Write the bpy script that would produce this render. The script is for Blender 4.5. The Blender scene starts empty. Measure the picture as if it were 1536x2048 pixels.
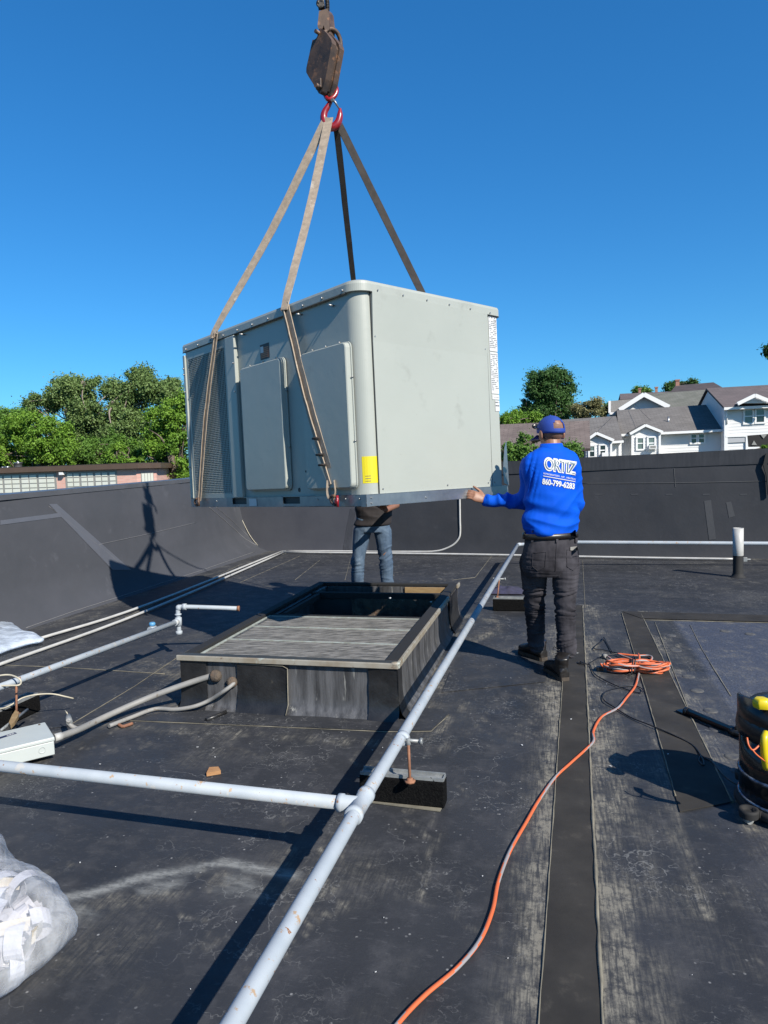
import bpy, math, random
import numpy as np
from mathutils import Vector, Matrix, noise as mnoise
from mathutils.bvhtree import BVHTree
random.seed(7); np.random.seed(7)
sc = bpy.context.scene
COL = sc.collection
R = math.radians

# ------------------------------------------------------------------ camera
FPX = 1370.0
CAMP = Vector((0, 0, 1.5))
_p = math.atan((1024 - 928) / FPX); _r = math.atan(0.033)
FWD = Vector((0, math.cos(_p), -math.sin(_p)))
_rt = Vector((1, 0, 0)); _up = _rt.cross(FWD)
CR = _rt * math.cos(_r) - _up * math.sin(_r)
CU = _rt * math.sin(_r) + _up * math.cos(_r)
cd = bpy.data.cameras.new('camera'); cam = bpy.data.objects.new('camera', cd); COL.objects.link(cam)
cam.matrix_world = Matrix(((CR.x, CU.x, -FWD.x, CAMP.x), (CR.y, CU.y, -FWD.y, CAMP.y), (CR.z, CU.z, -FWD.z, CAMP.z), (0, 0, 0, 1)))
cd.sensor_fit = 'VERTICAL'; cd.sensor_height = 36; cd.sensor_width = 27; cd.lens = FPX * 36 / 2048
cd.clip_start = 0.05; cd.clip_end = 2000
sc.camera = cam

# ------------------------------------------------------------------ light
SUN_EL = 37.3; SUN_AZ = 53.5
_e = R(SUN_EL); _a = R(SUN_AZ)
SUNDIR = Vector((-math.cos(_a) * math.cos(_e), math.sin(_a) * math.cos(_e), -math.sin(_e)))   # travel direction
world = bpy.data.worlds.new('World'); sc.world = world; world.use_nodes = True
wn = world.node_tree; wn.nodes.clear()
sky = wn.nodes.new('ShaderNodeTexSky'); sky.sky_type = 'NISHITA'; sky.sun_disc = False
sky.sun_elevation = _e; sky.sun_rotation = math.atan2(-SUNDIR.x, -SUNDIR.y)
sky.altitude = 300; sky.air_density = 1.0; sky.dust_density = 0.3; sky.ozone_density = 4.0
hs = wn.nodes.new('ShaderNodeHueSaturation'); hs.inputs['Saturation'].default_value = 1.25; hs.inputs['Value'].default_value = 1.0
gm_ = wn.nodes.new('ShaderNodeGamma'); gm_.inputs[1].default_value = 0.78
ml = wn.nodes.new('ShaderNodeMix'); ml.data_type = 'RGBA'; ml.blend_type = 'MULTIPLY'; ml.inputs[0].default_value = 1; ml.inputs[7].default_value = (.64, 1.46, 1.98, 1)
bg = wn.nodes.new('ShaderNodeBackground'); bg.inputs['Strength'].default_value = 0.066
wo = wn.nodes.new('ShaderNodeOutputWorld')
wn.links.new(sky.outputs[0], hs.inputs['Color']); wn.links.new(hs.outputs[0], gm_.inputs[0]); wn.links.new(gm_.outputs[0], ml.inputs[6]); wn.links.new(ml.outputs[2], bg.inputs[0]); wn.links.new(bg.outputs[0], wo.inputs[0])
sd = bpy.data.lights.new('sun', 'SUN'); sd.energy = 5.0; sd.angle = R(0.5); sd.color = (1.0, 0.93, 0.82)
sun = bpy.data.objects.new('sun', sd); COL.objects.link(sun); sun.location = (20, -28, 30)
sun.rotation_euler = SUNDIR.to_track_quat('-Z', 'Y').to_euler()
sc.view_settings.view_transform = 'Standard'; sc.view_settings.look = 'None'
sc.view_settings.exposure = 0.76; sc.view_settings.gamma = 1.0; sc.view_settings.use_curve_mapping = False

# ------------------------------------------------------------------ geometry helpers
def ray(px, py): return FWD + CR * ((px - 768) / FPX) - CU * ((py - 1024) / FPX)
def G(px, py, z=0.0):
    d = ray(px, py); return CAMP + d * ((z - CAMP.z) / d.z)
def D(px, py, Y):
    d = ray(px, py); return CAMP + d * (Y / d.y)
def proj(P):
    d = Vector(P) - CAMP; w = d.dot(FWD)
    return 768 + FPX * d.dot(CR) / w, 1024 - FPX * d.dot(CU) / w
TH = R(14.0)
HV = Vector((math.cos(TH), -math.sin(TH), 0)); MV = Vector((math.sin(TH), math.cos(TH), 0))
def RF(v, u, z=0.0): return HV * v + MV * u + Vector((0, 0, z))
def KP(px, py, k, off=0):
    d = ray(px, py); t = (k - CAMP.dot(MV)) / d.dot(MV); return CAMP + d * t + HV * off
Z3 = Vector((0, 0, 1))

def wpos(o):
    p = Vector((0, 0, 0))
    while o is not None: p += o.location; o = o.parent
    return p
def tag(o, label=None, cat=None, group=None, kind=None):
    if label: o['label'] = label
    if cat: o['category'] = cat
    if group: o['group'] = group
    if kind: o['kind'] = kind
    return o
def empty(name, loc, label, cat, group=None):
    o = bpy.data.objects.new(name, None); COL.objects.link(o); o.location = loc; o.empty_display_size = .1
    return tag(o, label, cat, group)
def link(name, me, parent=None, loc=None):
    o = bpy.data.objects.new(name, me); COL.objects.link(o)
    if parent is not None: o.parent = parent
    if loc is not None: o.location = loc
    return o

class MB:
    def __init__(s): s.v = []; s.f = []; s.m = []; s.sm = []
    def add(s, vs, fs, mi=0, sm=False):
        b = len(s.v); s.v += [tuple(v) for v in vs]
        for f in fs: s.f.append(tuple(i + b for i in f)); s.m.append(mi); s.sm.append(sm)
    def quad(s, a, b, c, d, mi=0): s.add([a, b, c, d], [(0, 1, 2, 3)], mi)
    def obox(s, o, ax, ay, az, mi=0):
        """box from corner o with edge vectors"""
        vs = [o, o + ax, o + ax + ay, o + ay, o + az, o + ax + az, o + ax + ay + az, o + ay + az]
        s.add(vs, [(0, 3, 2, 1), (4, 5, 6, 7), (0, 1, 5, 4), (1, 2, 6, 5), (2, 3, 7, 6), (3, 0, 4, 7)], mi)
    def cbox(s, c, ax, ay, az, mi=0):
        c = Vector(c); s.obox(c - ax / 2 - ay / 2 - az / 2, ax, ay, az, mi)
    def prism(s, poly, ext, mi=0, smside=False):
        n = len(poly); ext = Vector(ext); poly = [Vector(p) for p in poly]
        s.add(poly + [p + ext for p in poly], [tuple(range(n))[::-1], tuple(range(n, 2 * n))], mi)
        s.add(poly + [p + ext for p in poly], [(i, (i + 1) % n, n + (i + 1) % n, n + i) for i in range(n)], mi, smside)
    def tube(s, pts, r, seg=10, mi=0, caps=True, stripe=None, twist=0, flat=1.0):
        pts = [Vector(p) for p in pts]; n = len(pts)
        rs = r if hasattr(r, '__len__') else [r] * n
        up = Z3 if abs((pts[1] - pts[0]).normalized().z) < .95 else Vector((0, 1, 0))
        vs = []; nv = None
        for i, p in enumerate(pts):
            t = (pts[min(i + 1, n - 1)] - pts[max(i - 1, 0)]).normalized()
            if nv is None: nv = (up - t * up.dot(t)).normalized()
            else: nv = (nv - t * nv.dot(t)).normalized()
            b = t.cross(nv)
            for k in range(seg):
                a = 2 * math.pi * k / seg
                vs.append(p + (nv * math.cos(a) * flat + b * math.sin(a)) * rs[i])
        fs = []; 
        base = len(s.v); s.v += [tuple(v) for v in vs]
        for i in range(n - 1):
            for k in range(seg):
                s.f.append((base + i * seg + k, base + i * seg + (k + 1) % seg, base + (i + 1) * seg + (k + 1) % seg, base + (i + 1) * seg + k))
                mm = mi
                if stripe is not None:
                    kk = (k + int(i * twist)) % seg
                    mm = stripe if kk < seg * .25 else mi
                s.m.append(mm); s.sm.append(True)
        if caps:
            s.f.append(tuple(base + k for k in range(seg))[::-1]); s.m.append(mi); s.sm.append(False)
            s.f.append(tuple(base + (n - 1) * seg + k for k in range(seg))); s.m.append(mi); s.sm.append(False)
    def cyl(s, a, b, r, r2=None, seg=16, mi=0): s.tube([a, b], [r, r if r2 is None else r2], seg, mi)
    def lathe(s, c, prof, seg=32, mi=0, axis=None, sm=True):
        c = Vector(c); ax = Vector(axis).normalized() if axis else Z3
        u = ax.orthogonal().normalized(); w = ax.cross(u); n = len(prof); vs = []
        for (r, h) in prof:
            for k in range(seg):
                a = 2 * math.pi * k / seg; vs.append(c + ax * h + (u * math.cos(a) + w * math.sin(a)) * r)
        fs = [(i * seg + k, i * seg + (k + 1) % seg, (i + 1) * seg + (k + 1) % seg, (i + 1) * seg + k) for i in range(n - 1) for k in range(seg)]
        s.add(vs, fs, mi, sm)
        s.add(vs[:seg], [tuple(range(seg))[::-1]], mi); s.add(vs[-seg:], [tuple(range(seg))], mi)
    def ball(s, c, rx, ry=None, rz=None, seg=12, mi=0, rot=None):
        ry = ry or rx; rz = rz or rx; c = Vector(c); vs = []; m = seg // 2
        for i in range(m + 1):
            t = math.pi * i / m
            for k in range(seg):
                a = 2 * math.pi * k / seg
                q = Vector((rx * math.sin(t) * math.cos(a), ry * math.sin(t) * math.sin(a), rz * math.cos(t)))
                if rot is not None: q = rot @ q
                vs.append(c + q)
        s.add(vs, [(i * seg + k, (i + 1) * seg + k, (i + 1) * seg + (k + 1) % seg, i * seg + (k + 1) % seg) for i in range(m) for k in range(seg)], mi, True)
    def cone(s, a, b, r0, r1, seg=14, sq=1.0, sqa=None):
        """capsule with two radii (for blobs)"""
        a = Vector(a); b = Vector(b); t = (b - a).normalized(); u = t.orthogonal().normalized()
        if sqa is not None: u = (Vector(sqa) - t * Vector(sqa).dot(t)).normalized()
        w = t.cross(u); vs = []; L = []
        for q in (-90, -60, -30, 0): L.append((a + t * r0 * math.sin(R(q)), max(r0 * math.cos(R(q)), r0 * .02)))
        for q in (0, 30, 60, 90): L.append((b + t * r1 * math.sin(R(q)), max(r1 * math.cos(R(q)), r1 * .02)))
        for (c, r) in L:
            for k in range(seg):
                an = 2 * math.pi * k / seg; vs.append(c + u * math.cos(an) * r * sq + w * math.sin(an) * r)
        n = len(L)
        s.add(vs, [(i * seg + k, i * seg + (k + 1) % seg, (i + 1) * seg + (k + 1) % seg, (i + 1) * seg + k) for i in range(n - 1) for k in range(seg)], 0, True)
        s.add(vs[:seg], [tuple(range(seg))[::-1]]); s.add(vs[-seg:], [tuple(range(seg))])
    def loft(s, rings, seg=20):
        """rings of (centre, vecA, vecB)"""
        vs = []
        for (c, A, B) in rings:
            for k in range(seg):
                a = 2 * math.pi * k / seg; vs.append(Vector(c) + A * math.cos(a) + B * math.sin(a))
        n = len(rings)
        s.add(vs, [(i * seg + k, i * seg + (k + 1) % seg, (i + 1) * seg + (k + 1) % seg, (i + 1) * seg + k) for i in range(n - 1) for k in range(seg)], 0, True)
        s.add(vs[:seg], [tuple(range(seg))[::-1]]); s.add(vs[-seg:], [tuple(range(seg))])
    def mesh(s, name, mats, org):
        me = bpy.data.meshes.new(name)
        me.from_pydata([(v[0] - org.x, v[1] - org.y, v[2] - org.z) for v in s.v], [], s.f)
        for m in (mats if isinstance(mats, (list, tuple)) else [mats]): me.materials.append(m)
        me.polygons.foreach_set('material_index', s.m); me.polygons.foreach_set('use_smooth', s.sm)
        me.update(); return me
    def build(s, name, mats, parent=None, bev=0, bseg=2, kind=None, label=None, org=None):
        if parent is not None: o_ = wpos(parent)
        elif org is not None: o_ = Vector(org)
        else:
            a = np.array(s.v); o_ = Vector(((a[:, 0].min() + a[:, 0].max()) / 2, (a[:, 1].min() + a[:, 1].max()) / 2, a[:, 2].min()))
        me = s.mesh(name, mats, o_)
        o = link(name, me, parent, None if parent is not None else o_)
        if bev:
            b = o.modifiers.new('bevel', 'BEVEL'); b.width = bev; b.segments = bseg; b.limit_method = 'ANGLE'; b.angle_limit = R(40)
            b.harden_normals = False
        if kind: o['kind'] = kind
        if label: o['label'] = label
        return o

def spl(pts, n=8):
    """Catmull-Rom through points"""
    P = [Vector(p) for p in pts]; P = [P[0] * 2 - P[1]] + P + [P[-1] * 2 - P[-2]]; out = []
    for i in range(1, len(P) - 2):
        for k in range(n):
            t = k / n; a, b, c, d = P[i - 1:i + 3]
            out.append(.5 * ((2 * b) + (c - a) * t + (2 * a - 5 * b + 4 * c - d) * t * t + (3 * b - a - 3 * c + d) * t ** 3))
    out.append(P[-2]); return out

# ------------------------------------------------------------------ materials
ALB = .605
def mat(name, c1, c2=None, scale=6, rough=.6, metal=0, bump=0, bscale=40, bdist=.004, vs=(1, 1, 1), spots=(), detail=4, spec=.5,
        contrast=(.35, .65), trans=0, coat=0, alpha=1, rvar=0):
    c1 = tuple(x * ALB for x in c1); c2 = tuple(x * ALB for x in c2) if c2 is not None else None; spots = [(tuple(x * ALB for x in q[0]),) + tuple(q[1:]) for q in spots]
    m = bpy.data.materials.new(name); m.use_nodes = True; nt = m.node_tree; N = nt.nodes; L = nt.links; N.clear()
    out = N.new('ShaderNodeOutputMaterial'); bs = N.new('ShaderNodeBsdfPrincipled'); L.new(bs.outputs[0], out.inputs[0])
    bs.inputs['Roughness'].default_value = rough; bs.inputs['Metallic'].default_value = metal
    bs.inputs['Specular IOR Level'].default_value = spec; bs.inputs['Coat Weight'].default_value = coat
    bs.inputs['Alpha'].default_value = alpha
    tc = N.new('ShaderNodeTexCoord'); mp = N.new('ShaderNodeMapping'); L.new(tc.outputs['Object'], mp.inputs[0]); mp.inputs['Scale'].default_value = vs
    def nz(sc_, dt=detail, rg=.6):
        n = N.new('ShaderNodeTexNoise'); n.inputs['Scale'].default_value = sc_; n.inputs['Detail'].default_value = dt; n.inputs['Roughness'].default_value = rg
        L.new(mp.outputs[0], n.inputs['Vector']); return n
    def ramp(src, a, b):
        r = N.new('ShaderNodeMapRange'); r.inputs['From Min'].default_value = a; r.inputs['From Max'].default_value = b; r.clamp = True; L.new(src, r.inputs[0]); return r.outputs[0]
    def mix(fac, a, b):
        x = N.new('ShaderNodeMix'); x.data_type = 'RGBA'; L.new(fac, x.inputs[0])
        for s_, v in ((6, a), (7, b)):
            if isinstance(v, tuple): x.inputs[s_].default_value = (*v, 1)
            else: L.new(v, x.inputs[s_])
        return x.outputs[2]
    col = None
    if c2 is not None:
        n = nz(scale); f = ramp(n.outputs[0], *contrast); col = mix(f, tuple(c1), tuple(c2))
    for (sc_col, s_scale, th, soft) in spots:
        n = nz(s_scale, 5, .65); f = ramp(n.outputs[0], th, th + soft)
        col = mix(f, col if col is not None else tuple(c1), tuple(sc_col))
    if col is not None: L.new(col, bs.inputs['Base Color'])
    else: bs.inputs['Base Color'].default_value = (*c1, 1)
    if rvar:
        n = nz(scale * 1.7); r = N.new('ShaderNodeMapRange'); r.inputs['To Min'].default_value = rough - rvar; r.inputs['To Max'].default_value = rough + rvar
        r.inputs['From Min'].default_value = .3; r.inputs['From Max'].default_value = .7
        L.new(n.outputs[0], r.inputs[0]); L.new(r.outputs[0], bs.inputs['Roughness'])
    if bump:
        n = nz(bscale, 5, .6); b = N.new('ShaderNodeBump'); b.inputs['Strength'].default_value = bump; b.inputs['Distance'].default_value = bdist
        L.new(n.outputs[0], b.inputs['Height']); L.new(b.outputs[0], bs.inputs['Normal'])
    if trans:
        tr = N.new('ShaderNodeBsdfTranslucent'); mx = N.new('ShaderNodeMixShader'); mx.inputs[0].default_value = trans
        if col is not None: L.new(col, tr.inputs[0])
        else: tr.inputs[0].default_value = (*c1, 1)
        L.new(bs.outputs[0], mx.inputs[1]); L.new(tr.outputs[0], mx.inputs[2]); L.new(mx.outputs[0], out.inputs[0])
    m['_'] = 1
    return m
RUST = (.33, .15, .06)
M = {}
M['patch'] = mat('patch_membrane', (.040, .038, .036), (.064, .060, .055), 3.5, .7, spec=.15, bump=.25, bscale=60, bdist=.002, spots=[((.11, .10, .085), 7, .60, .2)], rvar=.1)
M['bead'] = mat('seam_sealant', (.30, .275, .21), (.15, .14, .11), 9, .8)
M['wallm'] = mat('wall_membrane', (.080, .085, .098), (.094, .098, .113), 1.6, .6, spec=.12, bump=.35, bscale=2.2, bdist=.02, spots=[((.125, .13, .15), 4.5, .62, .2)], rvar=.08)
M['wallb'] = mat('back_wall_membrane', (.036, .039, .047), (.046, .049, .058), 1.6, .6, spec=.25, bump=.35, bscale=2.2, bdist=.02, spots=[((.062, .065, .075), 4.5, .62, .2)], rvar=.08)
M['beadw'] = mat('wall_sealant', (.22, .22, .23), rough=.7)
M['wallp'] = mat('wall_patch', (.125, .132, .155), (.14, .146, .17), 3, .45, bump=.3, bscale=8, bdist=.006)
M['pipe'] = mat('painted_pipe', (.44, .50, .56), (.53, .585, .64), 6, .62, spec=.3, spots=[((.62, .62, .60), 9, .60, .05), ((.50, .36, .24), 26, .615, .04), (RUST, 34, .655, .03)], bump=.1, bscale=50, bdist=.001)
M['pvc'] = mat('white_pvc', (.66, .66, .64), (.55, .55, .53), 8, .4)
M['conduit'] = mat('grey_conduit', (.28, .28, .27), (.36, .35, .33), 10, .6, spots=[((.2, .16, .12), 16, .62, .08)])
M['rtu'] = mat('sage_paint', (.46, .49, .448), (.485, .513, .468), 1.6, .38, bump=.12, bscale=1.1, bdist=.06, spots=[((.39, .41, .37), 4, .62, .15), ((.30, .30, .27), 30, .70, .04)])
M['rtud'] = mat('gap_shadow_metal', (.05, .055, .055), rough=.6)
M['galv'] = mat('galvanised_steel', (.46, .50, .54), (.36, .40, .45), 14, .33, .75, vs=(1, 1, 1), bump=.05, bscale=30)
M['bolt'] = mat('zinc_bolt', (.5, .5, .5), rough=.35, metal=.7)
M['sling'] = mat('webbing', (.50, .405, .31), (.36, .29, .225), 26, .85, bump=.5, bscale=160, bdist=.002, spots=[((.64, .55, .45), 12, .6, .1)])
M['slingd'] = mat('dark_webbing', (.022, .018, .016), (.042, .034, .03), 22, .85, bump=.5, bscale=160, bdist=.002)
M['steel'] = mat('rusty_steel', (.045, .036, .034), (.17, .10, .065), 6, .6, .15, bump=.35, bscale=30, bdist=.003, spots=[((.30, .15, .08), 16, .56, .1)])
M['rope'] = mat('wire_rope', (.035, .033, .033), (.1, .09, .08), 60, .5, .5)
M['redp'] = mat('red_paint', (.42, .018, .025), (.30, .012, .02), 14, .28, spots=[((.12, .05, .045), 30, .66, .05)], coat=.3)
M['yellow'] = mat('yellow_label', (.85, .72, .01), rough=.5)
M['white'] = mat('white_label', (.78, .79, .79), rough=.45)
M['ink'] = mat('ink', (.12, .13, .15), rough=.6)
M['black'] = mat('black_plastic', (.012, .012, .014), rough=.28)
M['blackm'] = mat('black_matt', (.015, .015, .016), rough=.8)
M['orange_lbl'] = mat('orange_print', (.5, .18, .06), rough=.5)
M['block'] = mat('rubber_block', (.006, .006, .007), (.014, .014, .014), 90, .95, spec=.05, bump=1, bscale=130, bdist=.006)
M['rustrod'] = mat('rusty_rod', (.38, .17, .09), (.22, .1, .06), 30, .8)
M['strut'] = mat('weathered_strut', (.42, .44, .44), (.27, .29, .30), 20, .5, .3, spots=[((.05, .05, .05), 14, .62, .05)])
M['curb'] = mat('curb_membrane', (.045, .045, .047), (.14, .142, .15), 5, .42, vs=(3.5, 3.5, .4), bump=.35, bscale=9, bdist=.01, spots=[((.36, .36, .34), 7, .60, .12)])
M['curbd'] = mat('curb_patch', (.016, .016, .017), (.03, .03, .031), 9, .36, bump=.55, bscale=9, bdist=.012, spots=[((.09, .085, .07), 9, .66, .08)])
M['rim'] = mat('weathered_rim', (.42, .40, .34), (.30, .25, .18), 7, .6, spots=[((.5, .55, .5), 9, .58, .08), ((.18, .12, .08), 16, .64, .05)])
M['board'] = mat('dirty_board', (.32, .31, .29), (.11, .108, .10), 7, .75, vs=(1.0, 7, 1), contrast=(.42, .58), detail=8, spots=[((.04, .04, .04), 12, .56, .1), ((.34, .33, .30), 20, .64, .05)], bump=.3, bscale=25, bdist=.003)
M['seamline'] = mat('pale_seam', (.42, .47, .45), (.3, .32, .28), 20, .6)
M['wood'] = mat('lumber', (.42, .29, .14), (.34, .22, .1), 8, .7, vs=(1, 8, 8))
M['torn'] = mat('torn_insulation', (.08, .065, .055), (.16, .12, .085), 12, .9, spots=[((.22, .11, .06), 14, .6, .06), ((.3, .27, .22), 30, .67, .03)], bump=1, bscale=22, bdist=.02)
M['orange'] = mat('orange_cord', (.80, .17, .055), rough=.5)
M['greyc'] = mat('grey_cord', (.36, .34, .35), rough=.5)
M['blackc'] = mat('black_cord', (.012, .012, .014), rough=.45)
M['cream'] = mat('cream_cable', (.62, .57, .44), rough=.5)
M['skin'] = mat('skin', (.36, .175, .105), (.30, .14, .085), 22, .5, bump=.1, bscale=120, bdist=.001)
M['hair'] = mat('short_hair', (.20, .105, .07), (.28, .15, .10), 60, .8)
M['shirt'] = mat('blue_shirt', (.0, .112, .80), (.0, .092, .68), 6, .75, spec=.12, bump=.15, bscale=400, bdist=.0006)
M['cap'] = mat('navy_cap', (.008, .055, .36), (.01, .06, .40), 12, .75, bump=.2, bscale=300, bdist=.0006)
M['badge'] = mat('dark_badge', (.05, .025, .025), rough=.5)
M['jeansb'] = mat('black_jeans', (.022, .021, .026), (.085, .081, .095), 5, .9, spec=.15, vs=(1, 1, .7), bump=.4, bscale=350, bdist=.001)
M['jeans'] = mat('blue_jeans', (.045, .085, .15), (.11, .17, .25), 9, .85, vs=(1, 1, .7), bump=.4, bscale=300, bdist=.001, spots=[((.2, .26, .33), 8, .6, .15)])
M['tee'] = mat('black_tee', (.02, .016, .018), (.03, .024, .026), 9, .85)
M['leather'] = mat('black_leather', (.012, .011, .011), (.028, .024, .022), 18, .38, bump=.3, bscale=60, bdist=.002)
M['sole'] = mat('boot_sole', (.10, .075, .055), (.05, .04, .03), 20, .8)
M['soled'] = mat('boot_sole_dark', (.02, .018, .017), rough=.8)
M['printw'] = mat('white_print', (.82, .83, .83), rough=.5)
M['printb'] = mat('blue_grey_print', (.06, .16, .26), rough=.5)
M['boxp'] = mat('pale_enclosure', (.62, .67, .65), (.58, .63, .62), 5, .4)
M['drum'] = mat('dark_drum', (.022, .020, .018), (.035, .03, .026), 5, .16, .2)
M['yellowp'] = mat('yellow_plastic', (.85, .66, .01), rough=.35)
M['chrome'] = mat('band_steel', (.45, .5, .6), (.12, .12, .13), 30, .25, .8)
M['rag'] = mat('dark_rag', (.05, .05, .11), (.03, .03, .06), 14, .9, bump=.5, bscale=30, bdist=.01)
M['brick'] = mat('brick_mortarless', (.40, .19, .14), (.47, .24, .185), 2.5, .85)
M['fascia'] = mat('brown_fascia', (.13, .085, .06), (.15, .10, .07), 2, .5)
M['blindw'] = mat('pale_blind', (.85, .88, .76), (.9, .92, .84), 2, .6)
M['mull'] = mat('window_mullion', (.36, .36, .34), rough=.5)
M['siding'] = mat('white_siding', (1.0, 1.0, 1.0), (.94, .95, .95), 1.2, .55)
M['trim'] = mat('white_trim', (1.05, 1.06, 1.06), rough=.5)
M['glass'] = mat('window_glass', (.02, .025, .03), rough=.08, spec=.8)
M['glasst'] = mat('curtained_glass', (.20, .27, .25), (.15, .21, .2), 2, .15, spec=.7)
M['redw'] = mat('red_wall', (.16, .018, .018), rough=.7)
M['metalv'] = mat('vent_metal', (.5, .52, .54), rough=.3, metal=.8)
def shingle(name, c1, c2, sx=.45, sz=.2, stain=None):
    m = mat(name, c1, c2, 1.1, .9, bump=0, spots=[(stain, .35, .5, .2)] if stain else ())
    nt = m.node_tree; N = nt.nodes; L = nt.links; bs = [n for n in N if n.type == 'BSDF_PRINCIPLED'][0]
    tc = N.new('ShaderNodeUVMap'); br = N.new('ShaderNodeTexBrick'); br.inputs['Scale'].default_value = 1
    br.inputs['Brick Width'].default_value = sx; br.inputs['Row Height'].default_value = sz; br.inputs['Mortar Size'].default_value = .02
    br.inputs['Color1'].default_value = (1, 1, 1, 1); br.inputs['Color2'].default_value = (.72, .72, .72, 1); br.inputs['Mortar'].default_value = (.5, .5, .5, 1)
    L.new(tc.outputs[0], br.inputs['Vector'])
    src = bs.inputs['Base Color'].links[0].from_socket
    x = N.new('ShaderNodeMix'); x.data_type = 'RGBA'; x.blend_type = 'MULTIPLY'; x.inputs[0].default_value = .8
    L.new(src, x.inputs[6]); L.new(br.outputs[0], x.inputs[7]); L.new(x.outputs[2], bs.inputs['Base Color'])
    b = N.new('ShaderNodeBump'); b.inputs['Strength'].default_value = .5; b.inputs['Distance'].default_value = .02
    L.new(br.outputs[0], b.inputs['Height']); L.new(b.outputs[0], bs.inputs['Normal'])
    return m
M['sh_grey'] = shingle('grey_shingles', (.215, .20, .19), (.25, .235, .225))
M['sh_mauve'] = shingle('mauve_shingles', (.17, .14, .14), (.205, .165, .165))
M['sh_olive'] = shingle('olive_shingles', (.20, .205, .17), (.25, .25, .215), stain=(.12, .125, .10))
M['sh_tan'] = shingle('tan_shingles', (.30, .285, .26), (.33, .31, .28))
M['sh_dark'] = shingle('dark_shingles', (.09, .07, .07), (.13, .10, .10))
M['sh_shed'] = shingle('shed_shingles', (.20, .155, .14), (.27, .215, .195), .5, .16)

# bag plastic
def plastic(name, tint=(.85, .9, .95), tr=.45):
    m = bpy.data.materials.new(name); m.use_nodes = True; nt = m.node_tree; N = nt.nodes; L = nt.links; N.clear()
    out = N.new('ShaderNodeOutputMaterial'); t = N.new('ShaderNodeBsdfTransparent'); g = N.new('ShaderNodeBsdfPrincipled'); tl = N.new('ShaderNodeBsdfTranslucent')
    g.inputs['Base Color'].default_value = (*tint, 1); g.inputs['Roughness'].default_value = .22; tl.inputs[0].default_value = (*tint, 1)
    a = N.new('ShaderNodeMixShader'); a.inputs[0].default_value = .45; b = N.new('ShaderNodeMixShader')
    tc = N.new('ShaderNodeTexCoord'); n = N.new('ShaderNodeTexNoise'); n.inputs['Scale'].default_value = 9; n.inputs['Detail'].default_value = 5
    L.new(tc.outputs['Object'], n.inputs['Vector'])
    r = N.new('ShaderNodeMapRange'); r.inputs['From Min'].default_value = .35; r.inputs['From Max'].default_value = .65; r.inputs['To Min'].default_value = tr - .15; r.inputs['To Max'].default_value = tr + .2
    L.new(n.outputs[0], r.inputs[0]); L.new(r.outputs[0], b.inputs[0])
    bp = N.new('ShaderNodeBump'); bp.inputs['Strength'].default_value = .9; bp.inputs['Distance'].default_value = .03; L.new(n.outputs[0], bp.inputs['Height'])
    L.new(bp.outputs[0], g.inputs['Normal'])
    L.new(g.outputs[0], a.inputs[1]); L.new(tl.outputs[0], a.inputs[2]); L.new(a.outputs[0], b.inputs[1]); L.new(t.outputs[0], b.inputs[2]); L.new(b.outputs[0], out.inputs[0])
    return m
M['bag'] = plastic('clear_bag', (.93, .96, 1.0), .68)
M['paper'] = mat('paper_strip', (.92, .92, .98), (.80, .80, .88), 3, .7, trans=.25)
M['card'] = mat('cream_card', (.85, .77, .64), rough=.7, trans=.2)

def leafmat(name, c1, c2):
    m = bpy.data.materials.new(name); m.use_nodes = True; nt = m.node_tree; N = nt.nodes; L = nt.links; N.clear()
    out = N.new('ShaderNodeOutputMaterial'); g = N.new('ShaderNodeBsdfPrincipled'); tl = N.new('ShaderNodeBsdfTranslucent'); mx = N.new('ShaderNodeMixShader')
    at = N.new('ShaderNodeAttribute'); at.attribute_name = 'tint'
    x = N.new('ShaderNodeMix'); x.data_type = 'RGBA'; L.new(at.outputs['Fac'], x.inputs[0]); x.inputs[6].default_value = (*c1, 1); x.inputs[7].default_value = (*c2, 1)
    L.new(x.outputs[2], g.inputs['Base Color']); L.new(x.outputs[2], tl.inputs[0]); g.inputs['Roughness'].default_value = .6; g.inputs['Specular IOR Level'].default_value = .3
    mx.inputs[0].default_value = .3; L.new(g.outputs[0], mx.inputs[1]); L.new(tl.outputs[0], mx.inputs[2]); L.new(mx.outputs[0], out.inputs[0]); return m
M['leaf_mid'] = leafmat('leaf_mid', (.05, .12, .018), (.14, .26, .045))
M['leaf_grey'] = leafmat('leaf_greygreen', (.07, .13, .035), (.19, .27, .09))
M['leaf_bright'] = leafmat('leaf_bright', (.07, .16, .015), (.19, .33, .04))
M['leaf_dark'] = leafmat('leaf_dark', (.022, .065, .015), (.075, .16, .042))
M['leaf_olive'] = leafmat('leaf_olive', (.13, .14, .05), (.26, .24, .12))
M['bark'] = mat('bark', (.20, .16, .12), (.11, .085, .06), 3, .9)
M['barkp'] = mat('pale_bark', (.36, .31, .26), (.25, .2, .16), 3, .9)
# ================================================================== SETTING
GZ = -5.2     # street level below the roof
b = MB(); s_ = 900
b.quad(Vector((-s_, -s_, GZ)), Vector((s_, -s_, GZ)), Vector((s_, s_, GZ)), Vector((-s_, s_, GZ)))
gm = mat('grass_ground', (.06, .085, .03), (.09, .10, .05), .25, .9)
tag(b.build('ground', gm), kind='structure')
b = MB(); q = [RF(-16, -30, GZ + .02), RF(-7, -30, GZ + .02), RF(-7, 60, GZ + .02), RF(-16, 60, GZ + .02)]
b.quad(*q); tag(b.build('street', mat('asphalt', (.05, .05, .052), (.065, .065, .066), 2, .9)), kind='structure')

# base lines of the parapets
def wall_u(v): return 11.36 + .09 + (10.54 - 11.36) / (2.44 + 4.63) * (v + 4.63)     # back wall foot
VL = -5.02
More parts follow.
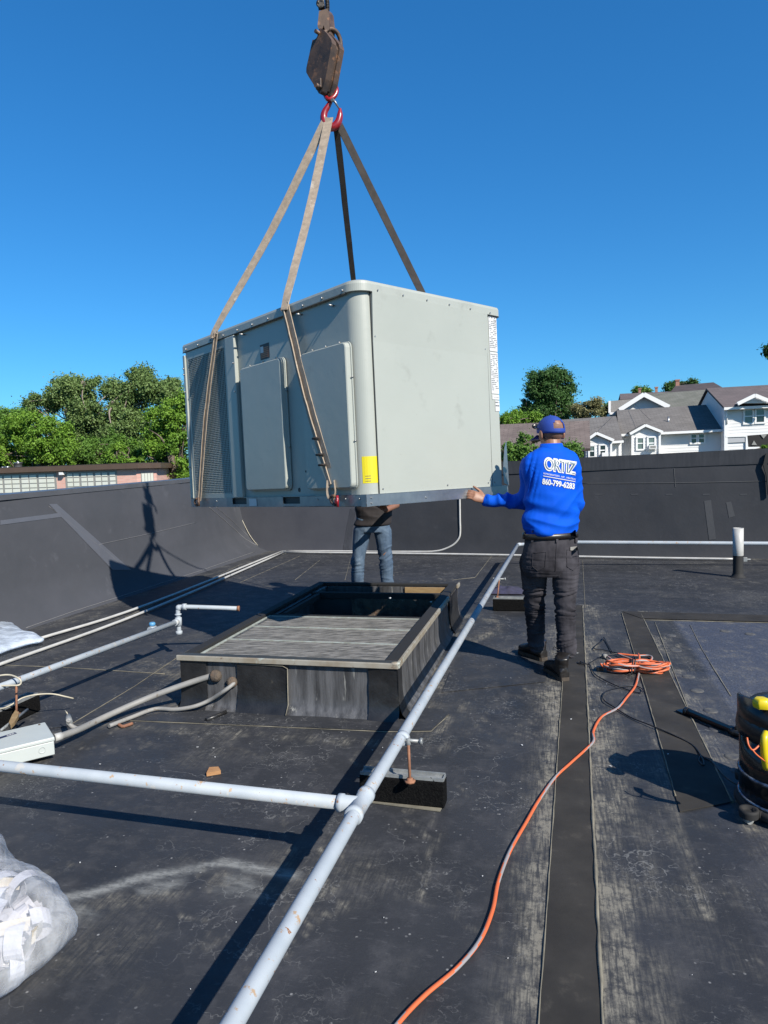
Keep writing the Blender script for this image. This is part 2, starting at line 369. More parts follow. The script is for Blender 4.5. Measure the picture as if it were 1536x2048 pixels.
# ---- painted-dirt noise on the roof sheet
def vnoise(x, y, seed=0):
    xi = np.floor(x).astype(np.int64); yi = np.floor(y).astype(np.int64); fx = x - xi; fy = y - yi
    fx = fx * fx * (3 - 2 * fx); fy = fy * fy * (3 - 2 * fy)
    def h(a, b_):
        n = (a * 374761393 + b_ * 668265263 + seed * 974634777) & 0x7fffffff
        n = ((n ^ (n >> 13)) * 1274126177) & 0x7fffffff
        return ((n ^ (n >> 16)) & 0xffff) / 65535.0
    return (h(xi, yi) * (1 - fx) + h(xi + 1, yi) * fx) * (1 - fy) + (h(xi, yi + 1) * (1 - fx) + h(xi + 1, yi + 1) * fx) * fy
def fbm(x, y, seed=0, o=4):
    t = 0; a = .5; s = 0
    for i in range(o): t = t + a * vnoise(x * 2 ** i, y * 2 ** i, seed + i); s += a; a *= .5
    return t / s
us = [-2.2]
while us[-1] < 11.9:
    u = us[-1]; us.append(u + (.05 if u < .8 else .016 + .0055 * max(u - 1, 0)))
us = np.array(us); vs_ = np.concatenate([np.arange(VL, -3, .05), np.arange(-3, 3, .022), np.arange(3, 12.01, .06)])
UU, VV = np.meshgrid(us, vs_, indexing='ij'); nu, nv = UU.shape
dust = np.zeros_like(UU); gran = np.zeros_like(UU)
def sst(x, a, b_):
    t = np.clip((x - a) / (b_ - a), 0, 1); return t * t * (3 - 2 * t)
def toVU(P): return P.x * HV.x + P.y * HV.y, P.x * MV.x + P.y * MV.y
def segd(pts):
    d = np.full_like(UU, 99.0)
    P = [toVU(G(*p)) for p in pts]
    for (a, b_) in zip(P[:-1], P[1:]):
        dx, dy = b_[0] - a[0], b_[1] - a[1]; l2 = dx * dx + dy * dy
        t = np.clip(((VV - a[0]) * dx + (UU - a[1]) * dy) / l2, 0, 1)
        d = np.minimum(d, np.hypot(VV - a[0] - t * dx, UU - a[1] - t * dy))
    return d
n1 = fbm(VV * 1.1, UU * 1.1, 3); n2 = fbm(VV * 5, UU * 5, 11); n3 = fbm(VV * 22, UU * 3.2, 21); n4 = fbm(VV * 14, UU * 14, 31)
# strip 1 (dark tape running away from the camera) and dust along both sides
L1 = -.061 + .0336 * (UU - 1.76); R1 = .104 + .030 * (UU - 1.79)
inl = (UU < 7.2)
dust += inl * np.exp(-(np.clip(L1 - VV, 0, 9) / (.07 + .06 * n1)) ** 2) * (VV < L1 + .01) * sst(n3 * .6 + n2 * .6, .36, .72) * 1.15
dust += inl * np.exp(-(np.clip(VV - R1 - .05, 0, 9) / (.09 + .05 * n1)) ** 2) * (VV > R1 - .01) * sst(n3 * .7 + n2 * .5, .38, .75) * .95
# strip 2
a0 = toVU(G(1243, 1225)); a1 = toVU(G(1351, 1594)); c0 = toVU(G(1282, 1228)); c1_ = toVU(G(1434, 1542))
L2 = a0[0] + (a1[0] - a0[0]) * (UU - a0[1]) / (a1[1] - a0[1]); R2_ = c0[0] + (c1_[0] - c0[0]) * (UU - c0[1]) / (c1_[1] - c0[1])
rng = (UU < a0[1] + .1) * (UU > 2.3)
dust += rng * np.exp(-np.clip(L2 - VV, 0, 9) / .07) * (VV < L2 + .01) * sst(n3 * .6 + n2 * .6, .5, .85) * .7
dust += rng * np.exp(-np.clip(VV - R2_ - .02, 0, 9) / .16) * (VV > R2_ - .01) * sst(n2 * .8 + n3 * .3, .40, .8) * .8
# blue granular field right of strip 2
gran = rng * sst(VV - R2_ - .22, 0, .06) * sst(a0[1] - .12 - UU, 0, .08) * sst(UU, 2.4, 2.9)
dust += gran * sst(n4, .55, .75) * .35
# front/left general dusty scuffs
dust += sst(fbm(VV * 2.2, UU * 2.2, 77), .56, .76) * .16
# around the curb
cd_ = np.maximum(np.maximum(-2.34 - VV, VV + .88), np.maximum(3.80 - UU, UU - 6.52))
dust += np.exp(-np.clip(cd_ - .02, 0, 9) / .09) * sst(n2, .30, .7) * .8 * (cd_ > -.1)
dust += np.exp(-((cd_ - .33) / .05) ** 2) * sst(n3, .45, .8) * .6 * (UU < 4.2)
# ponding marks, swooshes
for pts, w, amp in (([(420, 1745), (520, 1765), (640, 1760)], .03, .5),
                    ([(200, 1800), (330, 1790), (460, 1760)], .05, .45),
                    ([(835, 1425), (885, 1420), (898, 1435), (885, 1460), (850, 1480)], .02, .9), ([(930, 1232), (985, 1240), (990, 1262), (940, 1285)], .06, .7),
                    ([(1085, 1385), (1150, 1395), (1165, 1380)], .07, .7), ([(880, 1385), (1000, 1362), (1090, 1362)], .02, .55), ([(880, 1385), (880, 1340)], .02, .5),
                    ([(960, 1330), (1060, 1325), (1085, 1370)], .05, .4), ([(1200, 2048), (1215, 1900), (1200, 1780)], .05, .5), ([(300, 1320), (350, 1350), (380, 1330)], .12, .5),
                    ([(740, 1440), (560, 1432), (400, 1425)], .035, .9), ([(0, 1475), (230, 1455), (500, 1470), (760, 1485)], .03, .25),
                    ([(1400, 1650), (1470, 1680), (1536, 1720)], .03, .35), ([(1480, 1600), (1536, 1640)], .03, .3),
                    ([(85, 1258), (250, 1200), (520, 1118)], .05, .4), ([(0, 1330), (90, 1290), (300, 1215)], .05, .35)):
    d = segd(pts); dust += np.exp(-(d / w) ** 2) * sst(n4 * .7 + n2 * .4, .40, .72) * amp
# along wall feet
dust += np.exp(-np.clip(wall_u(VV) - .1 - UU, 0, 9) / .10) * sst(n3, .3, .8) * .5
dust += np.exp(-np.clip(VV - VL - .05, 0, 9) / .10) * sst(n2, .3, .8) * .35
# puddle-edge contour lines (fine irregular rings)
pr = fbm(VV * 1.7 + 5, UU * 1.7, 55, 5); band = np.exp(-((pr - .55) / .006) ** 2) * sst(fbm(VV * 1.3, UU * 1.3, 88), .5, .65)
dust += band * .6
pr = fbm(VV * 3.7 + 9, UU * 3.7, 65, 4); dust += np.exp(-((pr - .60) / .009) ** 2) * sst(fbm(VV * .9, UU * .9, 98), .48, .65) * .45
cn = sst(fbm(VV * .7, UU * .7, 123), .4, .7)
dust = np.clip(dust, 0, 1.3)
Zr = (fbm(VV * 1.3, UU * 1.3, 5) - .5) * .002
P = np.stack([VV * HV.x + UU * MV.x, VV * HV.y + UU * MV.y, Zr - .0015], -1).reshape(-1, 3)
ii = np.arange(nu - 1)[:, None] * nv + np.arange(nv - 1)[None, :]
F = np.stack([ii, ii + 1, ii + nv + 1, ii + nv], -1).reshape(-1, 4)
keep = (UU[:-1, :-1] < wall_u(VV[:-1, :-1]) + .06).reshape(-1)
# leave the curb opening out of the sheet
vc = VV[:-1, :-1].reshape(-1); uc = UU[:-1, :-1].reshape(-1)
keep &= ~((vc > -2.2) & (vc < -1.02) & (uc > 4.0) & (uc < 6.35))
F = F[keep]
def npmesh(name, P, F):
    me = bpy.data.meshes.new(name); me.vertices.add(len(P)); me.vertices.foreach_set('co', P.astype(np.float32).ravel())
    k = F.shape[1]; me.loops.add(F.size); me.loops.foreach_set('vertex_index', F.astype(np.int32).ravel())
    me.polygons.add(len(F)); me.polygons.foreach_set('loop_start', np.arange(0, F.size, k, dtype=np.int32))
    me.update(calc_edges=True); return me
me = npmesh('roof', P, F[:, ::-1])
dw_ = segd([(110, 1800), (190, 1785), (280, 1755), (400, 1735), (450, 1724), (520, 1738), (590, 1750)]); wash = 1.1 * np.exp(-(dw_ / .022) ** 2) * sst(n2 + .3 * n4, .35, .6)
dw_ = segd([(140, 1830), (230, 1800), (320, 1780), (420, 1765), (520, 1775)]); wash += .75 * np.exp(-(dw_ / .055) ** 2) * sst(fbm(VV * 7, UU * 9, 41), .38, .7)
gran = np.clip(gran + .35 * (UU < 5) * sst(VV, .5, .8), 0, 1)
for nm, arr in (('dust', dust), ('gran', gran), ('tone', cn), ('wash', wash)):
    at = me.attributes.new(nm, 'FLOAT', 'POINT'); at.data.foreach_set('value', arr.astype(np.float32).ravel())
me.polygons.foreach_set('use_smooth', [True] * len(me.polygons))
if me.polygons[0].normal.z < 0: me.flip_normals()
roof = link('roof', me, None, Vector((0, 0, 0))); tag(roof, kind='structure')
def roofmat():
    m = bpy.data.materials.new('roof_membrane'); m.use_nodes = True; nt = m.node_tree; N = nt.nodes; L = nt.links; N.clear()
    out = N.new('ShaderNodeOutputMaterial'); bs = N.new('ShaderNodeBsdfPrincipled'); L.new(bs.outputs[0], out.inputs[0])
    tc = N.new('ShaderNodeTexCoord')
    def nz(s, d=5, r=.6, vs=(1, 1, 1)):
        m0 = N.new('ShaderNodeMapping'); m0.inputs['Rotation'].default_value = (0, 0, TH); L.new(tc.outputs['Object'], m0.inputs[0]); mp = N.new('ShaderNodeMapping'); mp.inputs['Scale'].default_value = vs; L.new(m0.outputs[0], mp.inputs[0])
        n = N.new('ShaderNodeTexNoise'); n.inputs['Scale'].default_value = s; n.inputs['Detail'].default_value = d; n.inputs['Roughness'].default_value = r; L.new(mp.outputs[0], n.inputs['Vector']); return n.outputs[0]
    def rg(x, a, b_, c=0, d=1):
        r = N.new('ShaderNodeMapRange'); L.new(x, r.inputs[0])
        for i, v in zip((1, 2, 3, 4), (a, b_, c, d)): r.inputs[i].default_value = v
        return r.outputs[0]
    def mth(op, a, b_):
        x = N.new('ShaderNodeMath'); x.operation = op
        for i, v in enumerate((a, b_)):
            if isinstance(v, (int, float)): x.inputs[i].default_value = v
            else: L.new(v, x.inputs[i])
        x.use_clamp = False; return x.outputs[0]
    def mix(f, a, b_):
        x = N.new('ShaderNodeMix'); x.data_type = 'RGBA'; L.new(f, x.inputs[0])
        for i, v in ((6, a), (7, b_)):
            if isinstance(v, tuple): x.inputs[i].default_value = (*v, 1)
            else: L.new(v, x.inputs[i])
        return x.outputs[2]
    def att(n):
        a = N.new('ShaderNodeAttribute'); a.attribute_name = n; return a.outputs['Fac']
    big = nz(1.3, 6, .62); mid = nz(7, 6, .65); fine = nz(70, 4, .7); stre = nz(14, 6, .65, (7, .5, 1)); spk = nz(34, 3, .5)
    c = mix(rg(big, .35, .65), (.023, .0245, .028), (.034, .036, .0415))
    c = mix(rg(mid, .50, .70, 0, .6), c, (.058, .059, .064)); c = mix(rg(nz(16, 9, .82, (1, 3, 1)), .56, .68, 0, .55), c, (.10, .10, .105)); c = mix(rg(nz(3.1, 8, .7), .58, .74, 0, .75), c, (.021, .021, .024))
    c = mix(mth('MULTIPLY', att('gran'), rg(fine, .35, .65, .3, 1)), c, (.060, .070, .100))
    # pale speckles
    vor = N.new('ShaderNodeTexVoronoi'); vor.inputs['Scale'].default_value = 26; L.new(tc.outputs['Object'], vor.inputs['Vector'])
    spm = mth('MULTIPLY', rg(vor.outputs['Distance'], .06, .15, 1, 0), rg(nz(4.3, 6, .7), .52, .60))
    c = mix(mth('MULTIPLY', spm, .65), c, (.30, .30, .30))
    crisp = nz(22, 8, .78); crisp2 = nz(5, 9, .8); dm = mth('MULTIPLY', att('dust'), rg(crisp, .40, .60, .15, 1.2)); dm = mth('MULTIPLY', dm, rg(crisp2, .38, .56, .45, 1.1)); dm = mth('MULTIPLY', dm, rg(stre, .38, .60, .15, 1.3)); dm = mth('MULTIPLY', dm, 1.25); dm = mth('MINIMUM', dm, .95)
    c = mix(dm, c, (.17, .16, .135))
    for sc_l, w_l, msc, lo in ((2.6, .0045, 1.1, .50), (6.5, .008, 1.7, .52), (15, .014, 2.3, .54)):
        ln = nz(sc_l, 4, .55); ab = mth('ABSOLUTE', mth('SUBTRACT', ln, .5), 0); lm = mth('MULTIPLY', rg(ab, w_l * .4, w_l, 1, 0), rg(nz(msc, 4, .6), lo, lo + .1)); lm = mth('MULTIPLY', lm, rg(fine, .4, .55, .2, 1)); c = mix(mth('MULTIPLY', lm, .5), c, (.2, .2, .195))
    wm = mth('MINIMUM', mth('MULTIPLY', att('wash'), rg(nz(9, 9, .8, (1, 3, 1)), .36, .58, .1, 1.2)), .9); c = mix(wm, c, (.20, .205, .20))
    L.new(c, bs.inputs['Base Color'])
    r = rg(mid, .35, .65, .44, .62); rr = mth('ADD', r, mth('MULTIPLY', dm, .3)); L.new(rr, bs.inputs['Roughness'])
    bs.inputs['Specular IOR Level'].default_value = .16
    h = mth('ADD', mth('MULTIPLY', mid, .5), mth('MULTIPLY', fine, .12)); h = mth('ADD', h, mth('MULTIPLY', mth('MULTIPLY', att('gran'), nz(45, 5, .7)), .8))
    bp = N.new('ShaderNodeBump'); bp.inputs['Strength'].default_value = .55; bp.inputs['Distance'].default_value = .012; L.new(h, bp.inputs['Height']); L.new(bp.outputs[0], bs.inputs['Normal'])
    return m
M['roofm'] = roofmat(); me.materials.append(M['roofm'])

# building carcass under the roof
b = MB(); b.obox(RF(VL - .3, -2.3, GZ), HV * 17.4, MV * 14.0, Z3 * (-.5 - GZ)); 
tag(b.build('building_wall', M['brick']), 'red brick wall of the building under the black roof', 'building')
b = MB(); b.obox(RF(-2.3, 3.9, -.49), HV * 1.5, MV * 2.7, Z3 * .03); b.build('roof_deck', mat('dark_deck', (.012, .012, .012), (.03, .028, .025), 6, .9), roof)

def sheet(name, pts, z, th, m, parent=roof, px=True, kind=None):
    """thin flap of membrane lying on the roof; pts are roof points"""
    z = max(.0006, z - .003); P = [G(*p) if px else RF(*p) for p in pts]; P = [Vector((p.x, p.y, z)) for p in P]
    a = sum((P[i].x * P[(i + 1) % len(P)].y - P[(i + 1) % len(P)].x * P[i].y) for i in range(len(P)))
    if a < 0: P = P[::-1]
    b = MB(); b.prism(P, Vector((0, 0, th))); return b.build(name, m, parent, kind=kind)
def bead(pts, z=.006, r=.0035, m=None, px=True, n=6, jit=.0012, parent=roof, name='sealant_bead'):
    z = max(.0005, z - .0045); P = [G(*p) if px else RF(*p) for p in pts]; Q = []
    for a, c in zip(P[:-1], P[1:]):
        k = max(2, int((c - a).length / .07))
        for i in range(k): Q.append(a.lerp(c, i / k))
    Q.append(P[-1]); Q = [Vector((q.x + random.uniform(-jit, jit), q.y + random.uniform(-jit, jit), z)) for q in Q]
    b = MB(); b.tube(Q, [r * random.uniform(.6, 1.5) for _ in Q], 5); return b.build(name, m or M['bead'], parent)
# long dark tapes
ts = [(-.061 + .0336 * (u - 1.76), u) for u in (-1.5, 7.15)]; te = [(.104 + .030 * (u - 1.79), u) for u in (7.15, -1.5)]
sheet('seam_tape', ts + te, .002, .002, M['patch'], px=False)
bead([te[1], te[0]], px=False, r=.0052, z=.008); bead([ts[0], ts[1]], px=False, r=.0026, z=.007)
sheet('seam_tape', [(1243, 1225), (1282, 1226), (1465, 1605), (1360, 1625), (1351, 1594)], .0045, .003, M['patch'])
bead([(1282, 1228), (1330, 1328), (1434, 1542), (1465, 1605)], r=.0045, z=.0085); bead([(1243, 1225), (1290, 1380), (1351, 1594)], r=.0028, z=.0085)
sheet('seam_tape', [(1243, 1224), (1536, 1232), (1600, 1236), (1600, 1249), (1536, 1245), (1283, 1238)], .0085, .003, M['patch'])
bead([(1283, 1240), (1536, 1246), (1600, 1250)], r=.003)
bead([(1310, 1245), (1400, 1480)], r=.0035, z=.004); bead([(1380, 1250), (1405, 1300), (1460, 1390)], r=.0025, z=.003)
bead([(1420, 1326), (1462, 1392)], r=.003, z=.003)
# patches
sheet('membrane_patch', [(0, 1470), (240, 1440), (770, 1462), (860, 1462), (898, 1428), (884, 1420), (840, 1416), (800, 1440), (560, 1432), (380, 1420)], .0045, .003, M['roofm'])
bead([(240, 1441), (500, 1452), (770, 1464), (862, 1463), (898, 1430)], r=.0022)
sheet('membrane_patch', [(884, 1385), (1090, 1364), (1098, 1330), (1060, 1322), (960, 1318), (900, 1345)], .0045, .003, M['roofm'])
for pts in ([(140, 1450), (270, 1372), (350, 1318), (378, 1300)], [(0, 1330), (130, 1335), (330, 1348)], [(985, 1110), (950, 1155), (905, 1160)], [(640, 1120), (590, 1160)],
            [(480, 1130), (350, 1190), (250, 1235)], [(600, 1112), (480, 1165)], [(1165, 1120), (1170, 1215)], [(700, 1120), (690, 1160)],
            ):
    bead(pts, r=.0025, z=.003)
# fastener plates under the membrane at right
def disc(px, py, r):
    b = MB(); c = G(px, py); c.z = .001; b.lathe(c, [(r * 1.1, -.002), (r, .001), (r * .8, .0035), (r * .6, .0036), (.002, .0034)], 22); return b.build('fastener_plate', M['pd'], roof)
M['pd'] = mat('plate_bump', (.055, .06, .075), (.14, .135, .12), 26, .7)
for px, py in ((1342, 1271), (1352, 1301), (1377, 1353), (1394, 1381), (1421, 1421), (1434, 1458), (1466, 1513), (1480, 1542), (1500, 1268), (1450, 1262)): disc(px, py, .038)

# ---- left parapet (battered, black membrane)
TOPZ = 1.36
def wallmesh(poly_rows, n, name, m, parent=None, amp=.0):
    pass
pw = empty('parapet_wall', RF(VL - .2, 4, 0), 'black membrane parapet sloping up along the left edge of the roof', 'parapet wall')
def lw(v_, z, u): return RF(v_, u, z)
NU = 70; NZ = 22; b = MB(); vs = []
uL0, uL1 = -2.2, wall_u(VL) + .75
WPROF = ([0, .03, .07, .15, .27, .42, .65, .75, 1.0], [0, .075, .13, .19, .245, .28, .325, .34, .40])
def ltop(u): return 1.262 + .015 * min(max(u - 4.5, -4), 6)
def loff(t, u): return float(np.interp(t, *WPROF)) * (1 + 1.0 * float(np.clip((u - 9.0) / 2.4, 0, 1)) ** 1.5)
for i in range(NU + 1):
    u = uL0 + (uL1 - uL0) * i / NU
    for j in range(NZ + 1):
        t = j / NZ; z = -.01 + (ltop(u) + .01) * t
        w = loff(t, u)
        w += .018 * (mnoise.noise(Vector((u * .9, t * 1.3, 3))) ) * math.sin(math.pi * min(1, t * 1.2)) + .012 * max(0, math.sin(u * 1.6 + t * 5)) ** 6 * t
        vs.append(RF(VL - w, u, z))
fs = [(i * (NZ + 1) + j, (i + 1) * (NZ + 1) + j, (i + 1) * (NZ + 1) + j + 1, i * (NZ + 1) + j + 1) for i in range(NU) for j in range(NZ)]
b.add(vs, fs, 0, True); b.build('wall_face', M['wallm'], pw)

b = MB(); b2 = MB()
for i in range(24):
    ua, ub_ = uL0 + (uL1 - uL0) * i / 24, uL0 + (uL1 - uL0) * (i + 1) / 24; A = RF(VL - loff(1, ua) + .012, ua, ltop(ua) - .02); B_ = RF(VL - loff(1, ub_) + .012, ub_, ltop(ub_) - .02)
    b.add([A, B_, B_ + Z3 * .055, A + Z3 * .055, A - HV * .32, B_ - HV * .32, B_ - HV * .32 + Z3 * .055, A - HV * .32 + Z3 * .055], [(0, 1, 2, 3), (3, 2, 6, 7), (4, 7, 6, 5), (0, 4, 5, 1)])
    b2.add([A - HV * .03, B_ - HV * .03, B_ - HV * .31, A - HV * .31] + [Vector((q.x, q.y, -1)) for q in (A - HV * .03, B_ - HV * .03, B_ - HV * .31, A - HV * .31)], [(3, 2, 6, 7)])
b2.build('wall_core', M['wallm'], pw); b.build('coping', mat('metal_edge', (.16, .165, .18), (.2, .2, .22), 3, .4, .4), pw)
def onL(px, py, off=.0):
    """pixel -> point on the left wall face"""
    d = ray(px, py); n = HV * TOPZ + Z3 * .33; n.normalize(); P0 = RF(VL, 0, 0)
    t = (P0 - CAMP).dot(n) / d.dot(n); return CAMP + d * t + n * off
nL = (HV * TOPZ + Z3 * .33).normalized()
LBV = BVHTree.FromPolygons([Vector(v) for v in vs], fs)
def hitw(bv, px, py, off):
    d = ray(px, py).normalized(); h = bv.ray_cast(CAMP, d); n = h[1]
    if h[0] is None: return None
    if n.dot(d) > 0: n = -n
    return h[0] + n * off
def wpatch(bv, quad, m, name, parent, off=.004, nx=14, ny=8):
    vs_ = []
    for j in range(ny + 1):
        for i in range(nx + 1):
            s, t = i / nx, j / ny; q = [quad[0][k] * (1 - s) * (1 - t) + quad[1][k] * s * (1 - t) + quad[2][k] * s * t + quad[3][k] * (1 - s) * t for k in (0, 1)]
            h = hitw(bv, q[0], q[1], off)
            if h is None: return None
            vs_.append(h)
    b = MB(); b.add(vs_, [(j * (nx + 1) + i, j * (nx + 1) + i + 1, (j + 1) * (nx + 1) + i + 1, (j + 1) * (nx + 1) + i) for j in range(ny) for i in range(nx)], 0, True); return b.build(name, m, parent)
def lwstrip(pts, m, name='wall_patch', off=.004, th=.004):
    return wpatch(LBV, pts, m, name, pw, off)
lwstrip([(97, 1008), (113, 1008), (262, 1140), (225, 1140)], M['wallp'])
lwstrip([(0, 1041), (118, 1026), (122, 1034), (0, 1050)], M['wallp'])
lwstrip([(0, 996), (86, 988), (90, 1002), (0, 1012)], M['wallm'], off=.006)
def lbead(pts, r=.003, m=None):
    P = []
    for (a, c) in zip(pts[:-1], pts[1:]):
        for i in range(12): 
            h = hitw(LBV, a[0] + (c[0] - a[0]) * i / 12, a[1] + (c[1] - a[1]) * i / 12, .003 + random.uniform(-.001, .001))
            if h is not None: P.append(h)
    b = MB(); b.tube(P, r, 5); b.build('sealant_bead', m or M['beadw'], pw)
lbead([(198, 1089), (300, 1067), (400, 1043)]); lbead([(97, 1012), (215, 1105), (240, 1128)], .002)
lbead([(418, 1014), (455, 1046), (490, 1078), (515, 1092)], .006); lbead([(432, 1014), (465, 1042), (500, 1076)], .004)
lbead([(52, 1256), (150, 1222), (260, 1187), (400, 1142), (520, 1100)], .004)
# ---- back parapet
pb = empty('parapet_wall', RF(2, wall_u(2), 0), 'long black membrane parapet across the back of the roof with white pipe below', 'parapet wall')
def topz(v): return 1.40 + .018 * (v + 5) + (.0 if v > -1 else 0)
bn = (MV * 1 + HV * .116).normalized()
def bwp(v, z, off=0):
    u = wall_u(v); d = .16 * max(0, z) + (-.03 if z < .02 else 0)
    return RF(v, u + d - off, z)
rows = [-.02, .03, .3, .6, .9, 1.1, 1.22, 1.225, 1.3, 1.0]
v0, v1 = VL - 1.3, 7.7; NVV = 100
prof = [(-.02, .05), (.02, .03), (.13, .0), (.3, -.02), (.6, -.07), (.85, -.11), (1.0, -.14), (1.09, -.15), ('b', .0)]
def bwall(vv, zf, d): return RF(vv, wall_u(vv) - d, zf)
b = MB(); vs = []; nr = 0
for i in range(NVV + 1):
    v = v0 + (v1 - v0) * i / NVV; tz = topz(v); col_ = []
    for t, d in ((-.02, .06), (.02, .04), (.14, .0), (.35, -.03), (.62, -.07), (.85, -.11), (.90, -.117)):
        z = t * tz if t > 0 else -.02
        d2 = d + (.012 * mnoise.noise(Vector((v * .8, z * 2, 7))) if 0 < t < .9 else .004 * mnoise.noise(Vector((v * 3, z, 2))))
        col_.append(bwall(v, z, d2))
    nr = len(col_); vs += col_
fs = [(i * nr + j, (i + 1) * nr + j, (i + 1) * nr + j + 1, i * nr + j + 1) for i in range(NVV) for j in range(nr - 1)]
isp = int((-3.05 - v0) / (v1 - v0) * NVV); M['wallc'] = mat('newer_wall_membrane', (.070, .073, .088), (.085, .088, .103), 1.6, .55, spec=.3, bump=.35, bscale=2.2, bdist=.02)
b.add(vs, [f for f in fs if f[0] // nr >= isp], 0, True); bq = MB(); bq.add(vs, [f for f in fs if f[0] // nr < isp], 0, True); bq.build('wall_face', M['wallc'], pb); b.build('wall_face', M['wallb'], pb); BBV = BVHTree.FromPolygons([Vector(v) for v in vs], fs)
b = MB(); vs2 = []
for i in range(NVV + 1):
    v = v0 + (v1 - v0) * i / NVV; tz = topz(v)
    for t, d in ((.862, -.094), (.875, -.094), (.94, -.098), (1.0, -.10)): vs2.append(bwall(v, t * tz + (.006 * mnoise.noise(Vector((v * 1.3, 0, 4))) if t < .9 else 0), d + .004 * mnoise.noise(Vector((v * 3, t * 3, 2)))))
b.add(vs2, [(i * 4 + j, (i + 1) * 4 + j, (i + 1) * 4 + j + 1, i * 4 + j + 1) for i in range(NVV) for j in range(3)], 0, False); b.build('cap_flashing', mat('cap_flashing', (.042, .046, .055), (.056, .06, .07), 5, .6, spec=.2, vs=(5, 5, .6)), pb)
b = MB()
for i in range(NVV):
    va = v0 + (v1 - v0) * i / NVV; vb = v0 + (v1 - v0) * (i + 1) / NVV
    A = RF(va, wall_u(va) + .10, topz(va)); B_ = RF(vb, wall_u(vb) + .10, topz(vb)); o = MV * .28
    b.quad(A, B_, B_ + o, A + o); b.quad(A + o, B_ + o, B_ + o - Z3 * 2, A + o - Z3 * 2)
b.build('wall_core', M['wallb'], pb)
def onB(px, py, d=.12):
    """pixel -> point on the sloping back wall face (d: distance of plane in front of foot line)"""
    r = ray(px, py); n = (MV + HV * .116).normalized(); P0 = RF(0, wall_u(0), 0); nn = (n - Z3 * .09).normalized()
    t = (P0 - CAMP).dot(nn) / r.dot(nn); return CAMP + r * t - nn * d, nn
def bst(pts, m, d=.02, th=.004, name='wall_patch'):
    wpatch(BBV, pts, m, name, pb, .004)
def bbead(pts, r=.004, d=.035, m=None):
    P = []
    for (a, c) in zip(pts[:-1], pts[1:]):
        for i in range(16): 
            h = hitw(BBV, a[0] + (c[0] - a[0]) * i / 16, a[1] + (c[1] - a[1]) * i / 16, .003)
            if h is not None: P.append(h)
    b = MB(); b.tube(P, r, 5); b.build('sealant_bead', m or M['bead'], pb)
bbead([(1165, 967), (1350, 966), (1500, 963), (1536, 962)], .005, .015, mat('faint_bead', (.085, .088, .095), rough=.7))
bbead([(1348, 937), (1350, 966), (1351, 975)], .004, .02, mat('faint_bead', (.085, .088, .095), rough=.7))
M['wsc'] = mat('wall_scuff', (.058, .060, .066), (.044, .047, .055), 22, .6, vs=(4, 4, 1))
bst([(1408, 1002), (1422, 1000), (1432, 1078), (1418, 1080)], M['wsc'], .015); bst([(1452, 1005), (1462, 1003), (1470, 1032), (1458, 1036)], M['wsc'], .015)
for x in (1190, 1262, 1331, 1405, 1480): bst([(x, 988), (x + 14, 987.5), (x + 14, 989.5), (x, 990)], M['wsc'], .015)
bst([(700, 1018), (712, 1018), (700, 1099), (686, 1099)], M['wallp'], .02)
bst([(700, 1018), (712, 1018), (700, 1099), (686, 1099)], M['wallp'], .02)

# torn flashing at the right end of the back wall
b = MB(); P = [onB(x, y, .05)[0] for x, y in ((1529, 908), (1524, 930), (1530, 950), (1534, 990), (1540, 990), (1538, 945), (1531, 929), (1540, 905))]
b.prism(P, -MV * .03); tag(b.build('torn_flashing', M['blackm']), 'jagged strip of torn black flashing at the right end of the back parapet', 'flashing')
b = MB(); P = [onB(x, y, -.05)[0] for x, y in ((1529, 903), (1545, 903), (1545, 922), (1532, 920))]
b.prism(P, -MV * .02); tag(b.build('hanging_cloth', M['white']), 'small white cloth hanging on the right end of the back parapet', 'cloth')
# ================================================================== ROOFTOP UNIT
UO = Vector((-.1049, 4.2790, 1.2376))
def _rot(a, b_, c): return Matrix.Rotation(a, 3, 'Z') @ Matrix.Rotation(b_, 3, 'X') @ Matrix.Rotation(c, 3, 'Y')
UM = _rot(.7351, -.02545, .0052); UW, UL_, UH = 1.414, 2.35, 1.418
UX, UY, UZ = UM.col[0].copy(), UM.col[1].copy(), UM.col[2].copy()
def U(x, y, z): return UO + UM @ Vector((x, y, z))
def rayU(px, py, ax):
    d = ray(px, py); n = UX if ax == 0 else UY; t = (UO - CAMP).dot(n) / d.dot(n); P_ = UM.transposed() @ (CAMP + d * t - UO); return P_
def UL(px, py): q = rayU(px, py, 0); return q.y, q.z      # long left face x=0
def UR(px, py): q = rayU(px, py, 1); return q.x, q.z      # end face y=0
unit = empty('air_conditioner', U(UW / 2, UL_ / 2, 0), 'large sage green rooftop air conditioner hanging from four lifting straps over the open curb', 'air conditioner')
RZ = .075; CT = 1.345
RC = .105
def foot(inset=0, rc=RC, cham=.05, n=14):
    """outline counter-clockwise in local x,y; near corner rounded"""
    i = inset; P = []
    for k in range(n + 1):
        a = math.pi + (math.pi / 2) * k / n
        P.append((i + rc + (rc) * math.cos(a), i + rc + rc * math.sin(a)))
    P += [(UW - i - cham, i), (UW - i, i + cham), (UW - i, UL_ - i - cham), (UW - i - cham, UL_ - i), (i + .02, UL_ - i), (i, UL_ - i - .02)]
    return P
b = MB(); b.prism([U(x, y, RZ) for x, y in foot(.012)], UZ * (CT - RZ + .01), smside=False); b.build('cabinet', M['rtu'], unit)
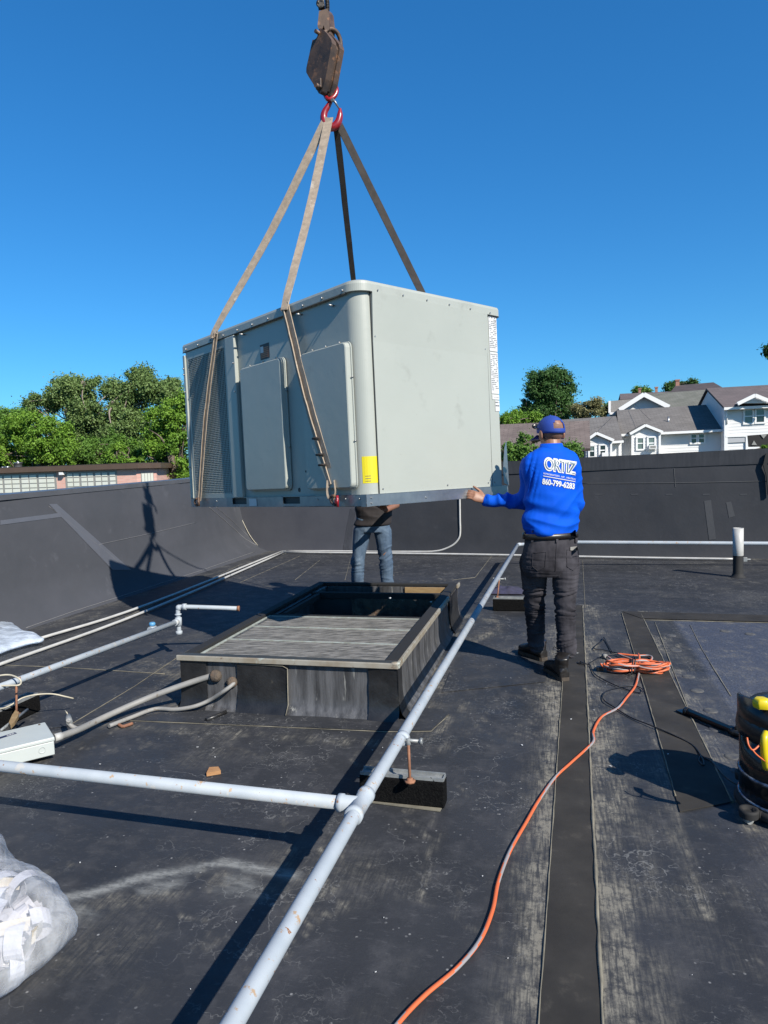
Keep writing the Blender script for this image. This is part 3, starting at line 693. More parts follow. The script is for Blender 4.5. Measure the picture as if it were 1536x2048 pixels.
# lid
b = MB(); rings = []; ft = foot(-.012, RC + .012)
n = len(ft); vs = []; cx, cy = UW / 2, UL_ / 2
for (z, s) in ((CT, 0), (CT + .045, 0), (CT + .062, .006), (CT + .073, .03), (CT + .074, .2)):
    for x, y in foot(-.012 + s, max(RC + .012 - s, .02)): vs.append(U(x, y, z))
fs = [(r * n + k, r * n + (k + 1) % n, (r + 1) * n + (k + 1) % n, (r + 1) * n + k) for r in range(4) for k in range(n)]
b.add(vs, fs, 0, False); b.add(vs[-n:], [tuple(range(n))]); b.add(vs[:n], [tuple(range(n))[::-1]])
b.build('lid', M['rtu'], unit)
b = MB()
for (p, q) in (((-.008, .1), (-.008, UL_)), ((.1, -.008), (UW - .03, -.008))):
    b.tube([U(p[0], p[1], CT - .004), U(q[0], q[1], CT - .004)], .004, 6)
b.build('lid_gasket', M['rtud'], unit)
def upanel(name, x0, x1, z0, z1, face='R', th=.006, m=None, kind=None, crease=None, label=None, bev=.002, gap=.003, base=.009):
    """thin sheet-metal panel proud of the face"""
    b = MB(); x0 += gap; x1 -= gap
    if face == 'R': A = lambda s, z, o: U(s, -o + .012, z)
    else: A = lambda s, z, o: U(-o + .012, s, z)
    if crease:
        zs = [z0, crease, z1]; o = [th, th + .002, th + .016]
        vs = [A(x, z, 0) for z in zs for x in (x0, x1)] + [A(x, z, oo) for z, oo in zip(zs, o) for x in (x0, x1)]
        f = [(6, 7, 9, 8), (8, 9, 11, 10), (0, 6, 8, 2), (2, 8, 10, 4), (1, 3, 9, 7), (3, 5, 11, 9), (4, 10, 11, 5), (0, 1, 7, 6)]
        b.add(vs, f)
    else:
        if face == 'R': b.obox(A(x0, z0, 0), UX * (x1 - x0), -UY * th, UZ * (z1 - z0))
        else: b.obox(A(x0, z0, 0), UY * (x1 - x0), -UX * th, UZ * (z1 - z0))
    return b.build(name, m or M['rtu'], unit, bev=bev if not crease else 0, bseg=1, kind=kind, label=label)
XS1 = .112; XS2 = UR(979, 800)[0]
crz = UR(860, 697)[1]
upanel('end_panel', XS1, XS2, RZ, CT, 'R', .010, crease=crz)
upanel('corner_panel', XS2, UW - .05, RZ, CT, 'R', .010)
# seams (dark recess lines)
b = MB()
for x in (XS1, XS2): b.obox(U(x - .0017, .0085, RZ), UX * .0034, -UY * .006, UZ * (CT - RZ))
b.build('panel_seam', M['rtud'], unit, kind='stuff')
# left (long) face sections
yd0 = UL(484, 900)[0]; yd1 = UL(466, 900)[0]                 # post between coil and cabinet
b = MB(); b.obox(U(.012, yd0, RZ), UY * (yd1 - yd0), -UX * .034, UZ * (CT - RZ - .012)); b.build('corner_post', M['rtu'], unit, bev=.006)
b = MB(); b.obox(U(.012, UL_ - .045, RZ), UY * .04, -UX * .03, UZ * (CT - RZ - .03)); b.build('corner_post', M['rtu'], unit, bev=.006)
# coil recess frame and grille
b = MB(); g0, g1 = yd1 + .012, UL_ - .05; gz0, gz1 = RZ + .035, CT - .075
for (ya, yb, za, zb) in ((g0 - .012, g1 + .005, CT - .075, CT - .005), (g0 - .012, g1 + .005, RZ, RZ + .035), (g0 - .012, g0 + .03, RZ + .035, CT - .075), (g1 - .03, g1 + .005, RZ + .035, CT - .075)):
    b.obox(U(.012, ya, za), UY * (yb - ya), -UX * .016, UZ * (zb - za))
b.build('coil_frame', M['rtu'], unit)
b = MB(); b.obox(U(.010, g0 + .03, gz0), UY * (g1 - g0 - .06), -UX * .002, UZ * (gz1 - gz0)); b.build('coil', mat('coil_fins', (.22, .25, .26), (.17, .19, .20), 60, .5, .5, vs=(1, 1, .1)), unit)
b = MB(); nl = 78
for i in range(nl):
    z = gz0 + (gz1 - gz0) * (i + .1) / nl; h = (gz1 - gz0) / nl * .52
    b.add([U(-.004, g0 + .03, z), U(-.004, g1 - .03, z), U(.003, g1 - .03, z + h), U(.003, g0 + .03, z + h)], [(0, 1, 2, 3)])
for i in range(27):
    y = g0 + .035 + (g1 - g0 - .07) * i / 26; b.obox(U(.001, y, gz0), UY * .006, -UX * .004, UZ * (gz1 - gz0))
b.build('louvre_grille', M['rtu'], unit, kind='stuff')
# access hatches
def hatch(px, zpad=0):
    q = [UL(*p) for p in px]; y0 = (q[1][0] + q[2][0]) / 2; y1 = (q[0][0] + q[3][0]) / 2; z1 = (q[0][1] + q[1][1]) / 2; z0 = (q[2][1] + q[3][1]) / 2
    r = .035; out = []
    def outline(i, rr):
        o = []
        for (cy_, cz_, a0) in ((y0 + i + rr, z0 + i + rr, 180), (y1 - i - rr, z0 + i + rr, 270), (y1 - i - rr, z1 - i - rr, 0), (y0 + i + rr, z1 - i - rr, 90)):
            for k in range(5): a = R(a0 + 22.5 * k); o.append((cy_ + rr * math.cos(a), cz_ + rr * math.sin(a)))
        return o
    b = MB(); vs = []; n = 20
    for (o, i, rr) in ((.0, -.008, .043), (.008, -.008, .043), (.010, .0, .035), (.040, .004, .031), (.045, .010, .025)):
        vs += [U(.004 - o, y, z) for y, z in outline(i, rr)]
    b.add(vs, [(r_ * n + k, r_ * n + (k + 1) % n, (r_ + 1) * n + (k + 1) % n, (r_ + 1) * n + k) for r_ in range(4) for k in range(n)], 0, False)
    b.add(vs[-n:], [tuple(range(n))]); h = b.build('access_hatch', M['rtu'], unit)
    for (y, z) in ((y0 + .1, z1 + .012), ((y0 + y1) / 2, z1 + .012), (y1 - .1, z1 + .012), (y0 - .012, z0 + .3), (y0 - .012, z0 + .7)):
        bb = MB(); bb.cyl(U(.004, y, z), U(-.014, y, z), .0045, seg=8); bb.build('screw', M['bolt'], h)
    return y0, y1, z0, z1
hatch([(488, 737.5), (568, 716), (584, 979), (501, 981)]); hatch([(607, 709.6), (697.5, 684), (717, 974), (624.5, 981)])
# knock-outs and long screws
def uplug(px, py, r, m, o=.0):
    y, z = UL(px, py); b = MB(); b.cyl(U(.014, y, z), U((.0108 if not o else -.004) - o, y, z), r, seg=12); b.build('knockout' if not o else 'screw', m, unit)
uplug(596, 980, .016, M['rtud']); uplug(612, 902, .006, M['rtud']); uplug(609, 943, .008, M['rtud']); uplug(615, 966, .006, M['rtud'])
for (x, y) in ((665, 611), (487, 669), (601, 629)): uplug(x, y, .006, M['bolt'], .03)
b = MB()
for i in range(11): y = .12 + (UL_ - .2) * i / 10; b.cyl(U(-.01, y, CT + .015), U(-.026, y, CT + .015), .007, seg=8)
for i in range(6): x = .16 + (UW - .3) * i / 5; b.cyl(U(x, -.01, CT + .012), U(x, -.02, CT + .012), .005, seg=8)
b.build('lid_screws', M['bolt'], unit, kind='stuff')
b = MB()
for (x, z) in ((XS1 + .02, CT - .03), (XS1 + .02, crz + .03), (XS2 - .03, CT - .06), (XS2 - .03, crz + .05), (XS2 + .03, RZ + .03), (XS2 - .05, RZ + .03), (.75, RZ + .03), (XS1 + .03, RZ + .03), (XS2 + .1, CT - .04)):
    b.cyl(U(x, .004, z), U(x, -.004, z), .005, seg=8)
for z in (.35, .6, 1.0, 1.15, 1.2): b.cyl(U(-.018, UL_ - .03, z), U(-.034, UL_ - .03, z), .006, seg=8)
for z in (.9, 1.12): b.cyl(U(-.02, yd0 + .02, z), U(-.032, yd0 + .02, z), .006, seg=8)
b.build('panel_screws', M['bolt'], unit, kind='stuff')
# base rails with fork pockets
ry = [UL(602, 1005)[0], UL(568, 1005)[0], UL(495, 1005)[0], UL(467, 1005)[0]]
b = MB()
segs = [(-.006, ry[0]), (ry[1], ry[2]), (ry[3], UL_ + .006)]
for (ya, yb) in segs: b.obox(U(-.008, ya, 0), UY * (yb - ya), UX * .004, UZ * RZ)
b.obox(U(-.008, -.006, 0), UY * (UL_ + .012), UX * .05, UZ * .006); b.obox(U(-.008, -.006, RZ - .004), UY * (UL_ + .012), UX * .03, UZ * .005)
for (ya, yb) in ((ry[0], ry[1]), (ry[2], ry[3])): b.obox(U(-.008, ya, 0), UY * (yb - ya), UX * .004, UZ * .022)
b.build('base_rail', M['galv'], unit)
b = MB(); b.obox(U(-.010, -.010, 0), UX * (UW + .012), UY * .004, UZ * RZ); b.obox(U(-.008, -.010, 0), UX * (UW + .01), UY * .05, UZ * .005)
b.obox(U(-.008, -.010, RZ - .003), UX * (UW + .01), UY * .03, UZ * .004)
b.build('base_rail', M['galv'], unit)
b = MB(); b.obox(U(-.0125, -.0105, -.001), UX * .03, UY * .003, UZ * (RZ + .001)); b.obox(U(-.0125, -.0105, -.001), UX * .003, UY * .05, UZ * (RZ + .001)); b.build('rail_corner', M['galv'], unit)
for (ax, ay) in ((UW, 0), (0, UL_)):
    b = MB()
    if ax: b.obox(U(UW, 0, 0), UX * .004, UY * UL_, UZ * RZ)
    else: b.obox(U(0, UL_, 0), UX * UW, UY * .004, UZ * RZ)
    b.build('base_rail', M['galv'], unit)
b = MB()
for (x, z) in ((.01, .02), (.01, .055), (.5, .03), (1.0, .04)): b.cyl(U(x + .02, -.008, z), U(x + .02, -.016, z), .006, seg=8)
for y in (.06, .2, .5, 1.9): b.cyl(U(-.006, y, .05), U(-.014, y, .05), .006, seg=8)
b.build('rail_screws', M['bolt'], unit, kind='stuff')
b = MB(); b.obox(U(.01, .01, .01), UX * (UW - .02), UY * (UL_ - .02), UZ * .062); b.build('base_pan', M['rtud'], unit)
# labels
def ulabel(name, face, s0, s1, z0, z1, m, off=.0135, lines=0, ink='ink', tilt=0, parts=None):
    b = MB(); A = (lambda s, z, o: U(s, -o + .012, z)) if face == 'R' else (lambda s, z, o: U(-o + .012, s, z))
    b.add([A(s0, z0, off), A(s1, z0, off), A(s1, z1, off), A(s0, z1, off)], [(0, 1, 2, 3)])
    o = b.build(name, m, unit)
    if lines:
        b = MB(); rnd = random.Random(int(z0 * 1000)); w = s1 - s0; zz = z1 - .018; o2 = off + .0012
        def bar(a, c, z, h): b.add([A(s0 + w * a, z, o2), A(s0 + w * c, z, o2), A(s0 + w * c, z + h, o2), A(s0 + w * a, z + h, o2)], [(0, 1, 2, 3)])
        lh = (z1 - z0 - .03) / lines
        for i in range(lines):
            mode = rnd.random(); x = .06
            while x < .9:
                l = rnd.uniform(.05, .22)
                if rnd.random() < .72: bar(x, min(.94, x + l), zz, lh * .34)
                x += l + rnd.uniform(.02, .07)
            zz -= lh
        b.build('print', M[ink], o)
    return o
q0 = UR(982, 634); q1 = UR(1003, 705); q2 = UR(1004, 790); q3 = UR(993, 806); q4 = UR(1005, 823)
xe = UW - .052
ulabel('rating_label', 'R', XS2 + .022, xe, q1[1], q0[1] + .01, M['white'], lines=17)
ulabel('rating_label', 'R', XS2 + .026, xe, q2[1] + .005, q1[1] - .008, M['white'], lines=20)
ulabel('rating_label', 'R', XS2 + .032, xe, q2[1] - .038, q2[1] - .002, M['white'], lines=2)
ulabel('rating_label', 'R', XS2 + .065, xe, q4[1], q2[1] - .045, M['white'], lines=2)
a_ = UL(517, 688); c_ = UL(537, 717)
w_ = ulabel('warning_label', 'L', c_[0], a_[0], UL(527, 718)[1], UL(527, 687)[1], M['badge'], off=.001)
b = MB(); ya, yb = c_[0], a_[0]; za, zb = UL(527, 718)[1], UL(527, 687)[1]
for i in range(6):
    z = za + (zb - za) * (.1 + .12 * i); b.add([U(.0103, ya + (yb - ya) * .08, z), U(.0103, ya + (yb - ya) * .92, z), U(.0103, ya + (yb - ya) * .92, z + .009), U(.0103, ya + (yb - ya) * .08, z + .009)], [(0, 1, 2, 3)])
b.build('print', M['orange_lbl'], w_)
b = MB(); b.add([U(.0100, yb - .045, zb - .06), U(.0100, yb - .005, zb - .06), U(.0100, yb - .005, zb - .015), U(.0100, yb - .045, zb - .015)], [(0, 1, 2, 3)]); b.build('symbol', M['white'], w_)
# yellow label wrapped on the rounded corner
b = MB(); z0 = UR(745, 966)[1]; z1 = UR(745, 912)[1]; vs = []
path = []
for k in range(7): a = R(212 + 58 * k / 6); path.append((.012 + RC + (RC + .0015) * math.cos(a), .012 + RC + (RC + .0015) * math.sin(a)))
path.append((XS1 - .004, .0105)); path = [(x, y) for x, y in path]
for x, y in path: vs += [U(x, y, z0), U(x, y, z1)]
b.add(vs, [(2 * i, 2 * i + 2, 2 * i + 3, 2 * i + 1) for i in range(len(path) - 1)]); yl = b.build('yellow_label', M['yellow'], unit)
b = MB()
for i in range(3):
    z = z0 + .012 + i * .016
    for (x, y), (x2, y2) in zip(path[1:3], path[2:4]): b.add([U(x - .001, y - .001, z), U(x2 - .001, y2 - .001, z), U(x2 - .001, y2 - .001, z + .003), U(x - .001, y - .001, z + .003)], [(0, 1, 2, 3)])
b.build('print', M['ink'], yl)
b = MB(); y_, z_ = UL(516, 1007); y2_, _ = UL(501, 1007); b.obox(U(-.0105, y_, .008), UY * (y2_ - y_), -UX * .001, UZ * .055); b.build('rail_tag', M['white'], unit)
# bent corner flap at the far right bottom
b = MB(); b.add([U(UW - .045, -.012, RZ + .02), U(UW + .03, .0, RZ), U(UW + .028, .01, .42), U(UW - .02, -.006, .36), U(UW - .05, -.01, .2)], [(0, 1, 2, 3, 4)]); b.build('corner_flap', M['galv'], unit)

# ================================================================== LIFTING STRAPS, HOOK
YH = 5.45
def hp(px, py, dy=0): return D(px, py, YH + dy)
def ribbon(pts, wv, w, th, n=10):
    """flat strap; wv: list of width direction vectors"""
    P = spl(pts, n) if len(pts) > 2 else [Vector(pts[0]).lerp(Vector(pts[1]), i / 12) for i in range(13)]
    m = len(P); vs = []
    for i, p in enumerate(P):
        t = (P[min(i + 1, m - 1)] - P[max(i - 1, 0)]).normalized(); f = i / (m - 1) * (len(wv) - 1); k = min(int(f), len(wv) - 2)
        W = (Vector(wv[k]).lerp(Vector(wv[k + 1]), f - k)); W = (W - t * W.dot(t)).normalized(); N_ = t.cross(W)
        ww = w[k] * (1 - f + k) + w[k + 1] * (f - k) if hasattr(w, '__len__') else w
        ww *= 1 + .06 * mnoise.noise(p * 9)
        p = p + N_ * .003 * mnoise.noise(p * 14)
        vs += [p - W * ww / 2 - N_ * th / 2, p + W * ww / 2 - N_ * th / 2, p + W * ww / 2 + N_ * th / 2, p - W * ww / 2 + N_ * th / 2]
    f = [(4 * i + a, 4 * i + (a + 1) % 4, 4 * i + 4 + (a + 1) % 4, 4 * i + 4 + a) for i in range(m - 1) for a in range(4)]
    f += [(0, 3, 2, 1), (4 * m - 4, 4 * m - 3, 4 * m - 2, 4 * m - 1)]; return vs, f
def strap(label, segs, m, shackle=None):
    root = empty('lifting_strap', segs[0][0][0], label, 'lifting strap', 'webbing slings between the crane hook and the hanging unit')
    for i, (pts, wv, w, th) in enumerate(segs):
        v, f = ribbon(pts, wv, w, th); b = MB(); b.add(v, f); b.build('webbing', m, root)
    return root
yA, zA = UL(578, 606); yB, zB = UL(439, 664)
EA = U(-.022, yA, UH + .002); EB = U(-.022, yB, UH + .002)
yS, zS = UL(676, 998); yT, zT = UL(405, 1003)
SA = U(-.035, yS, .045); SB = U(-.035, yT, .045)
HA = hp(658, 236, -.02); RY = UY.copy(); WL = Vector((-.96, .28, 0))
s1 = strap('tan webbing strap over the front of the unit, nearest the rounded corner', [([HA, HA.lerp(EA, .5) + Vector((.01, 0, -.01)), EA + Vector((0, 0, .02)), EA + UX * -.012 - UZ * .05], [WL, WL, RY], [.07, .062, .055], .006),
    ([EA - UX * .006 - UZ * .01, EA.lerp(SA, .5) - UX * .015, SA + UZ * .09], [RY, RY, RY], [.058, .074, .085], .007),
    ([EA - UX * .02 + UY * .018 - UZ * .04, EA.lerp(SA, .5) - UX * .028 + UY * .02, SA + UZ * .10 + UY * .02 - UX * .012], [RY + UX * .3, RY + UX * .4, RY], [.03, .045, .03], .008)], M['sling'])
b = MB()
for k, (f0, w) in enumerate(((.70, .075), (.78, .08), (.83, .078))):
    c = EA.lerp(SA, f0) - UX * .024; d_ = (SA - EA).normalized(); b.tube([c - UY * w / 2, c - UX * .012, c + UY * w / 2], .008, 6)
b.build('stitching', M['slingd'], s1, kind='stuff')
# strap 1 loop end around the shackle
b = MB(); v, f = ribbon([SA + UZ * .13 - UY * .028 - UX * .01, SA + UZ * .05 - UY * .035 - UX * .012, SA - UZ * .0 - UX * .02, SA + UZ * .05 + UY * .035 - UX * .012, SA + UZ * .13 + UY * .028 - UX * .01], [RY + UX, RY + UX, UX, RY - UX, RY - UX], .032, .007, 6)
b.add(v, f); b.build('eye_loop', M['sling'], s1)
def shackle(root, c, d, pm='redp'):
    d = d.normalized(); sdv = UX * -1
    b = MB(); P = []
    for k in range(13): a = R(-110 + 220 * k / 12); P.append(c + d * math.cos(a) * -.038 + UZ * math.sin(a) * .028 - UX * .018)
    b.tube(P, .0095, 8); b.build('shackle', M['steel'], root)
    b = MB(); b.cyl(c + d * .035 - UZ * .035 - UX * .018, c + d * .035 + UZ * .04 - UX * .018, .009, seg=10); b.cyl(c + d * .03 - UX * .03, c + d * .03 - UX * .012, .014, seg=12)
    b.build('shackle_pin', M[pm], root)
shackle(s1, SA - UY * .04 - UX * .01, -UY + UZ * -.25)
s2 = strap('tan webbing strap crossing the louvred grille at the left end of the unit', [([HA + Vector((-.012, -.01, 0)), HA.lerp(EB, .5) + Vector((.0, 0, -.03)), EB + Vector((0, 0, .02)), EB - UX * .012 - UZ * .05], [WL, WL, RY], [.07, .062, .05], .006),
    ([EB - UX * .006 - UZ * .01, EB.lerp(SB, .5) - UX * .02, SB + UZ * .02], [RY, RY, RY], [.055, .062, .08], .007),
    ([EB - UX * .02 - UZ * .03 + UY * .01, EB.lerp(SB, .5) - UX * .03 + UY * .01, SB + UZ * .03 - UX * .01], [RY, RY + UX * .4, RY], [.02, .03, .04], .007)], M['sling'])
shackle(s2, SB - UX * .0, UY * -1, 'steel')
# far pair: go over the far edge of the lid
HB = hp(672, 246, .05)
def pxlid(px, py, y=None, x=None):
    d = ray(px, py); n = UZ; P0 = U(0, 0, UH); t = (P0 - CAMP).dot(n) / d.dot(n); return CAMP + d * t
EC = U(UW + .015, UL_ - .28, UH + .004); ED = U(UW + .015, .42, UH + .004)
def depthfix(px, py, Y): return D(px, py, Y)
T1 = D(709, 580, U(UW, UL_ - .3, UH).y); T2 = D(845, 588, U(UW, .4, UH).y)
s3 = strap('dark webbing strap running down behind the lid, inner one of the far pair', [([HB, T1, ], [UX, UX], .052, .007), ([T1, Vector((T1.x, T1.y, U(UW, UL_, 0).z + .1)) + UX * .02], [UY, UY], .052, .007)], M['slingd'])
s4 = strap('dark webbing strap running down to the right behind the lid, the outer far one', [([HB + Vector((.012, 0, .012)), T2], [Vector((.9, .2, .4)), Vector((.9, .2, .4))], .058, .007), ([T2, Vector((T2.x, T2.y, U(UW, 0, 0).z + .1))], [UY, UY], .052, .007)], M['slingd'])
# ---- crane block
hook = empty('crane_hook', hp(665, 250), 'rusty crane overhaul weight with red swivel hook holding the straps', 'crane hook')
ph = R(40); HX = Vector((math.cos(ph), -math.sin(ph), 0)); HN = Vector((math.sin(ph), math.cos(ph), 0)); SC = 1370 / YH
hc = hp(648, 130, -.04)
def hq(px, py, o=0): return hc + HX * ((px - 648) / SC / math.cos(ph)) + Z3 * ((130 - py) / SC) + HN * o
poly = [(637, 84), (640, 86), (645, 85.5), (654, 72), (659, 78), (666, 88), (674, 103), (675, 110), (672, 122), (660, 166), (652, 186), (646, 187), (639, 172), (626, 146), (621.5, 136), (622, 128)]
for o0 in (-.055, .028):
    b = MB(); b.prism([hq(x, y, o0) for x, y in poly], HN * .05); b.build('cheek_plate', M['steel'], hook, bev=.008)
b = MB(); b.prism([hq(648 + (x - 648) * .9, 130 + (y - 130) * .86, -.01) for x, y in poly], HN * .04); b.build('sheave_plate', M['steel'], hook)
b = MB(); b.cbox(hq(648, 171, -.065), HX * .055, HN * .02, Z3 * .07); b.build('keeper_plate', M['steel'], hook, bev=.006)
b = MB(); b.cyl(hq(648, 176, -.10), hq(648, 176, .10), .017, seg=12); b.cyl(hq(650, 79, -.09), hq(650, 79, .10), .014, seg=12); b.build('pin', M['steel'], hook, kind='stuff')
b = MB(); P = spl([hp(652, 92, -.02), hp(646, 80, -.02), hp(649, 66, -.02), hp(661, 58, .0), hp(673, 64, .03), hp(680, 78, .05), hp(682, 96, .06)], 6); b.tube(P, .016, 10); b.build('shackle', M['steel'], hook)
b = MB(); w0 = hp(646, 38, .0)
b.prism([hp(x, y, -.03) for x, y in ((638, 22), (655, 17), (658, 30), (659, 58), (652, 66), (647, 50), (645, 57), (637, 58), (635, 52))], Vector((.02, .07, 0))); b.build('wedge_socket', M['steel'], hook, bev=.006)
b = MB(); b.prism([hp(x, y, -.01) for x, y in ((653, 17), (657, 24), (660, 50), (659, 68), (655, 68), (651, 40))], Vector((.035, .05, 0))); b.build('socket_strap', mat('worn_steel', (.17, .11, .085), (.3, .2, .15), 20, .4, .5), hook, bev=.004)
b = MB()
for k, off in enumerate(((-.012, 0), (.018, .012))):
    base = hp(648 + k * 5, 24, .01); P = [base + Vector((off[0] * .6 + .004 * math.sin(i * 1.1), off[1], i * .04)) for i in range(7)] + [base + Vector((off[0], off[1], .3 + i)) for i in range(0, 7)]
    b.tube(P, .011, 8)
for i in range(26): 
    z = i * .011; c = hp(654, 22, .01) + Vector((.003, .0, z)); b.tube([c + Vector((.013 * math.cos(a), .013 * math.sin(a), 0)) for a in [R(q) for q in range(0, 361, 45)]], .004, 5)
b.build('wire_rope', M['rope'], hook)
b = MB(); b.cyl(hp(633, 6, -.02), hp(648, 9, -.02), .013, seg=8); b.cyl(hp(634, 6, -.03), hp(639, 7, -.03), .021, seg=6); b.cbox(hp(643, 12, -.02), Vector((.05, 0, 0)), Vector((0, .05, 0)), Vector((0, 0, .03)))
P = [hp(641, 8, -.04) + Vector((.025 * math.cos(R(a)), 0, .025 * math.sin(R(a)))) for a in range(0, 361, 30)]; b.tube(P, .006, 6)
b.build('rope_clamp', M['rope'], hook)
b = MB(); P = spl([hp(670, 171, .02), hp(673.5, 180, .0), hp(671, 190, -.01), hp(664, 197, -.02), hp(657, 199, -.02), hp(652, 194, .0), hp(650, 186, .03)], 5); b.tube(P, [.017] * len(P), 10)
P = spl([hp(662, 196, -.01), hp(661, 203), hp(656, 213), hp(649.5, 224), hp(647.5, 236), hp(651, 247), hp(660, 254), hp(669, 253), hp(675.5, 246), hp(679, 236), hp(680, 226), hp(680, 217)], 5)
rr = np.interp(np.linspace(0, 1, len(P)), [0, .12, .3, .5, .7, .88, 1], [.017, .018, .026, .032, .031, .023, .010]); b.tube(P, list(rr), 12); b.build('hook', M['redp'], hook)
b = MB(); b.tube([hp(665, 199, -.03), hp(671, 205, -.03), hp(678, 217, -.02)], [.012, .009, .006], 8); b.cyl(hp(664, 200, -.045), hp(664, 200, .02), .01, seg=10); b.build('safety_latch', M['galv'], hook)

# ================================================================== ROOF CURB
CV0, CV1, CU0, CU1, CH = -2.31, -.915, 3.83, 6.49, .335
curb = empty('roof_curb', RF((CV0 + CV1) / 2, (CU0 + CU1) / 2, 0), 'low black membrane curb around an open roof shaft under the hanging unit', 'roof curb')
def cb(name, v0_, v1_, u0_, u1_, z0_, z1_, m, bev=.004, label=None):
    b = MB(); b.obox(RF(v0_, u0_, z0_), HV * (v1_ - v0_), MV * (u1_ - u0_), Z3 * (z1_ - z0_)); return b.build(name, m, curb, bev=bev, label=label)
T = .07
cb('curb_wall', CV0 + .03, CV1 - .03, CU0 + .03, CU0 + T + .03, -.01, CH - .03, M['curb'], 0)
cb('curb_wall', CV0 + .03, CV1 - .03, CU1 - T, CU1, -.4, CH - .03, M['curb'], 0)
cb('curb_wall', CV0 + .03, CV0 + .03 + T, CU0 + T + .032, CU1 - T - .002, -.4, CH - .03, M['curb'], 0)
cb('curb_wall', CV1 - T - .03, CV1 - .03, CU0 + T + .032, CU1 - T - .002, -.4, CH - .03, M['curb'], 0)
# membrane wrapped around, slightly flared & wrinkled
def flash(P0, P1, m, z0=.0, z1=CH - .028, off=.0, flare=.05, name='flashing', seed=0, amp=.006):
    d = (P1 - P0); L = d.length; d.normalize(); nrm = Vector((d.y, -d.x, 0)); nx, nz_ = max(4, int(L / .035)), 9; b = MB(); vs = []
    for i in range(nx + 1):
        for j in range(nz_ + 1):
            t = j / nz_; z = z0 + (z1 - z0) * t; o = off + flare * math.exp(-t * 7) + amp * mnoise.noise(Vector((i * .21 + seed, t * 3, seed)))
            vs.append(P0 + d * (L * i / nx) + nrm * o + Z3 * z)
    b.add(vs, [(i * (nz_ + 1) + j, (i + 1) * (nz_ + 1) + j, (i + 1) * (nz_ + 1) + j + 1, i * (nz_ + 1) + j + 1) for i in range(nx) for j in range(nz_)], 0, True)
    return b.build(name, m, curb)
flash(RF(CV0, CU0, 0), RF(CV1, CU0, 0), M['curb'], seed=1); flash(RF(CV1, CU0, 0), RF(CV1, CU1, 0), M['curb'], seed=4)
flash(RF(CV0, CU1, 0), RF(CV0, CU0, 0), M['curb'], seed=6); flash(RF(CV1, CU1, 0), RF(CV0, CU1, 0), M['curb'], seed=8)
def fx(px): # pixel x on the front face -> v
    d = ray(px, 1385); t = ((RF(0, CU0, 0) - CAMP).dot(MV)) / d.dot(MV); return (CAMP + d * t).dot(HV)
flash(RF(CV0 - .004, CU0, 0), RF(fx(417), CU0, 0), M['curbd'], off=.012, seed=11); flash(RF(fx(478), CU0, 0), RF(fx(579), CU0, 0), M['curbd'], off=.014, seed=12)
flash(RF(fx(739), CU0, 0), RF(CV1 + .018, CU0, 0), M['curbd'], off=.014, seed=13, amp=.012); flash(RF(CV1, CU0 - .02, 0), RF(CV1, CU0 + .10, 0), M['curbd'], off=.014, seed=14)
flash(RF(CV1, CU1 - .62, 0), RF(CV1, CU1 - .12, 0), M['curbd'], off=.014, seed=15); flash(RF(fx(417), CU0, 0), RF(fx(478), CU0, 0), M['curb'], z1=.16, off=.012, seed=16)
b = MB(); b.tube([RF(fx(579), CU0 - .075, .01), RF(fx(579), CU0 - .03, .06), RF(fx(579), CU0 - .018, .28), RF(fx(579) - .03, CU0 - .018, .295), RF(fx(478), CU0 - .018, .30)], .0035, 5); b.build('sealant_bead', M['bead'], curb)
# rim strips
cb('nailer', CV0 - .012, CV1 + .012, CU0 - .012, CU0 + .055, CH - .025, CH, M['rtud'], .004); cb('nailer', CV0 - .012, CV1 + .012, CU1 - .05, CU1 + .012, CH - .025, CH, M['blackm'])
cb('nailer', CV0 - .012, CV0 + .06, CU0 + .057, CU1 - .052, CH - .025, CH, M['blackm']); cb('nailer', CV1 - .075, CV1 + .005, CU0 + .057, CU1 - .052, CH - .025, CH + .002, M['blackm'])
cb('edge_strip', CV0 - .02, CV1 + .02, CU0 - .03, CU0 - .0125, CH - .028, CH + .004, M['rim'], .003); cb('edge_strip', CV1 + .006, CV1 + .024, CU0 - .010, CU1 - .68, CH - .03, CH + .006, M['rim'], .003)
cb('edge_strip', CV1 + .006, CV1 + .024, CU1 - .12, CU1 + .01, CH - .03, CH + .006, M['rim'], .003)
b = MB(); b.ball(RF(CV1 + .0, CU0 - .012, CH), .03, .02, .012); b.build('torn_corner', M['rim'], curb)
# deck boards inside, front part
def uy(py, px=620):
    q = G(px, py, CH - .03); return q.dot(MV)
ub = uy(1234); uu = [CU0 + .06, uy(1284), uy(1256), ub]
for i in range(3): cb('deck_board', CV0 + .064, CV1 - .08, uu[i] + .004, uu[i + 1] - .004, CH - .06, CH - .03 - .001 * i, M['board'], .003)
for i in (1, 2, 3): cb('board_joint', CV0 + .064, CV1 - .08, uu[i] - .006, uu[i] + .006, CH - .045, CH - .024, M['seamline'], .002)
cb('board_joint', CV0 + .062, CV0 + .075, uu[0], ub, CH - .045, CH - .02, M['seamline'], .002)
cb('cross_bar', CV0 + .062, CV1 - .077, ub + .008, ub + .045, CH - .07, CH - .02, M['blackm'])
u2 = uy(1190); cb('cross_bar', CV0 + .10, CV1 - .077, u2, u2 + .05, CH - .06, CH - .005, M['blackm'])
v3 = (G(600, 1205, CH)).dot(HV); cb('cross_bar', v3 - .02, v3 + .02, ub + .047, u2 - .002, CH - .06, CH - .012, M['blackm'])
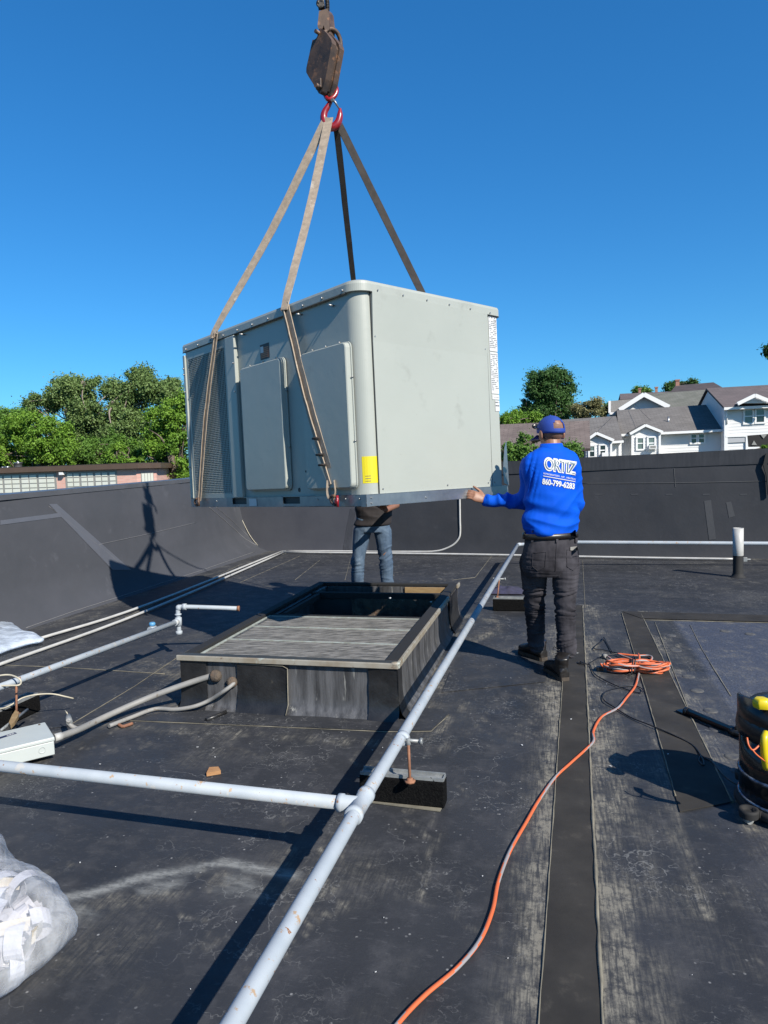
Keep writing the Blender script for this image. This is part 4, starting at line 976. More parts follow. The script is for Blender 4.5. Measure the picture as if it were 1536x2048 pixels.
# partition with torn insulation facing the sun
b = MB(); vs = []; nx, nz_ = 34, 8; vA, vB = CV0 + .5, CV1 - .09
for i in range(nx + 1):
    for j in range(nz_ + 1):
        t = j / nz_; x = vA + (vB - vA) * i / nx; top = CH - .05 - .035 * max(0, mnoise.noise(Vector((i * .5, 0, 3)))) ; z = -.3 + (top + .3) * t
        vs.append(RF(x, u2 - .03 + .03 * mnoise.noise(Vector((i * .4, j * .6, 1))), z))
b.add(vs, [(i * (nz_ + 1) + j, (i + 1) * (nz_ + 1) + j, (i + 1) * (nz_ + 1) + j + 1, i * (nz_ + 1) + j + 1) for i in range(nx) for j in range(nz_)], 0, True); b.build('torn_liner', M['torn'], curb)
cb('inner_lumber', CV1 - .50, CV1 - .11, CU1 - .088, CU1 - .073, CH - .13, CH - .03, M['wood'], .002)
cb('duct_wall', CV0 + .105, v3, CU1 - .086, CU1 - .073, -.3, CH - .04, mat('duct_metal', (.10, .12, .125), (.07, .085, .09), 4, .5, .3), 0)
cb('duct_wall', CV0 + .105, CV0 + .62, u2 + .052, u2 + .06, -.3, CH - .06, mat('duct_metal_dark', (.05, .07, .075), rough=.5, metal=.3), 0)
b = MB()
for (px, py) in ((780, 1196), (862, 1204)): c = G(px, py, CH - .02); b.ball(c, .012, .01, .008, 8)
b.build('insulation_scrap', M['white'], curb, kind='stuff')

# ================================================================== PIPES
def pipe(name, label, pts, r, m, cat='pipe', group=None, seg=14, smooth=True, n=6, parent=None):
    b = MB(); b.tube(spl(pts, n) if smooth else pts, r, seg); o = b.build(name, m, parent)
    if parent is None: tag(o, label, cat, group)
    return o
PZ = .30; PR = .0247
PT = G(720, 1610, PZ); PA = G(465, 2048, PZ); PE = G(1035, 1090, PZ)
dm = (PE - PA).normalized(); start = PA - dm * 2.2; endp = PE + dm * .05
gas = empty('gas_pipe', PT, 'long pale blue gas pipe running from the foreground past the curb to the back', 'pipe')
UU_ = G(1350, 1086, .33); corner = endp
b = MB(); b.tube([start, PA, PT, PE], PR, 18); b.build('pipe_run', M['pipe'], gas)
eR = KP(1536, 1087, (G(1350, 1086, .33)).dot(MV)); eL = KP(1100, 1084.5, (G(1350, 1086, .33)).dot(MV))
b = MB(); P = [PE - dm * .02, PE + dm * .02, PE + dm * .05 + HV * .02, PE + dm * .06 + HV * .08, eL + HV * .1, eR, eR + HV * 2.0]; b.tube(P, [PR, PR, PR * 1.1, PR * 1.0, PR, PR, PR], 14); b.build('pipe_run', M['pipe'], gas)
LB = G(0, 1532, PZ - .01)
dirb = (LB - PT).normalized(); b = MB(); b.tube([PT, LB, LB + dirb * .9], PR * .95, 16); b.build('branch_pipe', M['pipe'], gas)
b = MB(); d = dm
b.tube([PT - d * .085, PT - d * .083, PT - d * .06, PT - d * .058, PT + d * .058, PT + d * .06, PT + d * .083, PT + d * .085], [PR + .001, PR + .008, PR + .008, PR + .005, PR + .005, PR + .008, PR + .008, PR + .001], 20)
b.tube([PT, PT + dirb * .06, PT + dirb * .062, PT + dirb * .08, PT + dirb * .082], [PR + .004, PR + .004, PR + .008, PR + .008, PR + .001], 20)
b.build('tee_fitting', M['pipe'], gas)
b = MB(); b.tube([G(662, 1700, PZ) , G(662, 1700, PZ) + d * .001], PR, 12); 
def coupling(px, py, z=PZ, l=.05, rr=PR + .007, dd=None):
    c = G(px, py, z); c = PA + dm * (c - PA).dot(dm); b = MB(); b.tube([c - dm * l, c - dm * (l - .004), c + dm * (l - .004), c + dm * l], [PR, rr, rr, PR], 18); b.build('coupling', M['pipe'], gas)
coupling(806, 1477, l=.018)
def support(label, c, ax, L, W_, H, rodtop, clampdir, r=PR, rag=None, rodc=None):
    """c: ground centre; ax: long axis"""
    ay = Z3.cross(ax); root = empty('pipe_support', c, label, 'pipe support', 'rubber block supports under the pipes')
    b = MB(); b.cbox(c + Z3 * (.003 + H / 2), ax * L, ay * W_, Z3 * H); b.build('rubber_base', M['block'], root, bev=.006)
    b = MB(); t = c + Z3 * (H + .004)
    b.cbox(t + ay * (W_ * .36) + Z3 * .007, ax * L * .98, ay * .008, Z3 * .014); b.cbox(t - ay * (W_ * .36) + Z3 * .007, ax * L * .98, ay * .008, Z3 * .014); b.cbox(t + Z3 * .001, ax * L * .98, ay * W_ * .76, Z3 * .004)
    b.cbox(t + ax * (L * .49) + Z3 * .006, ax * .006, ay * W_ * .7, Z3 * .012)
    b.build('strut_channel', M['strut'], root)
    rb = (rodc if rodc is not None else c + Z3 * H) ; b = MB(); b.cyl(rb, rodtop, .0065, seg=8); b.lathe(rb + Z3 * .0, [(.012, 0), (.024, .0), (.024, .008), (.013, .008), (.013, .018), (.006, .018)], 8); b.build('threaded_rod', M['rustrod'], root)
    b = MB(); cc = rodtop
    b.lathe(cc - Z3 * .02, [(.01, 0), (.012, .01), (.009, .03)], 8)
    b.cyl(cc - clampdir * (r + .03), cc + clampdir * (r + .03), .008, seg=8); b.cyl(cc + clampdir * (r + .026), cc + clampdir * (r + .038), .015, seg=6); b.cyl(cc - clampdir * (r + .026), cc - clampdir * (r + .038), .015, seg=6)
    b.build('roller_clamp', M['strut'], root); return root
g1_ = G(748, 1606); g2_ = G(876, 1619); ax1 = (g2_ - g1_).normalized(); L1_ = (g2_ - g1_).length * 1.12; ay1 = Z3.cross(ax1)
c1s = (g1_ + g2_) / 2 + ay1 * .042 - ax1 * .02; rodb = G(820, 1564, .13)
topc = G(806, 1480, PZ); topc = PA + dm * (topc - PA).dot(dm)
support('rough black rubber block with rusty rod under the pipe, right of the pipe junction', c1s, ax1, L1_ + .06, .075, .115, topc + HV * .03, HV, rodc=Vector((rodb.x, rodb.y, .13)))
sheet('sealant_pad', [(722, 1604), (880, 1624), (890, 1606), (872, 1592), (730, 1588)], .004, .004, M['bead'])
g1_ = G(992, 1222); g2_ = G(1046, 1223); ax2 = (g2_ - g1_).normalized(); c2s = (g1_ + g2_) / 2 + Z3.cross(ax2) * .05
topc = G(1003, 1158, PZ); topc = PA + dm * (topc - PA).dot(dm)
support('black rubber block with a dark rag behind it, near the walking man in blue', c2s, ax2, (g2_ - g1_).length + .06, .10, .115, topc + HV * .02, HV, rodc=c2s + Z3 * .12 - ax2 * .12)
b = MB(); vs = []; nx, ny = 22, 12; rc = G(1008, 1190, 0)
for i in range(nx + 1):
    for j in range(ny + 1):
        x = (i / nx - .5) * .42; y = (j / ny - .5) * .28; e = 1 - (2 * i / nx - 1) ** 4; g = 1 - (2 * j / ny - 1) ** 4
        z = .01 + .07 * max(0, e * g) * (.75 + .7 * mnoise.noise(Vector((x * 11, y * 11, 5)))); vs.append(rc + ax2 * (x + .02 * mnoise.noise(Vector((i * .3, j * .3, 1)))) + Z3.cross(ax2) * (y + .15) + Z3 * z)
b.add(vs, [(i * (ny + 1) + j, (i + 1) * (ny + 1) + j, (i + 1) * (ny + 1) + j + 1, i * (ny + 1) + j + 1) for i in range(nx) for j in range(ny)], 0, True)
tag(b.build('rag', M['rag']), 'crumpled dark blue rag lying behind the second pipe support', 'rag')

# left drain pipe with elbow
QT = G(357, 1243, .29); QL = G(0, 1374, .29); dq = (QL - QT).normalized(); qr = .021
lp = empty('drain_pipe', QT, 'pale grey pipe on the left with a tee, open elbow and blue cap', 'pipe')
b = MB(); b.tube([QT, QL, QL + dq * 1.5], qr, 14); b.build('pipe_run', M['pipe'], lp)
qx = D(357, 1214, QT.y); qe = D(478, 1217, QT.y + .02)
b = MB(); b.tube(spl([Vector((QT.x, QT.y, QT.z - .10)), QT, Vector((QT.x, QT.y, qx.z - .03)), Vector((QT.x + .012, QT.y, qx.z - .008)), Vector((QT.x + .05, QT.y, qx.z)), qe], 5), qr * .85, 14); b.build('riser', M['pipe'], lp)
b = MB(); x, y = QT.x, QT.y
for z0_, z1_ in ((QT.z - .105, QT.z - .075), (QT.z - .035, QT.z + .035), (QT.z + .05, QT.z + .065)): b.tube([Vector((x, y, z0_)), Vector((x, y, z0_ + .003)), Vector((x, y, z1_ - .003)), Vector((x, y, z1_))], [qr * .8, qr * 1.25, qr * 1.25, qr * .8], 14)
b.tube([QT + dq * .02, QT + dq * .055], qr * 1.25, 14); b.tube([Vector((x + .04, y, qx.z)), Vector((x + .07, y, qx.z))], qr * 1.25, 14); b.ball(Vector((x + .008, y, qx.z - .006)), qr * 1.2)
b.build('fitting', M['pipe'], lp, kind='stuff')
b = MB(); b.tube([qe - (qe - qx).normalized() * .015, qe + (qe - qx).normalized() * .004], qr * 1.05, 14); b.build('rusty_thread', M['rustrod'], lp)
c = G(305, 1259, .29); b = MB(); b.cyl(c, c + Z3 * .05, .012, seg=10); b.lathe(c + Z3 * .03, [(.02, 0), (.024, .004), (.024, .02), (.018, .026)], 14); b.build('blue_cap', mat('blue_cap', (.12, .38, .68), rough=.5), lp)
b = MB(); b.tube([c - dq * .03, c + dq * .03], qr * 1.3, 14); b.build('fitting', M['pipe'], lp)
# white conduits along the left wall and below the back wall
GRPC = 'white pvc conduits lying along the walls'
j0 = G(568, 1103, .03)
cnd = [pipe('conduit', 'white conduit along the left wall, the one nearest the wall', [G(60, 1283, .025), G(300, 1207, .025), G(565, 1102, .03)], .014, M['pvc'], group=GRPC),
       pipe('conduit', 'white conduit on the left, the lower of the two running to the corner', [G(-60, 1350, .025), G(300, 1219, .025), G(566, 1105, .03)], .014, M['pvc'], group=GRPC),
       pipe('conduit', 'thin white conduit at the foot of the back wall, reaching the vent pipe', [G(566, 1104, .03), G(900, 1108, .03), G(1160, 1113, .03), G(1300, 1115.5, .03), G(1478, 1118, .03)], .015, M['pvc'], group=GRPC)]
q = [onB(x, y, .035)[0] for x, y in ((572, 1101), (700, 1102), (840, 1103), (872, 1102), (890, 1098), (908, 1089), (919, 1076), (921.5, 1062), (921, 1040), (920.5, 1000), (920, 960))]
pipe('conduit', 'white conduit bending upwards on the back wall beneath the unit', q, .015, M['pvc'], group=GRPC)
b = MB(); b.cbox(G(568, 1104, .02), HV * .07, MV * .07, Z3 * .05); tag(b.build('junction_fitting', M['strut'], bev=.01), 'small grey fitting joining the white conduits in the roof corner', 'fitting')
q = [onB(x, y, .03)[0] for x, y in ((474, 1016), (486, 1040), (500, 1068), (515, 1088), (530, 1098), (552, 1103))]
pipe('cable', 'thin pale cable hanging down the corner of the back wall', q, .005, M['cream'], 'cable')
# vent pipe
vb = G(1476, 1154, 0); vent = empty('vent_pipe', vb, 'white topped vent pipe with a black boot standing near the back wall', 'vent pipe')
vr = 10.0 / 1370 * vb.y; vh = D(1476, 1056, vb.y).z
b = MB(); b.lathe(vb, [(vr * 1.5, 0), (vr * 1.15, .02), (vr * .96, .05), (vr * .95, vh * .45)], 20); b.build('rubber_boot', M['blackm'], vent)
b = MB(); b.lathe(vb, [(vr * .97, vh * .44), (vr, vh * .445), (vr, vh), (vr * .86, vh), (vr * .86, vh - .1)], 20); b.build('pipe', M['pvc'], vent)
b = MB(); b.lathe(vb + Z3 * (vh - .09), [(vr * .84, 0), (vr * .84, .002)], 20); b.build('pipe_bore', M['blackm'], vent)
c = G(1490, 1119, .03); b = MB(); b.cbox(c, HV * .05, MV * .04, Z3 * .06); b.cyl(c, c + HV * .07, .012, seg=8); tag(b.build('conduit_fitting', M['strut'], bev=.008), 'small grey conduit fitting just right of the vent pipe', 'fitting')

# ================================================================== ELECTRICAL BOX and conduits into the curb
bz0, bz1 = .03, .125
A_ = G(110, 1509, bz0); B1 = G(34, 1528, bz0); ddx = (B1 - A_).normalized(); Cc = G(95, 1443, bz1); A1 = Vector((A_.x, A_.y, bz1)); wv = (Cc - A1); wv = wv - ddx * wv.dot(ddx); wl = wv.length; wv.normalize()
ebox = empty('electrical_box', A_, 'pale metal electrical box lying on the roof at the left edge', 'electrical box')
b = MB(); b.obox(A_, ddx * .62, wv * wl, Z3 * (bz1 - bz0 - .022)); b.build('box_body', M['boxp'], ebox, bev=.004)
b = MB(); b.obox(A_ - ddx * .004 - wv * .004 + Z3 * (bz1 - bz0 - .022), ddx * .628, wv * (wl + .008), Z3 * .022); b.build('box_lid', M['boxp'], ebox, bev=.006)
b = MB(); c = A_ + ddx * .06 + Z3 * .04 - wv * .001; b.lathe(c, [(.017, 0), (.017, .0015), (.0145, .0015), (.0145, .0003), (.011, .0003)], 20, axis=-wv); b.build('knockout', M['boxp'], ebox)
b = MB(); b.cyl(A_ + ddx * .03 + wv * (wl - .025) + Z3 * (bz1 - bz0), A_ + ddx * .03 + wv * (wl - .025) + Z3 * (bz1 - bz0 + .004), .006, seg=8); b.build('screw', M['steel'], ebox)
lb0 = Vector((G(32, 1466, bz1).x, G(32, 1466, bz1).y, bz1 + .0006)); lb1 = G(-12, 1480, bz1); ld = (lb1 - lb0); ld.z = 0; ldl = ld.length * 1.3; ld.normalize(); lw_ = Z3.cross(ld); 
if lw_.dot(wv) < 0: lw_ = -lw_
b = MB(); b.obox(lb0 - lw_ * .012, ld * ldl, lw_ * .026, Z3 * .0006); lbl = b.build('name_label', mat('navy_label', (.02, .03, .09), rough=.5), ebox)
def text_mesh(s, size, font_off=0, ext=0, space=1.0):
    c = bpy.data.curves.new('t', 'FONT'); c.body = s; c.size = size; c.offset = font_off; c.extrude = ext; c.space_character = space; c.resolution_u = 4
    o = bpy.data.objects.new('t', c); COL.objects.link(o); dg = bpy.context.evaluated_depsgraph_get(); me = bpy.data.meshes.new_from_object(o.evaluated_get(dg))
    bpy.data.objects.remove(o); V_ = [v.co.copy() for v in me.vertices]; F_ = [tuple(p.vertices) for p in me.polygons]; bpy.data.meshes.remove(me); return V_, F_
tv, tf = text_mesh('ORK', .019, .0008); mxx = max(v.x for v in tv)
b = MB(); b.add([lb0 + ld * (.006 + mxx - v.x) + lw_ * (v.y - .0065) + Z3 * .0009 for v in tv], tf); b.build('lettering', M['printw'], lbl)
pipe('conduit_connector', None, [G(109, 1476, .085), G(123, 1472, .085)], .022, M['pvc'], parent=ebox, smooth=False)
GRPF = 'grey flexible conduits entering the curb'
pipe('flexible_conduit', 'thick grey conduit from the electrical box into the front of the curb', [G(118, 1474, .085), G(160, 1458, .07), G(210, 1434, .06), G(270, 1407, .08), G(330, 1383, .13), G(390, 1362, .18), G(430, 1350, .215), RF(fx(440), CU0 + .01, .225)], .0185, M['conduit'], group=GRPF)
pipe('flexible_conduit', 'thinner grey conduit looping low out of the front of the curb', [G(218, 1452, .02), G(262, 1435, .02), G(310, 1418, .02), G(350, 1419, .02), G(388, 1413, .04), G(420, 1400, .07), G(448, 1382, .14), G(466, 1368, .175), RF(fx(470), CU0 + .01, .19)], .0125, M['conduit'], group=GRPF)
b = MB()
for p_, r_ in ((RF(fx(436), CU0 - .02, .215), .04), (RF(fx(468), CU0 - .02, .18), .035)): b.ball(p_, r_, r_ * .8, r_)
tag(b.build('conduit_mastic', M['torn'], kind='stuff'))
bpy.data.objects['conduit_mastic'].parent = curb; bpy.data.objects['conduit_mastic'].location -= curb.location
b = MB(); b.tube(spl([G(170, 1458, .05), G(150, 1456, .06), G(138, 1447, .085), G(137, 1440, .11)], 4), .013, 10); co = b.build('conduit_stub', M['conduit']); tag(co, 'short grey conduit stub with bare wires beside the electrical box', 'conduit')
b = MB(); b.tube([G(139, 1445, .095), G(136, 1432, .11)], .017, 12); b.build('connector', M['strut'], co)
b = MB(); b.tube([G(137, 1432, .11), G(133, 1424, .14)], .003, 6); b.tube([G(139, 1432, .11), G(130, 1421, .13)], .003, 6); b.build('bare_wire', M['cream'], co)
pipe('cable', 'cream cable curving over the roof from the left edge, ending in the air', [G(-30, 1420, .1), G(0, 1418, .12), G(20, 1411, .14), G(45, 1396, .17), G(75, 1389, .18), G(105, 1388, .16), G(130, 1393, .13), G(147, 1397, .10)], .0045, M['cream'], 'cable')
pipe('cable', 'loop of cream cable around the pale grey pipe at the left edge', [G(-30, 1358, .32), G(0, 1351, .34), G(20, 1350, .34), G(36, 1356, .33), G(42, 1363, .31), G(38, 1370, .30), G(20, 1371, .3), G(-30, 1372, .3)], .005, M['cream'], 'cable')
# third support at the left edge
c3 = G(28, 1440, 0); axl = (G(70, 1428, 0) - G(0, 1462, 0)).normalized(); tp = QT + dq * ((G(33, 1362, .29) - QT).dot(dq))
support('black rubber block and grey rod under the left pipe beside the cream cable', c3, axl, .34, .10, .10, tp, MV, r=qr, rodc=G(33, 1430, .11))
b = MB(); P = [G(x, y, .13) for x, y in ((18, 1452), (24, 1438), (31, 1427), (38, 1431), (37, 1438), (30, 1450), (22, 1458))]; b.prism(P, Z3 * .02); tag(b.build('wood_scrap', M['wood'], bev=.004), 'orange brown scrap of wood on the left pipe support', 'wood scrap')
b = MB(); b.tube([G(0, 1462, .12), G(55, 1419, .12)], .008, 8); tag(b.build('metal_rod', M['strut']), 'short pale metal rod lying across the left pipe support', 'rod')
# small wooden block
b = MB(); P = [G(x, y, .002) for x, y in ((413, 1553), (442, 1548), (437, 1540), (419, 1541))]; P = [Vector((p.x, p.y, .002)) for p in P]; b.prism(P, Z3 * .018)
wb = b.build('wood_block', mat('cedar', (.55, .30, .13), (.45, .22, .09), 20, .7, vs=(1, 1, 20)), bev=.002); tag(wb, 'small orange wooden wedge lying alone on the roof', 'wood block')
b = MB(); pts = [G(265, 1447, .012), G(256, 1450, .012), G(245, 1453, .01), G(236, 1448, .01)]; b.tube(spl(pts, 3), [.01] * 10, 6); tag(b.build('rusty_scrap', M['rustrod']), 'rusty brown scrap beside the thin conduit', 'scrap')
b = MB(); b.tube([G(412, 1440, .012), G(452, 1424, .014)], .012, 8); tag(b.build('foam_tube', M['curbd']), 'short black foam tube on the roof in front of the curb', 'foam tube')

# ================================================================== CORDS
rnd = random.Random(3)
P = spl([G(x, y, .008) for x, y in ((700, 2170), (795, 2048), (850, 1990), (915, 1935), (960, 1880), (985, 1820), (997, 1762), (1020, 1702), (1052, 1645), (1078, 1600), (1110, 1555), (1140, 1527), (1170, 1500), (1187, 1482), (1187, 1462), (1203, 1434), (1235, 1416), (1254, 1394), (1270, 1373), (1277, 1350), (1279, 1333))], 14)
P += [p + Z3 * h for p, h in ((G(1279, 1327, 0), .05), (G(1276, 1320, 0), .05))]
oc = empty('extension_cord', G(1275, 1343, 0), 'orange and grey extension cord snaking to a tied coil on the roof', 'extension cord')
b = MB(); b.tube(P, .0072, 10, 0, stripe=1, twist=.23, flat=.8); b.build('cord_run', [M['orange'], M['greyc']], oc)
b = MB(); cc = G(1272, 1345, 0); ex = (G(1340, 1350, 0) - G(1208, 1345, 0)); el = ex.length / 2; ex.normalize(); ey = Z3.cross(ex)
P = []; loops = 11
for k in range(loops):
    a_l = el * rnd.uniform(.80, 1.02); b_l = rnd.uniform(.05, .125); ox = rnd.uniform(-.03, .03); oy = rnd.uniform(-.03, .03); z = .012 + .006 * k; tl = rnd.uniform(-.12, .12)
    for i in range(20):
        t = 2 * math.pi * i / 20; x = a_l * math.cos(t) + ox; y = b_l * math.sin(t); pin = .35 + .65 * abs(math.cos(t)) ** .8
        y = y * pin + oy; q = cc + ex * (x * math.cos(tl) - y * math.sin(tl)) + ey * (x * math.sin(tl) + y * math.cos(tl)); q.z = z + .006 * math.sin(3 * t + k) + .01 * rnd.random(); P.append(q)
P = spl(P, 2); b.tube(P, .0075, 8, 0, stripe=1, twist=.3); b.build('cord_coil', [M['orange'], M['greyc']], oc)
b = MB(); P = spl([G(x, y, .02) for x, y in ((1215, 1313), (1230, 1323), (1245, 1328), (1275, 1329), (1298, 1323), (1304, 1315), (1295, 1311), (1270, 1311), (1240, 1308), (1238, 1309), (1262, 1318), (1275, 1326))], 6); b.tube(P, .0075, 8, 0, stripe=1, twist=.3); b.build('cord_loop', [M['orange'], M['greyc']], oc)
b = MB(); P = spl([cc + ey * y + Z3 * z + ex * x for x, y, z in ((-.02, -.08, .02), (-.01, -.04, .09), (.0, .03, .1), (.01, .09, .03), (-.01, .04, .105), (-.03, -.06, .07), (-.04, -.09, .01))], 5); b.tube(P, .005, 6); b.build('cord_tie', M['blackc'], oc)
b = MB(); c = G(1213, 1313, .02); b.cyl(c, G(1206, 1311, .02), .016, seg=10); b.build('plug', M['conduit'], oc)
bc = [(1540, 1578), (1484, 1573), (1450, 1553), (1425, 1525), (1410, 1516), (1402, 1512), (1398, 1522), (1407, 1530), (1404, 1515), (1385, 1490), (1345, 1469), (1300, 1450), (1260, 1434), (1228, 1414), (1210, 1402), (1205, 1392), (1214, 1382), (1240, 1374), (1270, 1372), (1285, 1378), (1284, 1384), (1270, 1384), (1230, 1370), (1195, 1352), (1184, 1340), (1180, 1330), (1165, 1328), (1155, 1326), (1160, 1323), (1175, 1327), (1200, 1314), (1222, 1309), (1245, 1306), (1235, 1306), (1208, 1300), (1188, 1297), (1195, 1288), (1203, 1282), (1208, 1275), (1213, 1285), (1225, 1305)]
pipe('power_cord', 'thin black power cord curling from the vacuum to the orange coil', [G(x, y, .006 + .003 * (i % 3)) for i, (x, y) in enumerate(bc)], .0038, M['blackc'], 'power cord', seg=6, n=5)
b = MB(); c = G(1200, 1337, .02); b.cbox(c, ex * .05, ey * .03, Z3 * .03); tag(b.build('plug_tag', M['black'], bev=.006), 'small black plug on the black cord left of the coil', 'plug')

# ================================================================== SHOP VACUUM
vc_ = G(1588, 1622, 0); VY = vc_.y; vac = empty('shop_vacuum', vc_, 'dark wet and dry vacuum with yellow parts cut off by the right edge', 'vacuum cleaner')
rv = .205
b = MB(); b.lathe(vc_, [(rv * .9, .055), (rv, .06), (rv, .335), (rv * .95, .336)], 40); b.build('drum', M['drum'], vac)
for z in (.165, .062): b = MB(); b.lathe(vc_ + Z3 * z, [(rv + .001, -.008), (rv + .006, -.006), (rv + .007, 0), (rv + .006, .006), (rv + .001, .008)], 40); b.build('drum_band', M['chrome'], vac)
b = MB(); b.lathe(vc_, [(rv + .004, .325), (rv + .012, .33), (rv + .014, .36), (rv + .008, .40), (rv * .93, .43), (rv * .80, .455), (rv * .45, .47), (.01, .475)], 40); b.build('motor_head', M['black'], vac)
b = MB(); b.lathe(vc_, [(rv + .012, .02), (rv + .02, .03), (rv + .012, .055), (rv * .9, .056)], 40); b.build('base_ring', M['blackm'], vac)
tl_ = D(1485, 1395, VY - .05); b = MB(); dirl = (tl_ - vc_); dirl.z = 0; dirl.normalize(); tgt = Z3.cross(dirl)
vs = []
for k in range(9):
    a = R(-50 + 100 * k / 8); o = vc_ + (dirl * math.cos(a) + tgt * math.sin(a)) * (rv + .008); h = .455 + .045 * math.cos(a * 1.2) ** 2; i_ = (dirl * math.cos(a) + tgt * math.sin(a)) * -.012
    vs += [o + Z3 * .34, o + Z3 * h, o + i_ + Z3 * h, o + i_ + Z3 * .34]
b.add(vs, [(4 * k + j, 4 * k + 4 + j, 4 * k + 4 + (j + 1) % 4, 4 * k + (j + 1) % 4) for k in range(8) for j in range(4)] + [(0, 1, 2, 3), (32, 35, 34, 33)], 0, True); b.build('head_shroud', M['black'], vac)
kc = D(1523, 1400, VY - .12); b = MB(); b.lathe(kc - Z3 * .03, [(.03, 0), (.034, .01), (.034, .025), (.026, .038), (.01, .04)], 6); b.build('yellow_knob', M['yellowp'], vac, bev=.004)
lp_ = D(1534, 1500, VY - .2); b = MB(); b.tube(spl([D(1533, 1466, VY - .2), D(1529, 1480, VY - .22), D(1529, 1510, VY - .22), D(1533, 1536, VY - .2)], 4), .014, 10); b.build('yellow_latch', M['yellowp'], vac)
for ang, nm in ((200, 0), (290, 1), (20, 2), (110, 3)):
    a = R(ang); o = Vector((math.cos(a), math.sin(a), 0)); cpos = vc_ + o * (rv + .045)
    b = MB(); b.lathe(cpos + Z3 * .03, [(.036, 0), (.038, .02), (.038, .032), (.026, .033), (.024, .02), (.01, .02)], 18); b.obox(vc_ + o * (rv - .03) - Z3.cross(o) * .03 + Z3 * .032, o * .05, Z3.cross(o) * .06, Z3 * .025); f_ = b.build('caster_arm', M['blackm'], vac)
    b = MB(); b.cyl(cpos + Z3 * .02 - Z3.cross(o) * .01, cpos + Z3 * .02 + Z3.cross(o) * .01, .02, seg=14); b.build('caster', M['strut'], f_)
wa = G(1374, 1423, .024); wbp = G(1500, 1476, .024); b = MB(); dw = (wbp - wa).normalized(); b.tube([wa, wa + dw * .30, wa + dw * .301, wa + dw * .34, wa + dw * .341, wbp, wbp + dw * .14], [.022, .020, .025, .025, .021, .02, .02], 14)
b.build('wand', M['black'], vac)
b = MB(); b.tube([wa - dw * .01 + Z3 * .0, wa + dw * .012], [.025, .023], 10); c = wa - dw * .03 - Z3 * .01; b.cbox(c, dw * .06, Z3.cross(dw).normalized() * .05, Z3 * .006); b.cyl(wa + dw * .33 + Z3 * .0, wa + dw * .33 + Z3 * .05 + dw * .03, .014, seg=10); b.build('nozzle', M['black'], vac, kind='stuff')
b = MB(); b.tube(spl([D(1494, 1475, VY - .21), D(1497, 1490, VY - .225), D(1505, 1500, VY - .225), D(1515, 1494, VY - .22), D(1525, 1482, VY - .2)], 5), .0035, 6)
b.tube(spl([D(1505, 1500, VY - .225), D(1514, 1510, VY - .228), D(1530, 1522, VY - .225), D(1545, 1530, VY - .22)], 5), .003, 6); b.build('string', M['orange'], vac)

# ================================================================== PLASTIC BAGS
def bag(label, outline, zc, seed, hgt):
    """inflated bag from a ground outline (pixels at height zc)"""
    P = [G(x, y, zc) for x, y in outline]; n = len(P); c = sum(P, Vector()) / n; b = MB(); vs = []; K = 9; m = 60; Q = spl(P + [P[0]], 6)[:-1]; m = len(Q)
    for k in range(2 * K + 1):
        t = math.pi * k / (2 * K) - math.pi / 2; s = math.cos(t); h = math.sin(t)
        for i, p in enumerate(Q):
            q = c.lerp(p, max(.02, s ** .8)); w = mnoise.noise(Vector((q.x * 7 + seed, q.y * 7, h * 2))) + .5 * mnoise.noise(Vector((q.x * 17, q.y * 17, h * 3 + seed))); rid = abs(mnoise.noise(Vector((i * .45, seed, h))))
            z = zc + hgt * h * (1 if h > 0 else .9) + .022 * w * (1 if h > 0 else .3) * (hgt / .1); q = q + (q - c).normalized() * (.008 * w * s + .004 * rid); vs.append(Vector((q.x, q.y, max(z, .004))))
    b.add(vs, [(k * m + i, k * m + (i + 1) % m, (k + 1) * m + (i + 1) % m, (k + 1) * m + i) for k in range(2 * K) for i in range(m)], 0, True)
    return b, c
root = empty('plastic_bag', G(20, 1860, 0), 'clear plastic bag full of curled white strips at the lower left edge', 'plastic bag')
b, c = bag('', [(-260, 1640), (-120, 1640), (-10, 1684), (22, 1722), (40, 1745), (95, 1775), (128, 1800), (150, 1832), (156, 1846), (150, 1856), (100, 1905), (55, 1940), (10, 1975), (-120, 2030), (-260, 2010)], .12, 2, .115)
b.build('bag_film', M['bag'], root)
for k in range(44):
    ang = rnd.uniform(0, 6.28); o = G(rnd.uniform(-150, 70), rnd.uniform(1770, 1900), .12); o.z = rnd.uniform(.07, .13); ax_ = Vector((math.cos(ang), math.sin(ang), rnd.uniform(-.5, .5))).normalized(); r_ = rnd.uniform(.03, .062); u_ = ax_.orthogonal().normalized(); w_ = ax_.cross(u_)
    pts = [o + (u_ * math.cos(t) + w_ * math.sin(t)) * r_ * (1 + .2 * t / 5) + ax_ * .006 * t for t in np.linspace(0, rnd.uniform(2, 5.5), 14)]
    v, f = ribbon(pts, [ax_, ax_], rnd.uniform(.03, .06), .0012, 1); b = MB(); b.add([Vector((q.x, q.y, max(q.z, .012))) for q in v], f); b.build('paper_strip', M['paper'], root)
for (p0, p1) in (((-60, 1880, .17), (60, 1846, .16)), ((50, 1900, .1), (85, 1850, .12)), ((-40, 1775, .17), (40, 1768, .14))):
    v, f = ribbon([G(*p0), G((p0[0] + p1[0]) / 2, (p0[1] + p1[1]) / 2 - 4, .18), G(*p1)], [Vector((0, .6, 1)), Vector((0, .6, 1))], .035, .003, 5); b = MB(); b.add(v, f); b.build('cream_strip', M['card'], root)
b, c = bag('', [(-120, 1225), (-40, 1228), (10, 1240), (35, 1256), (55, 1268), (84, 1277), (84, 1282), (60, 1286), (25, 1296), (-20, 1310), (-120, 1325)], .05, 9, .06)
tag(b.build('plastic_sheet', M['bag2'] if 'bag2' in M else plastic('milky_bag', (.70, .78, .88), .12)), 'crumpled milky plastic sheet lying by the left parapet over the conduits', 'plastic sheet')
